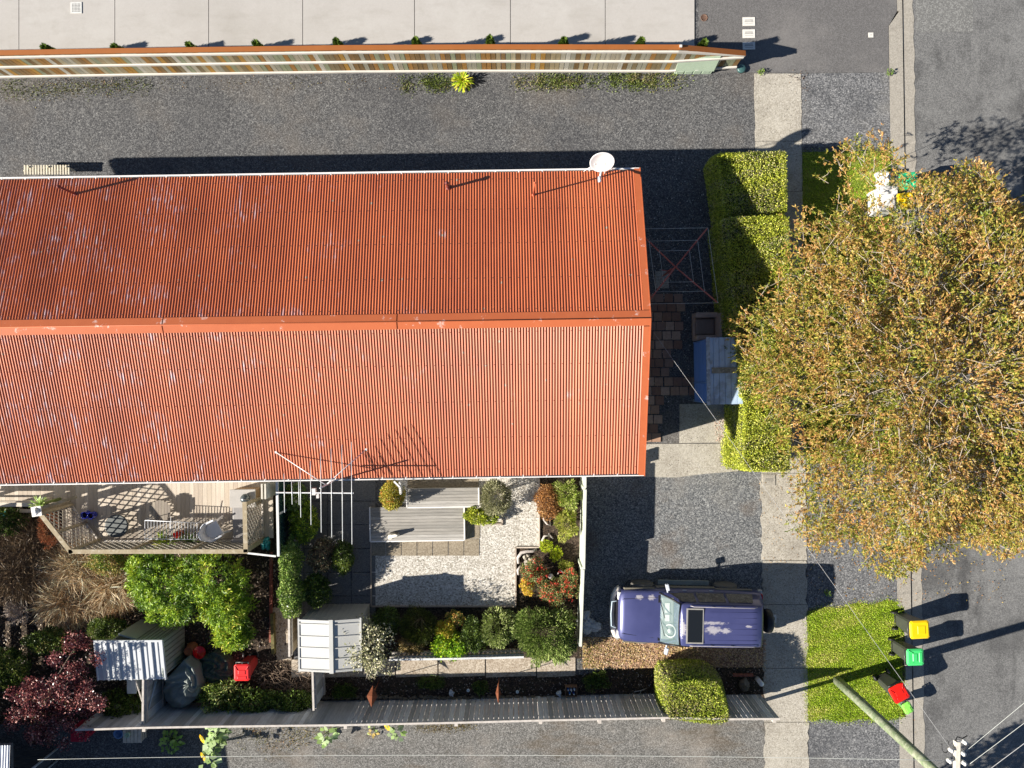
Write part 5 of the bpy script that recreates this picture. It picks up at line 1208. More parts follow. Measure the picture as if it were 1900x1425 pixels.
# ================================================================ POWER POLE AND WIRES
b = P(1553, 1262, 0); t = thing('power_pole', (b.x, b.y, 0), 'leaning green grey wooden power pole standing on the grass verge', 'power pole')
top = P(1782, 1474, 6.7)
POLE = ground('lichened_pole', [(0, (.11, .14, .08)), (.5, (.26, .29, .19)), (1, (.45, .46, .36))], 14, bump=.4, mixn=.6, patches=[((.12, .2, .08), 5, .45, .58, .8), ((.4, .33, .24), 1.5, .6, .7, .6)])
m = MB(); m.tube([b + Vector((0, 0, -.3)), b + (top - b) * .33, b + (top - b) * .66, top], [.15, .14, .125, .11], 18); m.build('pole', POLE, t)
za = 6.45; m = MB(); a1, a2 = P(1775.5, 1375, za), P(1773, 1520, za); m.bar(a1, a2, .1, .12); m.build('crossarm', plain('crossarm_timber', (.6, .56, .48), .85, .2, 9), t)
INS = plain('porcelain', (.75, .73, .7), .25, .05)
for q in ((1765, 1392), (1787, 1398), (1790, 1377), (1762, 1412), (1789, 1416)):
    p = P(*q, za + .05); m = MB(); aa = a1 if q[0] > 1775 else a1; m.tube([p, Vector((a1.x + (a2.x - a1.x) * ((a1.y - p.y) / (a1.y - a2.y)), p.y, za))], .022, 6); m.lathe(p, [(.05, -.07), (.055, -.02), (.03, .02), (.05, .05), (0, .07)], 12); m.build('insulator', INS, t)
m = MB(); pts = []
for k in range(15): a = -.9 + 4.4 * k / 14; pts.append(P(1754 + 11 * math.cos(a) * .6 - k * .0, 1384 + 13 * math.sin(a), za - .05))
m.tube(pts, .01, 5); m.build('loop_wire', BLK, t)
m = MB(); m.tube([P(1772, 1376, za - .02), P(1776, 1367, za - .1), P(1786, 1370, za - .15), P(1795, 1365, za - .1)], .012, 5); m.build('jumper_wire', BLK, t)
WIRE = plain('pale_wire', (.6, .62, .58), .5, .05); WG = plain('grey_wire', (.4, .4, .4), .5)
def wire(name, a, b, label, sag=.2, r=.009, mat=WIRE, n=24):
    m = MB(); pts = []
    for k in range(n + 1): f = k / n; q = a + (b - a) * f; q = Vector((q.x, q.y, q.z - sag * 4 * f * (1 - f))); pts.append(q)
    c = Vector((a.x, a.y, 0)); m.tube(pts, r, 5); o = m.build(name, mat, ori=tuple(a)); tag(o, label, 'wire', 'overhead wires')
wire('service_wire', P(1213, 617, 3.35), P(1766, 1392, za + .05), 'overhead service wire from the house gable to the power pole', 0, .0042, WG)
wire('service_wire', P(70, 1409.5, 3.0), P(1752, 1411, za - .0), 'overhead wire running right across the bottom of the lane', 0.25, .006)
wire('service_wire', P(1792, 1394, za), P(1960, 1255, za + .4), 'overhead wire leaving the pole to the upper right, the top one', 0, .0055)
wire('service_wire', P(1800, 1417, za), P(1960, 1297, za + .4), 'overhead wire leaving the pole to the right, the middle one of three', 0, .0055)
wire('service_wire', P(1830, 1432, za), P(1960, 1335, za + .4), 'overhead wire at the bottom right corner, lowest of three', 0, .007, WG)
m = MB(); p = P(1213, 617, 3.35); m.box((xE + .02, p.y, 3.35), (.3, .08, .1)); m.build('wire_bracket', WHITE, house)

# ================================================================ SMALL GARDEN THINGS
p = P(1413, 1269, .45); t = thing('bollard', (p.x, p.y, 0), 'short white round topped post at the corner of the bark bed by the footpath', 'bollard')
q0 = P(1406, 1262, 0); m = MB(); m.tube([(p.x - .0, p.y + .0, 0), (p.x, p.y, .42)], .075, 14); m.build('post', plain('white_bollard', (.72, .75, .78), .4), t)
m = MB(); m.lathe((p.x, p.y, .42), [(.085, 0), (.075, .05), (.04, .08), (0, .09)], 14); m.build('cap', plain('white_cap', (.76, .78, .8), .4), t)
def rock(px, py, rx, ry, h, label, col=(.16, .14, .11), seed=1, group=None, name='boulder', cat='rock'):
    s = H / F; p = P(px, py, 0); m = MB(); m.blob((p.x, p.y, h * .35), (rx * s, ry * s, h * .65), seed, .14); tag(m.build(name, plain('stone_%d_%d' % (px, py), col, .95, .3, 9, bump=.4), ori=(p.x, p.y, 0)), label, cat, group)
rock(1379, 1268, 9, 12, .3, 'brown boulder between the round hedge bush and the white post', seed=4)
for i, (px, py, rx, ry) in enumerate([(974, 1033, 4, 5), (980, 1030, 4, 3), (985, 1037, 5, 4), (978, 1044, 6, 6), (991, 1040, 3, 6)]):
    rock(px, py, rx, ry, .12, ['grey pebble at the top left of the driftwood pile', 'small tan pebble at the top of the driftwood pile', 'pale pebble at the right inside the driftwood pile', 'large rounded stone in the middle of the driftwood pile', 'long upright stone right of the driftwood pile'][i], (.4, .36, .3), i, 'stones inside the driftwood', 'stone', 'stone')
DRIFT = plain('driftwood', (.5, .45, .42), .9, .25, 12, bump=.3)
def drift(pts, r, label):
    p0 = P(*pts[0]); m = MB(); n = len(pts); m.tube([P(*q) for q in pts], [r * (1 - .5 * abs(i / (n - 1) - .4)) for i in range(n)], 8); tag(m.build('driftwood', DRIFT, ori=tuple(p0)), label, 'driftwood', 'driftwood pieces in the garden bed')
drift([(962, 1045, .06), (961, 1035, .1), (967, 1026, .12), (978, 1023, .12), (988, 1023, .1), (996, 1019, .08)], .055, 'curved driftwood branch arching over the pile of stones')
drift([(962, 1066, .05), (961, 1058, .08), (966, 1050, .08)], .05, 'short driftwood piece at the left edge of the bed')
drift([(1008, 956, .05), (1009, 964, .1), (1015, 972, .06), (1020, 975, .05), (1021, 962, .05)], .035, 'forked driftwood under the rust coloured bush')
drift([(1005, 1005, .05), (1010, 995, .1), (1020, 993, .08)], .04, 'pale driftwood lump beside the timber edging')
drift([(1018, 990, .05), (1026, 1000, .07)], .03, 'straight stick of driftwood on bare soil')
drift([(1035, 1065, .3), (1040, 1058, .4), (1048, 1066, .35)], .03, 'white driftwood among the red flowers')
t = thing('garden_ornament', P(1022, 1068, 0), 'round pale disc ornament on a stake among the red flowers', 'ornament')
p = P(1022, 1069, .55); m = MB(); m.lathe(p, [(0, 0), (.08, 0), (.085, .02), (0, .03)], 16); m.build('disc', DRIFT, t); m = MB(); m.tube([(p.x, p.y, 0), p], .01, 6); m.build('stake', RAILB, t)
RST = ground('rusty_steel', [(0, (.17, .05, .02)), (1, (.28, .09, .04))], 20, bump=.2, rough=.8)
def diamond(px, py, w_, h_, z, label):
    c = P(px, py, z); s = (H - z) / F; t = thing('garden_ornament', (c.x, c.y, 0), label, 'ornament', 'rusty steel diamonds'); m = MB()
    M = Matrix.Rotation(R(-25), 3, 'X') @ Matrix.Rotation(R(8), 3, 'Y'); pts = [(0, h_ * s * .5, 0), (w_ * s * .5, 0, .0), (0, -h_ * s * .5, 0), (-w_ * s * .5, 0, 0)]
    top_ = [M @ Vector(q) + c for q in pts]; ap = M @ Vector((0, 0, .05)) + c; dn = M @ Vector((0, 0, -.03)) + c
    m.add(top_ + [ap, dn], [(0, 4, 1), (1, 4, 2), (2, 4, 3), (3, 4, 0), (1, 5, 0), (2, 5, 1), (3, 5, 2), (0, 5, 3)]); m.build('diamond', RST, t)
    m = MB(); m.tube([(c.x, c.y, 0), c], .012, 6); m.build('stake', RST, t)
diamond(690.5, 1292, 20, 38, 1.2, 'wide rusty steel diamond on a stake by the grey leaved shrub')
diamond(924.5, 1286, 10, 36, 1.2, 'narrow rusty steel diamond on a stake in the middle of the paling fence')
p = P(1060, 1283.5, .2); t = thing('crate', (p.x, p.y, 0), 'small brown box of blue and white bottles against the paling fence', 'crate')
BXM = plain('cardboard', (.25, .15, .09), .9); m = MB()
for dx, dy, wx, wy in ((0, .15, .38, .02), (0, -.15, .38, .02), (.18, 0, .02, .28), (-.18, 0, .02, .28)): m.box((p.x + dx, p.y + dy, .11), (wx, wy, .2))
m.box((p.x, p.y, .02), (.34, .28, .02)); m.build('box', BXM, t)
for k, (dx, dy, cc, lb) in enumerate([(-.1, .07, (.02, .15, .5), 'blue'), (0, .05, (.75, .8, .9), 'white'), (.1, .07, (.6, .7, .85), 'pale'), (-.05, -.06, (.03, .2, .55), 'blue'), (.08, -.06, (.05, .1, .35), 'navy')]):
    t2 = thing('bottle', (p.x + dx, p.y + dy, .03), ['blue bottle in the upper left of the small box', 'white bottle in the upper middle of the small box', 'pale bottle in the upper right of the small box', 'blue bottle in the lower left of the small box', 'navy bottle in the lower right of the small box'][k], 'bottle', 'bottles in the small box')
    m = MB(); m.lathe((p.x + dx, p.y + dy, .03), [(.035, 0), (.035, .16), (.015, .2), (.015, .23)], 12); m.build('body', plain('bottle_%d' % k, cc, .2), t2)
    m = MB(); m.lathe((p.x + dx, p.y + dy, .26), [(.018, 0), (.018, .02), (0, .021)], 10); m.build('cap', plain('cap_%d' % k, (.7, .75, .8), .4), t2)
for px, py, lb in ((868.5, 1282, 'left'), (960, 1284.5, 'right')):
    p = P(px, py, .35); t = thing('solar_light', (p.x, p.y, 0), 'tiny pale ringed garden light on the mulch, the %s of two' % lb, 'garden light', 'small stake lights')
    m = MB(); m.tube([(p.x, p.y, 0), (p.x, p.y, .32)], .012, 6); m.build('stake', BLK, t)
    m = MB(); m.lathe((p.x, p.y, .3), [(.0, 0), (.05, 0), (.05, .03), (.022, .035), (.02, .02), (0, .02)], 14); m.build('head', plain('lamp_plastic', (.6, .7, .75), .4), t)
p = P(1095, 1163, .1); t = m = MB(); m.blob((p.x, p.y, .06), (.34, .2, .12), 8, .35, 14); m.blob((p.x - .14, p.y + .25, .06), (.2, .22, .13), 5, .35, 12); tag(m.build('plastic_sheet', plain('crumpled_plastic', (.5, .55, .6), .25, .3, 9, bump=.8), ori=(p.x, p.y, 0)), 'crumpled clear plastic sheet at the foot of the pale green fence', 'plastic sheet')
p = P(837, 1290, .3); m = MB(); m.blob((p.x, p.y, .14), (.07, .1, .08), 3, .4); tag(m.build('plastic_scrap', plain('scrap_plastic', (.5, .55, .62), .4), ori=(p.x, p.y, 0)), 'small pale plastic scrap against the middle of the paling fence', 'scrap')
p = P(1038, 1291, .3); m = MB(); m.blob((p.x, p.y, .14), (.08, .09, .08), 6, .4); tag(m.build('plastic_scrap', plain('scrap_plastic', (.5, .55, .62), .4), ori=(p.x, p.y, 0)), 'crumpled pale bag just left of the small box of bottles', 'scrap')
# tarpaulin cover over furniture
def netting(name, base, apex, zt, label, mat, cat='cover', seed=1):
    c = P(*apex, zt); b = [P(x, y, z) for x, y, z in base]; n = len(b); m = MB(); vs = [c]; rings = 12; rr = random.Random(seed)
    sub = []
    for i in range(n):
        for k in range(8): f = k / 8; sub.append(b[i] * (1 - f) + b[(i + 1) % n] * f)
    N = len(sub)
    for j in range(1, rings + 1):
        f = j / rings
        for i in range(N):
            a = 2 * math.pi * i / N; q = c.lerp(sub[i], f); z = c.z + (sub[i].z - c.z) * (f ** 1.5) + .055 * math.sin(14 * f + 5 * a + 2.5 * math.sin(2 * a)) + rr.uniform(-.008, .008) + .03 * math.sin(9 * a) * f
            q.z = z; vs.append(q)
    fs = [(0, 1 + (i + 1) % N, 1 + i) for i in range(N)] + [(1 + j * N + i, 1 + j * N + (i + 1) % N, 1 + (j + 1) * N + (i + 1) % N, 1 + (j + 1) * N + i) for j in range(rings - 1) for i in range(N)]
    low = [Vector((q.x, q.y, max(.01, q.z - .5))) for q in vs[1 + (rings - 1) * N:]]; bi = len(vs); vs += low; fs += [(1 + (rings - 1) * N + i, 1 + (rings - 1) * N + (i + 1) % N, bi + (i + 1) % N, bi + i) for i in range(N)]
    m.add(vs, fs, True); return tag(m.build(name, mat, ori=(c.x, c.y, 0)), label, cat)
NET = ground('grey_green_net', [(0, (.16, .19, .18)), (1, (.26, .29, .27))], 60, rough=.5, bump=.15, mixn=.7)
netting('tarpaulin', [(306, 1262, .8), (343, 1223, .8), (362, 1240, .8), (372, 1270, .7), (366, 1296, .6), (335, 1317, .7), (312, 1308, .5), (303, 1285, .5)], (350, 1272), .95, 'grey green tarpaulin draped over garden goods beside the lean-to shed', NET)
netting('shade_net', [(370, 1222, .25), (400, 1208, .3), (425, 1225, .35), (432, 1250, .3), (420, 1265, .3), (390, 1268, .3), (368, 1258, .3)], (398, 1240), .45, 'dark green netting heaped to the left of the red lidded bin', ground('dark_net', [(0, (.04, .06, .05)), (1, (.1, .14, .11))], 50, rough=.6, bump=.3), 'netting')
p = P(348, 1210, .4); t = thing('plant_pot', (p.x, p.y, 0), 'upturned terracotta pot beside the lean-to shed wall', 'pot'); m = MB(); m.lathe((p.x, p.y, 0), [(.2, 0), (.2, .06), (.17, .08), (.14, .36), (.12, .36), (.11, .34), (0, .34)], 22); m.build('pot', plain('terracotta', (.42, .13, .06), .75, .1, 6), t)
p = P(366, 1214, .3); t = thing('bowl', (p.x, p.y, 0), 'bright red plastic bowl leaning next to the terracotta pot', 'bowl'); m = MB(); m.lathe((p.x, p.y, .22), [(.0, -.02), (.1, .0), (.19, .1), (.2, .1), (.11, -.02), (0, -.04)], 22, M=Matrix.Rotation(R(-40), 3, 'X') @ Matrix.Rotation(R(35), 3, 'Y')); m.build('bowl', plain('red_plastic', (.6, .01, .02), .25), t)
p = P(219, 1362, .25); t = thing('plant_pot', (p.x, p.y, 0), 'round pot with a pale blue rim outside the paling fence', 'pot'); m = MB(); m.lathe((p.x, p.y, 0), [(.11, 0), (.16, .24), (.15, .25), (.12, .25), (.1, .1), (0, .08)], 24); m.build('pot', plain('blue_rim', (.12, .25, .5), .4), t)
p = P(236, 1364, .5); t = thing('plant_pot', (p.x, p.y, .38), 'small pale green pot on the wooden crate outside the paling fence', 'pot'); m = MB(); m.lathe((p.x, p.y, .4), [(.06, 0), (.085, .12), (.07, .12), (.05, .04), (0, .03)], 18); m.build('pot', plain('pale_green_pot', (.4, .55, .42), .4), t)
p = P(245, 1365, .38); t = thing('crate', (p.x, p.y, 0), 'pale wooden crate outside the paling fence', 'crate')
m = MB()
for k in range(5): m.box((p.x - .24 + .12 * k, p.y, .37), (.1, .46, .02))
m.build('top_slats', PALE, t); m = MB()
for dx in (-.27, .27):
    for z in (.06, .2, .33): m.box((p.x + dx, p.y, z), (.02, .44, .08))
for dy in (-.22, .22):
    for z in (.06, .2, .33): m.box((p.x, p.y + dy, z), (.54, .02, .08))
m.build('side_slats', PALE, t)
# fallen sticks heap, brick edging, timber log edging
m = MB(); rr = random.Random(5)
for k in range(150):
    a = P(rr.uniform(485, 575), rr.uniform(1248, 1290), rr.uniform(.02, .3)); an = rr.uniform(0, 6.28); l = rr.uniform(.2, .7)
    m.tube([a, a + Vector((math.cos(an) * l / 2, math.sin(an) * l / 2, rr.uniform(-.02, .12))), a + Vector((math.cos(an + .3) * l, math.sin(an + .3) * l, rr.uniform(-.05, .05)))], [.008, .006, .003], 4)
tag(m.build('stick_pile', plain('dry_sticks', (.25, .18, .13), .9, .3, 10)), 'tangled heap of dry brown sticks left of the short paling fence', 'stick pile', kind='stuff')
t = thing('dry_stick', P(1190, 1285, .1), 'dry forked stick lying on the dark mulch left of the round clipped bush', 'stick')
m = MB(); m.tube([P(1176, 1284, .05), P(1190, 1281, .08), P(1200, 1277, .05)], .012, 5); m.tube([P(1190, 1281, .08), P(1186, 1290, .06)], .008, 5); m.build('stick', RAILB, t)
m = MB(); BRK = island('red_brick', [(.25, .07, .05), (.32, .11, .07)], gs=20)
for k in range(4): p = P(1364 + k * 9.5, 1252, .03); m.box((p.x, p.y, .05), (.15, .08, .08), rz=random.uniform(-.1, .1))
for k in range(22): p = P(503.5 - k * .05, 1028 + k * 7.6, .05); m.box((p.x, p.y, .05), (.09, .125, .08), rz=random.uniform(-.05, .05))
m.build('brick_edging', BRK, kind='structure')
t = thing('timber_sleeper', P(506, 1180, 0), 'mossy timber sleeper edging left of the narrow brown fence', 'sleeper')
m = MB(); m.bar(P(506, 1138, .12), P(508, 1212, .12), .1, .2); m.build('sleeper', ground('mossy_sleeper', [(0, (.07, .06, .03)), (1, (.2, .18, .07))], 14, bump=.3), t)
rock_i = 0
m = MB(); rr = random.Random(9)
for x in range(600, 1235, 9):
    p = P(x + rr.uniform(-2, 2), 1296 + rr.uniform(-2, 1.5), .1); m.blob((p.x, p.y, .06), (rr.uniform(.06, .13), rr.uniform(.04, .07), .08), x, .15, 6)
m.build('stone_edging', plain('edge_stone', (.13, .11, .08), .95, .4, 6), kind='structure')

# ================================================================ PLANTS
HP = [(.34, .38, .04), (.46, .48, .06), (.17, .22, .02), (.55, .54, .14), (.34, .3, .2), (.05, .08, .015)]
hedge('clipped_hedge', [(1329, 287), (1336, 283), (1400, 281), (1457, 279), (1460, 285), (1462, 392), (1425, 396), (1380, 400), (1345, 402)], 1.5, HP, 'clipped square hedge block by the footpath, northern end with the gap below it', 'hedge', [3, 3, 3, 2, 1.4, 1.5])
hedge('clipped_hedge', [(1346, 405), (1352, 402), (1459, 398), (1465, 404), (1466, 560), (1468, 872), (1460, 876), (1390, 874), (1378, 868), (1380, 745), (1372, 735), (1360, 560)], 2.0, HP, 'long clipped hedge running under the street tree down to the service cover', 'hedge', [3, 3, 3, 2, 1.4, 1.5])
shrub('hedge_bush', 1362, 838, 22, 34, 1.5, HP[:4], 'sunlit bulge of loose hedge bush at the corner above the gravel car park', 'bush', leaf=(.05, .028), lumps=5)
hedge('clipped_bush', [(1237, 1300), (1238, 1274), (1244, 1266), (1290, 1263), (1326, 1265), (1338, 1272), (1344, 1290), (1354, 1334), (1349, 1341), (1318, 1344), (1278, 1340), (1244, 1335), (1239, 1326)], 1.76, [(.26, .33, .03), (.36, .42, .05), (.14, .19, .02), (.42, .42, .1), (.28, .24, .14), (.05, .08, .015)], 'squarish yellow green clipped bush growing through the paling fence', 'bush', leaf=(.055, .03), rnd=.14)

# ---- the street tree
def street_tree(name, label, trunk_px, outline, zlo, zhi, pal, wt, nspray, limbs, seed=3, thin=None, holes=(), leafL=.088, per=12, cat='tree'):
    rr = np.random.default_rng(seed); b = P(*trunk_px, 0); t = thing(name, (b.x, b.y, 0), label, cat)
    zm = (zlo + zhi) / 2; q = np.array([[*P(x, y, 3.4)[:2]] for x, y in outline]); cen = q.mean(0)
    mn, mx = q.min(0), q.max(0)
    o = rr.random((nspray * 3, 2)) * (mx - mn) + mn; ins = np.zeros(len(o), bool); k = len(q); dist = np.full(len(o), 1e9)
    for i in range(k):
        a, c = q[i], q[(i + 1) % k]
        ins ^= ((a[1] > o[:, 1]) != (c[1] > o[:, 1])) & (o[:, 0] < (c[0] - a[0]) * (o[:, 1] - a[1]) / (c[1] - a[1] + 1e-12) + a[0])
        e = c - a; tt_ = np.clip(((o - a) @ e) / (e @ e), 0, 1); dist = np.minimum(dist, np.linalg.norm(o - a - tt_[:, None] * e, axis=1))
    o = o[ins]; dist = dist[ins]
    # branch nodes give the crown its clumps
    nn = 110; nodes = o[rr.integers(0, len(o), nn)]; nd = np.linalg.norm(o[:, None] - nodes[None], axis=2).min(1)
    gap = field3(np.c_[o, np.zeros(len(o))], 1.5, seed)
    keep = rr.random(len(o)) < np.clip(1.2 - nd * .55, .25, 1) * np.clip(.45 + dist * .8, .45, 1) * np.clip(.5 + gap * 1.2, .55, 1)
    if thin is not None: keep &= ~((thin(o)) & (rr.random(len(o)) < .5))
    for hx, hy, hr, hz in holes:
        cc = P(hx, hy, 3.6); keep &= ~((np.hypot(o[:, 0] - cc.x, o[:, 1] - cc.y) < hr) & (rr.random(len(o)) < hz))
    o = o[keep][:nspray]; dist = dist[keep][:nspray]; n = len(o)
    dome = np.clip(dist / 2.0, 0, 1) ** .5
    hi = zlo + (zhi - zlo) * dome + (field3(np.c_[o, np.zeros(n)], 1.1, seed + 1) - .5) * .6
    z = hi - (rr.random(n) ** 1.8) * (1.0 + 1.1 * dome)
    # sprays point outward from the trunk and up
    out = o - np.array([b.x, b.y]); out /= (np.linalg.norm(out, axis=1, keepdims=True) + 1e-6)
    sd_ = np.c_[out * .8, np.full(n, .25)] + rnd3(n) * .8; sd_ /= np.linalg.norm(sd_, axis=1, keepdims=True)
    sl = rr.uniform(.16, .36, n)
    f = rr.random((n, per)); pos = np.c_[o, z][:, None, :] + sd_[:, None, :] * (f * sl[:, None])[:, :, None]
    ax = sd_[:, None, :] * 1.0 + rr.normal(size=(n, per, 3)) * .55
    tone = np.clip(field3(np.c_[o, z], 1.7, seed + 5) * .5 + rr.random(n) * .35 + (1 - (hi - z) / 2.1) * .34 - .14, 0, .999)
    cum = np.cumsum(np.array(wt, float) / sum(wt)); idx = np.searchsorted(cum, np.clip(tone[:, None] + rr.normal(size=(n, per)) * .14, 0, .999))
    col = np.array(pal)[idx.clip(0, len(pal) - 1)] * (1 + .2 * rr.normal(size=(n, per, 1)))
    N = n * per; pos = pos.reshape(-1, 3)
    leaves('foliage', pos, ax.reshape(-1, 3), rnd3(N) * .8 + np.array([0, 0, .8]), leafL * rr.uniform(.7, 1.3, N), .03 * rr.uniform(.7, 1.3, N), col.reshape(-1, 3), LEAF, parent=t)
    m = MB(); m.tube([b + Vector((0, 0, -.1)), b + Vector((.03, .02, .8)), b + Vector((.0, .05, 1.6))], [.2, .16, .15], 12); m.build('trunk', PALEBARK, t)
    fork = b + Vector((0, .05, 1.5)); rr2 = random.Random(seed)
    tips = []
    for k_ in range(limbs):
        i = max((rr2.randrange(n) for _ in range(3)), key=lambda u: min(dist[u], 1.3)); e = Vector((o[i][0], o[i][1], z[i] - .35)); mid = fork.lerp(e, .45) + Vector((rr2.uniform(-.2, .2), rr2.uniform(-.2, .2), .5)); m = MB()
        pts = [fork, mid, fork.lerp(e, .75) + Vector((rr2.uniform(-.2, .2), rr2.uniform(-.2, .2), .35)), e]
        m.tube(pts, [.09, .055, .032, .012], 7)
        # side twigs near the surface, pale and bare
        for j in range(14):
            fq = rr2.uniform(.35, 1); s0 = mid.lerp(e, (fq - .35) / .65) + Vector((0, 0, .15)); j_ = rr2.randrange(n)
            best = min((rr2.randrange(n) for _ in range(14)), key=lambda u: (o[u][0] - s0.x) ** 2 + (o[u][1] - s0.y) ** 2)
            e2 = Vector((o[best][0], o[best][1], z[best] + rr2.uniform(-.1, .12))); mm = s0.lerp(e2, .5) + Vector((rr2.uniform(-.12, .12), rr2.uniform(-.12, .12), .06)); m.tube([s0, mm, e2], [.016, .01, .005], 5, caps=False)
        m.build('limb', PALEBARK, t)
    # fine twigs, one mesh
    m = MB()
    for k_ in range(2600):
        i = rr2.randrange(n); p = Vector((o[i][0], o[i][1], z[i])); d = Vector(tuple(sd_[i])) * rr2.uniform(.2, .55)
        m.tube([p - d, p + Vector((rr2.uniform(-.04, .04), rr2.uniform(-.04, .04), .02)), p + d * .6], [.009, .007, .004], 3, caps=False)
    m.build('twigs', plain('pale_twig', (.48, .41, .34), .9, .2, 20), t)
    return t
OUT = [(1572, 258), (1605, 243), (1650, 222), (1662, 262), (1690, 300), (1735, 312), (1775, 318), (1800, 296), (1838, 288), (1852, 310), (1868, 350), (1905, 385), (1945, 470), (1985, 560), (2000, 760), (1985, 930), (1945, 1010), (1885, 1042), (1850, 1020), (1800, 1008), (1775, 1055), (1762, 1010), (1730, 1022), (1722, 1050), (1680, 1085), (1655, 1076), (1625, 1012), (1585, 1005), (1582, 1040), (1560, 1005), (1540, 1035), (1515, 1010), (1492, 985), (1505, 925), (1482, 880), (1474, 840), (1462, 800), (1440, 750), (1396, 700), (1388, 640), (1372, 590), (1408, 568), (1440, 525), (1476, 488), (1480, 440), (1478, 390), (1505, 362), (1545, 378), (1580, 372), (1590, 330), (1558, 300)]
TP = [(.03, .05, .01), (.1, .14, .018), (.2, .23, .03), (.3, .265, .05), (.36, .24, .065), (.35, .175, .06), (.46, .34, .16)]
def thin_top(o):
    c = P(1640, 290, 3.4); d = P(1500, 400, 3.4); return (np.abs(o[:, 1] - c.y) < 2.0) & (o[:, 0] < P(1730, 290, 3.4).x) | (np.hypot(o[:, 0] - d.x, o[:, 1] - d.y) < .9)
street_tree('street_tree', 'large spreading street tree with orange and yellow green autumn leaves covering the verge', (1610, 700), OUT, 2.3, 5.3, TP, [2.2, 2.8, 2.9, 3.8, 4.2, 3.6, .9], 21000, 26, thin=thin_top, holes=[(1687, 334, .36, .93), (1650, 365, .34, .85), (1646, 330, .2, .8), (1684, 372, .2, .7), (1540, 350, .8, .6)])
# tree standing below the frame: only its shadow is seen on the road
def off_tree(px, py, r, z, label, seed):
    b = P(px, py, 0); t = thing('shade_tree', (b.x, b.y, 0), label, 'tree'); rr = np.random.default_rng(seed); n = 9000
    d = rnd3(n); cl = rnd3(40); near = (d @ cl.T).max(1); k = near > .9; d = d[k]; n = len(d); p = d * (r * (.6 + .4 * rr.random(n) ** .5))[:, None] * np.array([1, 1, .55]) + np.array([b.x, b.y, z])
    leaves('foliage', p, rnd3(n), rnd3(n) + np.array([0, 0, .6]), .16, .09, pick(n, [(.06, .12, .02), (.1, .16, .03)]), LEAF, parent=t)
    m = MB(); m.tube([b, b + Vector((0, 0, z * .6)), b + Vector((.1, 0, z))], [.18, .12, .05], 10); m.build('trunk', BARK, t)
off_tree(1480, 1590, 2.2, 4.2, 'leafy tree just below the frame that shades the bottom right of the road', 5)

# ---- small conifers behind the tall fence
for i, (px, py, hh) in enumerate([(88, 92, 1.35), (217, 91, 1.5), (354, 88, 1.5), (477, 84, 1.65), (626, 81, 1.5), (772, 79, 1.45), (909, 76, 1.75), (1046, 79, 1.3), (1189, 79, 1.45), (1305, 83, 1.5)]):
    p = P(px, py, hh - .15); t = thing('young_conifer', (p.x, p.y, 0), 'small green conifer behind the tall fence, ' + ['nearest the left edge', 'second from the left', 'third from the left', 'fourth from the left', 'fifth from the left', 'sixth from the left', 'seventh and tallest looking', 'eighth from the left', 'last one over concrete', 'brightest one beside the asphalt driveway'][i], 'conifer', 'young conifers in a row behind the tall fence')
    n = 1500; z = rng.random(n) ** .8 * hh; r_ = (.24 * (1 - z / hh) + .05) * (.55 + .45 * rng.random(n)); a = rng.random(n) * 6.28
    q = np.c_[p.x + r_ * np.cos(a), p.y + r_ * np.sin(a), z + .02]
    leaves('foliage', q, np.c_[np.cos(a) * .6, np.sin(a) * .6, np.full(n, .9)] + rnd3(n) * .3, np.c_[np.cos(a), np.sin(a), np.full(n, .4)], .11, .03, pick(n, [(.05, .09, .012), (.09, .14, .02), (.13, .19, .03)]), LEAF, parent=t)
    m = MB(); m.tube([(p.x, p.y, 0), (p.x, p.y, hh * .8)], [.03, .008], 6); m.build('stem', BARK, t)
# ---- strappy plants
def strappy(px, py, r, n, pal, label, L=.3, W=.035, z=.05, name='strap_leaf_plant', arch=.5, cat='plant'):
    p = P(px, py, z); t = thing(name, (p.x, p.y, 0), label, cat); N = n * 3; a = rng.random(n) * 6.28; el = rng.uniform(.25, 1.3, n)
    P1, A1, LL = [], [], []; base = np.tile([p.x, p.y, z], (n, 1)) + rng.normal(size=(n, 3)) * [r * .15, r * .15, .01]
    d = np.c_[np.cos(a) * np.cos(el), np.sin(a) * np.cos(el), np.sin(el)]; cur = base
    for s in range(3): P1.append(cur); A1.append(d); cur = cur + d * (L / 3 * .9); d = d + np.array([0, 0, -arch * .6]); d /= np.linalg.norm(d, axis=1, keepdims=True)
    P1, A1 = np.vstack(P1), np.vstack(A1); leaves('foliage', P1, A1, np.tile([0, 0, 1.], (N, 1)) + rnd3(N) * .2, L / 3 * 1.5, W, np.tile(pick(n, pal), (3, 1)), LEAF, parent=t)
    m = MB(); m.lathe((p.x, p.y, 0), [(.06, 0), (.04, z + .05), (0, z + .07)], 10); m.build('crown', plain('crown_base', (.12, .16, .04)), t)
strappy(858, 151, .1, 90, [(.4, .5, .03), (.3, .42, .03), (.55, .5, .06)], 'bright yellow green strappy plant growing alone in gravel below the tall fence', .36, .045)
strappy(76, 935, .1, 40, [(.32, .42, .12), (.2, .3, .08)], 'pale green strappy plant by the white topped deck post', .3, .04, z=1.2)
strappy(310, 1005, .1, 36, [(.3, .4, .05), (.2, .3, .04), (.4, .4, .06)], 'green and gold leafy plant at the front lattice below the white rack', .42, .06, z=.5)
strappy(352, 1003, .1, 30, [(.08, .14, .03), (.12, .18, .04)], 'dark leafy plant beside the red flowers at the front lattice', .36, .05, z=.5)

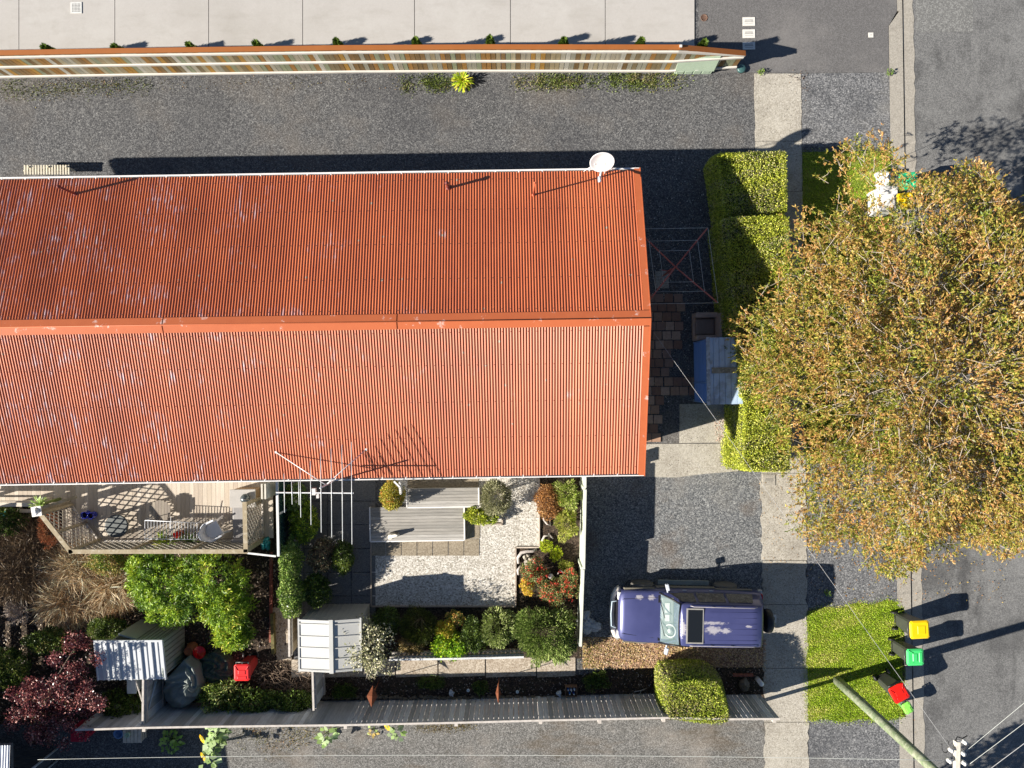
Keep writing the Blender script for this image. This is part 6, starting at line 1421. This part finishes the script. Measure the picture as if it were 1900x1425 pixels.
LIME = [(.27, .38, .02), (.36, .43, .03), (.17, .28, .02), (.42, .4, .05), (.1, .17, .02)]
def big_bamboo():
    rr = np.random.default_rng(3); spots = [(300, 1080, 70, 52, 1.9), (385, 1075, 72, 50, 2.0), (330, 1120, 85, 45, 1.8), (420, 1130, 45, 55, 1.7), (430, 1180, 32, 24, 1.3), (275, 1050, 40, 24, 1.5)]
    c = P(350, 1110, 1); t = thing('leafy_shrub', (c.x, c.y, 0), 'big lime green bamboo leaved shrub in front of the deck', 'shrub'); PP, AA, NN, CC = [], [], [], []
    for sx, sy, rx, ry, z in spots:
        p0 = P(sx, sy, z * .7); s = (H - z * .7) / F; n = 230; d = rnd3(n); d[:, 2] = np.abs(d[:, 2]); rad = .45 + .55 * rr.random(n) ** .5
        cc = d * rad[:, None] * np.array([rx * s, ry * s, z * .5]) + np.array([p0.x, p0.y, z * .5]); k = 26
        pos = cc[:, None] + rr.normal(size=(n, k, 3)) * .05; ax = rr.normal(size=(n, k, 3)) * .9 + d[:, None] * .35 + np.array([0, 0, -.2])
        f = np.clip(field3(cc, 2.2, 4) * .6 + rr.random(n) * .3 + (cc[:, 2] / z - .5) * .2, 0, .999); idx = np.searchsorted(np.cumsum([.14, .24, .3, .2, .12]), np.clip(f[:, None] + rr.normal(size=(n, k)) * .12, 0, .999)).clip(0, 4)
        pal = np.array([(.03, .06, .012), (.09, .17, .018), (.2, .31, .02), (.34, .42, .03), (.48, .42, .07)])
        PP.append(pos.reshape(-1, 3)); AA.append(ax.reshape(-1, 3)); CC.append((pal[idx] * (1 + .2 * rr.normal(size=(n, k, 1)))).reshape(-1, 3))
    PP, AA, CC = map(np.vstack, (PP, AA, CC)); N = len(PP); leaves('foliage', PP, AA, rnd3(N) * .6 + np.array([0, 0, .9]), rr.uniform(.08, .16, N), rr.uniform(.02, .035, N), CC, LEAF, parent=t)
    m = MB()
    for i in range(40): sx, sy, rx, ry, z = spots[i % 6]; p = P(sx + rr.uniform(-.6, .6) * rx, sy + rr.uniform(-.6, .6) * ry, z * .75); m.tube([(c.x + (p.x - c.x) * .6, c.y + (p.y - c.y) * .6, 0), p], [.014, .006], 5)
    m.build('stem', BARK, t)
big_bamboo()
GRN = [(.05, .09, .02), (.09, .15, .025), (.14, .22, .03), (.22, .3, .05)]
DK = [(.03, .055, .012), (.05, .085, .015), (.08, .12, .02), (.12, .17, .03)]
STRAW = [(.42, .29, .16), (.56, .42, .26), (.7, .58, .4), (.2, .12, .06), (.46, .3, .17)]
def tussock(px, py, rx, ry, z, label, pal=STRAW, n=2600, L=(.25, .55), W=.012):
    c = P(px, py, z * .5); s = (H - z * .5) / F; t = thing('dry_grass', (c.x, c.y, 0), label, 'dry grass'); a = rng.random(n) * 6.28; q = rng.random(n) ** .5
    p = np.c_[c.x + np.cos(a) * q * rx * s * .8, c.y + np.sin(a) * q * ry * s * .8, rng.random(n) * z * .5 * (1.2 - q)]
    d = np.c_[np.cos(a) * q, np.sin(a) * q, np.full(n, .5)] + rnd3(n) * .7; d[:, 2] = np.abs(d[:, 2]); d /= np.linalg.norm(d, axis=1, keepdims=True); l = rng.uniform(*L, n)
    p2 = p + d * (l * .8)[:, None]; d2 = d + np.array([0, 0, -.8]); cc = pick(n, pal, None, .2, field3(p, 2, 2))
    leaves('foliage', np.vstack([p, p2]), np.vstack([d, d2]), rnd3(2 * n) + np.array([0, 0, .6]), np.r_[l * 1.4, l], W * rng.uniform(.7, 1.5, 2 * n), np.vstack([cc, cc]), LEAF, parent=t)
    m = MB(); m.lathe((c.x, c.y, 0), [(.2, 0), (.12, .08), (0, .1)], 10); m.build('crown', BARK, t)
tussock(140, 1060, 62, 48, .8, 'large sunlit mound of straw coloured dry grass under the diagonal lattice')
tussock(200, 1085, 55, 45, .7, 'second mound of straw coloured dry grass beside the lime green shrub')
tussock(130, 1115, 60, 35, .6, 'lower spread of tan dry grass above the purple tree')
tussock(25, 1060, 60, 55, .7, 'dry grass coloured dark brown for shade at the left edge', [(.16, .11, .07), (.22, .16, .1), (.1, .07, .05)])  # shade is painted into the grass: darker tones than the straw mounds
tussock(60, 1010, 50, 30, .5, 'dry grass coloured darker for shade below the deck railing', [(.16, .11, .07), (.22, .16, .1), (.1, .07, .05)], 1500)  # same darkened palette, shade put into the leaf colour
shrub('rust_shrub', 96, 982, 20, 34, 1.0, [(.38, .14, .07), (.45, .2, .1), (.28, .1, .05), (.5, .28, .15)], 'rust brown feathery shrub outside the diagonal lattice', 'shrub', leaf=(.06, .015), spiky=1, n=3500)
shrub('mixed_shrub', 205, 1045, 40, 22, .9, [(.2, .28, .04), (.12, .18, .04), (.4, .32, .1), (.3, .2, .1)], 'small green shrub with bronze tips between dry grass and the deck', 'shrub', leaf=(.06, .03))
t = thing('bare_shrub', P(35, 1133, .3), 'pale grey bare twiggy shrub near the left edge', 'shrub'); p = P(35, 1133, .2); m = MB(); rr = random.Random(2)
for k in range(90):
    a = rr.uniform(0, 6.28); e = rr.uniform(.3, 1.2); l = rr.uniform(.3, .55); d = Vector((math.cos(a) * math.cos(e), math.sin(a) * math.cos(e), math.sin(e))); b0 = Vector((p.x, p.y, .05)); mid = b0 + d * l * .6; m.tube([b0, mid], [.012, .007], 4)
    for j in range(3): d2 = (d + Vector((rr.uniform(-.5, .5), rr.uniform(-.5, .5), rr.uniform(-.3, .3)))).normalized(); m.tube([mid, mid + d2 * l * .5], [.007, .003], 4)
m.build('branches', plain('pale_dead_twig', (.5, .42, .36), .9, .15, 10), t)
# purple-leaved tree
PUR = [(.05, .012, .018), (.12, .03, .035), (.3, .1, .09), (.55, .3, .26), (.03, .01, .014), (.12, .11, .03)]
def purple_tree():
    rr = np.random.default_rng(12); c = P(110, 1290, 0); t = thing('purple_leaf_tree', (c.x, c.y, 0), 'purple and pink leaved tree at bottom left beside the lean-to shed', 'tree'); PP, NN = [], []
    for sx, sy, r_, z in [(110, 1245, 34, 2.6), (90, 1290, 40, 2.5), (125, 1300, 36, 2.3), (60, 1330, 46, 2.3), (110, 1340, 45, 2.1), (150, 1320, 30, 2.0), (70, 1370, 34, 1.9), (30, 1300, 40, 2.2), (120, 1200, 22, 1.9), (30, 1365, 38, 2.2), (60, 1310, 36, 2.7), (20, 1340, 34, 2.5)]:
        for j in range(7):
            q = P(sx + rr.normal() * r_ * .5, sy + rr.normal() * r_ * .5, z + rr.normal() * .2); n = 170; d = rnd3(n) * (rr.random((n, 1)) ** .5) * np.array([.26, .26, .12]); PP.append(d + np.array(q))
    PP = np.vstack(PP); PP = PP - np.array([0, 0, .55]); n = len(PP); leaves('foliage', PP, rnd3(n) + np.array([0, 0, -.1]), rnd3(n) * .8 + np.array([0, 0, .8]), rr.uniform(.045, .08, n), rr.uniform(.03, .05, n), pick(n, PUR, [4, 3.4, 1.9, 1.1, 4, 1.2], .2, field3(PP, 2.0, 8)), GLOSS, parent=t)
    m = MB(); m.tube([c, c + Vector((0, 0, 1.0))], [.09, .07], 8)
    for k in range(16): e = PP[rr.integers(0, n)]; m.tube([c + Vector((0, 0, .9)), (c + Vector((0, 0, 1.2))).lerp(Vector(e), .5), e], [.05, .03, .008], 6)
    m.build('trunk', BARK, t)
purple_tree()
shrub('dark_shrub', 20, 1235, 36, 40, 1.2, DK + [(.25, .25, .07)], 'dark green shrub at the left edge above the purple tree', 'shrub', leaf=(.06, .035))
shrub('dark_shrub', 95, 1190, 50, 26, .9, DK + [(.28, .24, .08)], 'low dark shrub between the dry grass and the purple tree', 'shrub', leaf=(.06, .035))
shrub('dark_shrub', 225, 1305, 38, 26, 1.0, DK, 'dark shrub in the shade under the lean-to shed roof', 'shrub', leaf=(.09, .05), g=0)
shrub('dark_shrub', 205, 1165, 40, 22, .8, DK + [(.2, .2, .08)], 'low dark shrub behind the lean-to shed', 'shrub', leaf=(.06, .035))
shrub('dark_shrub', 12, 965, 34, 24, .8, DK, 'dark green clump below the deck railing at the left edge', 'shrub', leaf=(.1, .04))
shrub('fern_bush', 417, 1292, 42, 26, .9, [(.3, .36, .08), (.15, .22, .04), (.06, .1, .02), (.38, .4, .15)], 'pale green fern like bush above the paling fence', 'bush', leaf=(.12, .04), amt=.3, open_=.2)
shrub('ivy_bush', 478, 1300, 50, 20, .9, DK + [(.1, .17, .03)], 'dark ivy bush along the paling fence, left one', 'bush', leaf=(.07, .05), mat=GLOSS)
shrub('ivy_bush', 548, 1300, 38, 18, .9, DK + [(.1, .17, .03)], 'dark ivy bush along the paling fence beside the short fence', 'bush', leaf=(.07, .05), mat=GLOSS)
# climber hedge by the white framed screen
CL = [(.05, .09, .02), (.1, .17, .03), (.2, .28, .06), (.3, .36, .12)]
shrub('climbing_plant', 541, 1040, 19, 44, 1.7, CL, 'glossy climbing plant on the fence just below the white framed screen', 'climber', leaf=(.07, .045), mat=GLOSS, amt=.2)
shrub('climbing_plant', 545, 1100, 22, 38, 1.6, CL, 'glossy climbing plant above the narrow brown fence', 'climber', leaf=(.07, .045), mat=GLOSS, amt=.2)
shrub('dark_shrub', 588, 1090, 26, 32, 1.1, DK + [(.1, .16, .05)], 'dark glossy shrub in shade above the white garden shed', 'shrub', leaf=(.07, .045), mat=GLOSS)
shrub('lime_shrub', 568, 970, 27, 38, 1.3, [(.16, .26, .02), (.28, .36, .03), (.08, .14, .02), (.36, .4, .04)], 'lime green shrub under the television antenna', 'shrub', leaf=(.07, .04))
shrub('dark_shrub', 548, 925, 22, 26, 1.2, CL, 'dark shrub with pale flecks under the antenna by the eave', 'shrub', leaf=(.07, .04), mat=GLOSS)
shrub('bronze_shrub', 600, 1030, 27, 32, 1.0, [(.06, .06, .03), (.12, .09, .05), (.2, .13, .08), (.25, .25, .14), (.04, .05, .02)], 'bronze speckled shrub in the shaded planter', 'shrub', leaf=(.06, .03))
shrub('dark_shrub', 638, 1035, 20, 34, .9, DK + [(.16, .18, .03)], 'dark green shrub beside the bronze one in the shaded planter', 'shrub', leaf=(.06, .03))
# around the platforms
shrub('oval_bush', 729, 919, 22, 27, 1.35, [(.28, .28, .03), (.4, .32, .05), (.16, .2, .02), (.45, .2, .05), (.42, .06, .03)], 'oval clipped bush of green, gold and red leaves beside the upper platform', 'bush', [3, 3, 2, 1, .8], leaf=(.045, .028), amt=.06)
shrub('grey_green_bush', 919, 922, 27, 31, 1.1, [(.3, .3, .17), (.2, .21, .11), (.42, .4, .26), (.12, .13, .06)], 'grey green spiky ball shaped bush on the pebbles', 'bush', leaf=(.08, .02), spiky=1, n=7000, amt=.12)
shrub('lime_bush', 882, 955, 24, 16, .6, [(.26, .32, .02), (.36, .38, .04), (.14, .2, .02)], 'low lime green bush at the corner of the lower platform', 'bush', leaf=(.05, .03), amt=.2)
shrub('lime_bush', 906, 962, 20, 12, .5, [(.22, .3, .02), (.32, .36, .04), (.1, .16, .02)], 'low lime green bush tucked below the grey green ball bush', 'bush', leaf=(.05, .03), amt=.2)
shrub('rust_bush', 1019, 930, 26, 32, .9, [(.28, .13, .04), (.36, .18, .06), (.18, .08, .03), (.42, .26, .1)], 'rust orange rounded bush beside the timber edging', 'bush', leaf=(.05, .022), amt=.1)
shrub('yellow_green_bush', 1052, 918, 21, 26, 1.0, [(.34, .4, .1), (.26, .34, .06), (.44, .44, .18), (.12, .18, .03)], 'pale yellow green bush against the pale green fence, upper one', 'bush', leaf=(.09, .03), spiky=1, amt=.25)
shrub('yellow_green_bush', 1051, 970, 19, 30, 1.0, [(.4, .42, .08), (.3, .36, .05), (.46, .42, .15), (.14, .18, .03)], 'yellow green bush against the pale green fence, below the pale one', 'bush', leaf=(.08, .03), spiky=1, amt=.25)
shrub('lime_groundcover', 1012, 1014, 12, 11, .3, [(.4, .48, .02), (.34, .42, .02), (.48, .5, .05)], 'bright lime ground plant at the corner of the timber edging', 'plant', leaf=(.04, .025), amt=.3)
shrub('lime_groundcover', 1032, 1028, 11, 14, .3, [(.4, .48, .02), (.34, .42, .02), (.5, .5, .04)], 'bright lime trailing ground plant above the red flowers', 'plant', leaf=(.04, .025), amt=.3)
shrub('lime_groundcover', 1048, 1048, 14, 9, .35, [(.4, .42, .05), (.3, .34, .05), (.48, .45, .12)], 'pale lime ground plant close to the pale green fence', 'plant', leaf=(.05, .025), amt=.3)
RED = [(.1, .14, .04), (.16, .2, .06), (.26, .26, .1), (.5, .05, .02), (.3, .2, .1), (.06, .08, .03)]
for k, (px, py, rx, ry, lb) in enumerate([(990, 1062, 24, 24, 'red flowered shrub next to the driftwood pile'), (1022, 1095, 30, 26, 'red flowered shrub in the middle of the bed above the big round bush'), (1052, 1080, 20, 30, 'red flowered shrub against the pale green fence')]):
    t = shrub('flowering_shrub', px, py, rx, ry, .8, RED, lb, 'shrub', [3, 3, 2, .8, 1, 3], leaf=(.05, .03), amt=.3, open_=.3, group='red flowered shrubs')
    n = 190; c = P(px, py, .6); s = .016; cc = rng.normal(size=(16, 2)) * [rx * s * .45, ry * s * .45]; i = rng.integers(0, 16, n)
    q = np.c_[cc[i] + rng.normal(size=(n, 2)) * .03 + [c.x, c.y], .72 + rng.random(n) * .15]; leaves('blossom', q, rnd3(n), rnd3(n) + np.array([0, 0, .5]), .045, .03, pick(n, [(.5, .05, .03), (.42, .03, .03), (.55, .13, .06)]), LEAF, parent=t)
shrub('golden_shrub', 977, 1085, 14, 17, .6, [(.5, .4, .04), (.55, .32, .05), (.35, .3, .04)], 'small golden yellow shrub at the left of the red flowers', 'shrub', leaf=(.05, .025), amt=.25)
shrub('round_bush', 1012, 1178, 58, 50, 1.3, [(.16, .23, .06), (.24, .32, .08), (.09, .14, .03), (.33, .38, .14), (.2, .26, .05)], 'largest round leafy green bush beside the end of the pale green fence', 'bush', leaf=(.085, .03), spiky=1, n=17000, amt=.17, lumps=10)
shrub('pale_bush', 925, 1166, 29, 32, 1.0, [(.28, .34, .1), (.38, .42, .18), (.18, .24, .06), (.1, .14, .03)], 'pale variegated green bush left of the largest round bush', 'bush', leaf=(.07, .03), spiky=1, amt=.22)
shrub('lime_bush', 832, 1195, 32, 28, .95, [(.2, .38, .02), (.3, .45, .02), (.12, .24, .015), (.4, .45, .03)], 'vivid lime green bush in the middle of the shrub row', 'bush', leaf=(.08, .035), amt=.25)
shrub('golden_bush', 826, 1165, 22, 20, .8, [(.42, .42, .03), (.5, .36, .05), (.24, .3, .03)], 'golden green bush directly above the vivid lime one', 'bush', leaf=(.06, .03), amt=.25)
shrub('orange_tipped_bush', 846, 1145, 16, 14, .7, [(.2, .28, .05), (.5, .28, .08), (.12, .18, .04), (.45, .38, .05)], 'small orange tipped bush by the bottom of the pebble court', 'bush', leaf=(.06, .03), amt=.25)
shrub('dark_bush', 875, 1178, 24, 34, .9, DK + [(.1, .15, .06)], 'dark bluish bush between the vivid lime and pale bushes', 'bush', leaf=(.07, .03), amt=.2)
shrub('dark_conifer', 777, 1158, 33, 33, 1.1, [(.03, .045, .01), (.05, .07, .012), (.09, .11, .015), (.2, .2, .02)], 'dark round conifer below the pebble court', 'conifer', [4, 4, 2, .7], leaf=(.06, .015), spiky=1, n=7000, amt=.12)
shrub('bronze_bush', 764, 1194, 24, 18, .6, [(.25, .2, .09), (.36, .26, .1), (.16, .14, .06)], 'bronze and tan low bush below the dark conifer', 'bush', leaf=(.05, .025), amt=.25)
shrub('dark_bush', 718, 1155, 26, 28, .8, DK + [(.16, .19, .1)], 'dark bush right of the white garden shed', 'bush', leaf=(.06, .03), amt=.25)
# tall open grey-leaved shrub
shrub('grey_leaf_shrub', 683, 1208, 44, 60, 2.2, [(.4, .38, .22), (.28, .28, .14), (.52, .48, .34), (.16, .17, .08), (.35, .3, .2)], 'tall open grey leaved shrub overhanging the right half of the garden shed roof', 'shrub', leaf=(.07, .045), n=3800, open_=.35, amt=.35, bark=PALEBARK, stems=14)
for px, py, rx, ry, lb in ((640, 1283, 26, 14, 'dark green patch of ground plants left of the wide rusty diamond'), (800, 1268, 26, 12, 'low green ground plants left of the narrow rusty diamond'), (890, 1274, 14, 14, 'small dark ground plant above the narrow rusty diamond'), (1105, 1262, 26, 16, 'low dark ground plants above the paling fence near the pale green fence line')):
    shrub('ground_plant', px, py, rx, ry, .2, DK + [(.1, .16, .03)], lb, 'plant', leaf=(.05, .03), amt=.3)
# sunflowers and leafy plants on the lane side
def bigleaf(name, px, py, r, z, label, pal, n=26, L=.2, flowers=(), cat='plant', heads=0):
    c = P(px, py, z * .6); t = thing(name, (c.x, c.y, 0), label, cat); s = .0165; a = rng.random(n) * 6.28; q = rng.random(n) ** .6
    hz = rng.random(n) * z * .8 + z * .2; p = np.c_[c.x + np.cos(a) * q * r * s * .55, c.y + np.sin(a) * q * r * s * .55, hz]
    ax = np.c_[np.cos(a), np.sin(a), rng.uniform(-.5, .2, n)]; leaves('foliage', p, ax, np.tile([0, 0, 1.], (n, 1)) + rnd3(n) * .3, L * rng.uniform(.8, 1.3, n), L * .85 * rng.uniform(.8, 1.1, n), pick(n, pal), LEAF, parent=t)
    m = MB()
    for i in range(0, n, 3): m.tube([(c.x, c.y, 0), tuple(p[i])], [.012, .005], 5)
    m.build('stem', plain('green_stem_%d' % px, (.2, .28, .08)), t)
    for fx, fy, tilt in flowers:
        f = P(fx, fy, z + .1); M = Matrix.Rotation(R(tilt), 3, 'Y') @ Matrix.Rotation(R(15), 3, 'X')
        m = MB(); m.lathe(f, [(0, -.03), (.06, -.03), (.075, 0), (.06, .02), (0, .025)], 16, M=M); h = m.build('flower_head', plain('seed_disc', (.2, .22, .05), .9, .4, 40), t)
        k = 60; aa = rng.random(k) * 6.28; d = np.array([[*(M @ Vector((math.cos(v), math.sin(v), .2)))] for v in aa]); nn = np.tile(np.array(M @ Vector((0, 0, 1))), (k, 1)) + rnd3(k) * .3
        o = leaves('petals', np.array(f) + d * .06, d, nn, .09, .035, pick(k, [(.75, .42, .005), (.8, .5, .01)]), LEAF, parent=h)
SG = [(.3, .4, .18), (.22, .32, .1), (.36, .46, .24), (.14, .22, .06)]
bigleaf('sunflower', 402, 1358, 34, 1.3, 'tall sunflower leaning over the paling fence, the upper of the left pair', SG, 44, .24, [(376, 1370, -40)], 'sunflower')
bigleaf('sunflower', 395, 1396, 24, 1.2, 'sunflower with yellow heads near the bottom edge, the lower of the left pair', SG, 26, .22, [(378, 1403, -40)], 'sunflower')
bigleaf('leafy_vine', 316, 1376, 34, .4, 'broad leaved green plant on dark soil left of the sunflowers', [(.2, .34, .05), (.3, .42, .1), (.12, .22, .04)], 60, .13)
bigleaf('leafy_plant', 608, 1364, 24, .7, 'broad leaved plant on gravel below the paling fence near the short fence', SG, 22, .2)
bigleaf('leafy_plant', 692, 1357, 14, .3, 'small broad leaved seedling with reddish weeds below the paling fence', [(.35, .45, .15), (.4, .3, .1)], 12, .12)
bigleaf('sunflower', 737, 1354, 16, .8, 'small sunflower with one yellow head below the paling fence', SG, 12, .2, [(719, 1347, -40)], 'sunflower')
for px, py, lb in ((1412, 133, 'tiny green weed at the top corner of the footpath'), (1651, 134, 'tiny green weed at the kerb end of the smooth asphalt'), (1536, 1100, 'small green weed on the rough asphalt below the tree')):
    shrub('weed', px, py, 6, 5, .15, [(.2, .3, .05), (.14, .22, .04)], lb, 'weed', leaf=(.06, .03), n=60, stems=2)
# white picket shadow casters: upright slat rack west of the frame edge
c = P(-60, 1000, 0); t = thing('lattice_fence', (c.x, c.y, 0), 'slatted fence just off the left edge that stripes the west garden with shade', 'fence')
m = MB()
for k in range(9): m.bar(P(-70, 960, .25 + k * .21), P(-60, 1400, .25 + k * .21), .02, .19)
m.build('slats', RAILB, t)
for py in (962, 1180, 1395): m = MB(); p = P(-66, py, 1); m.box((p.x - .05, p.y, 1.05), (.09, .09, 2.1)); m.build('post', RAILB, t)
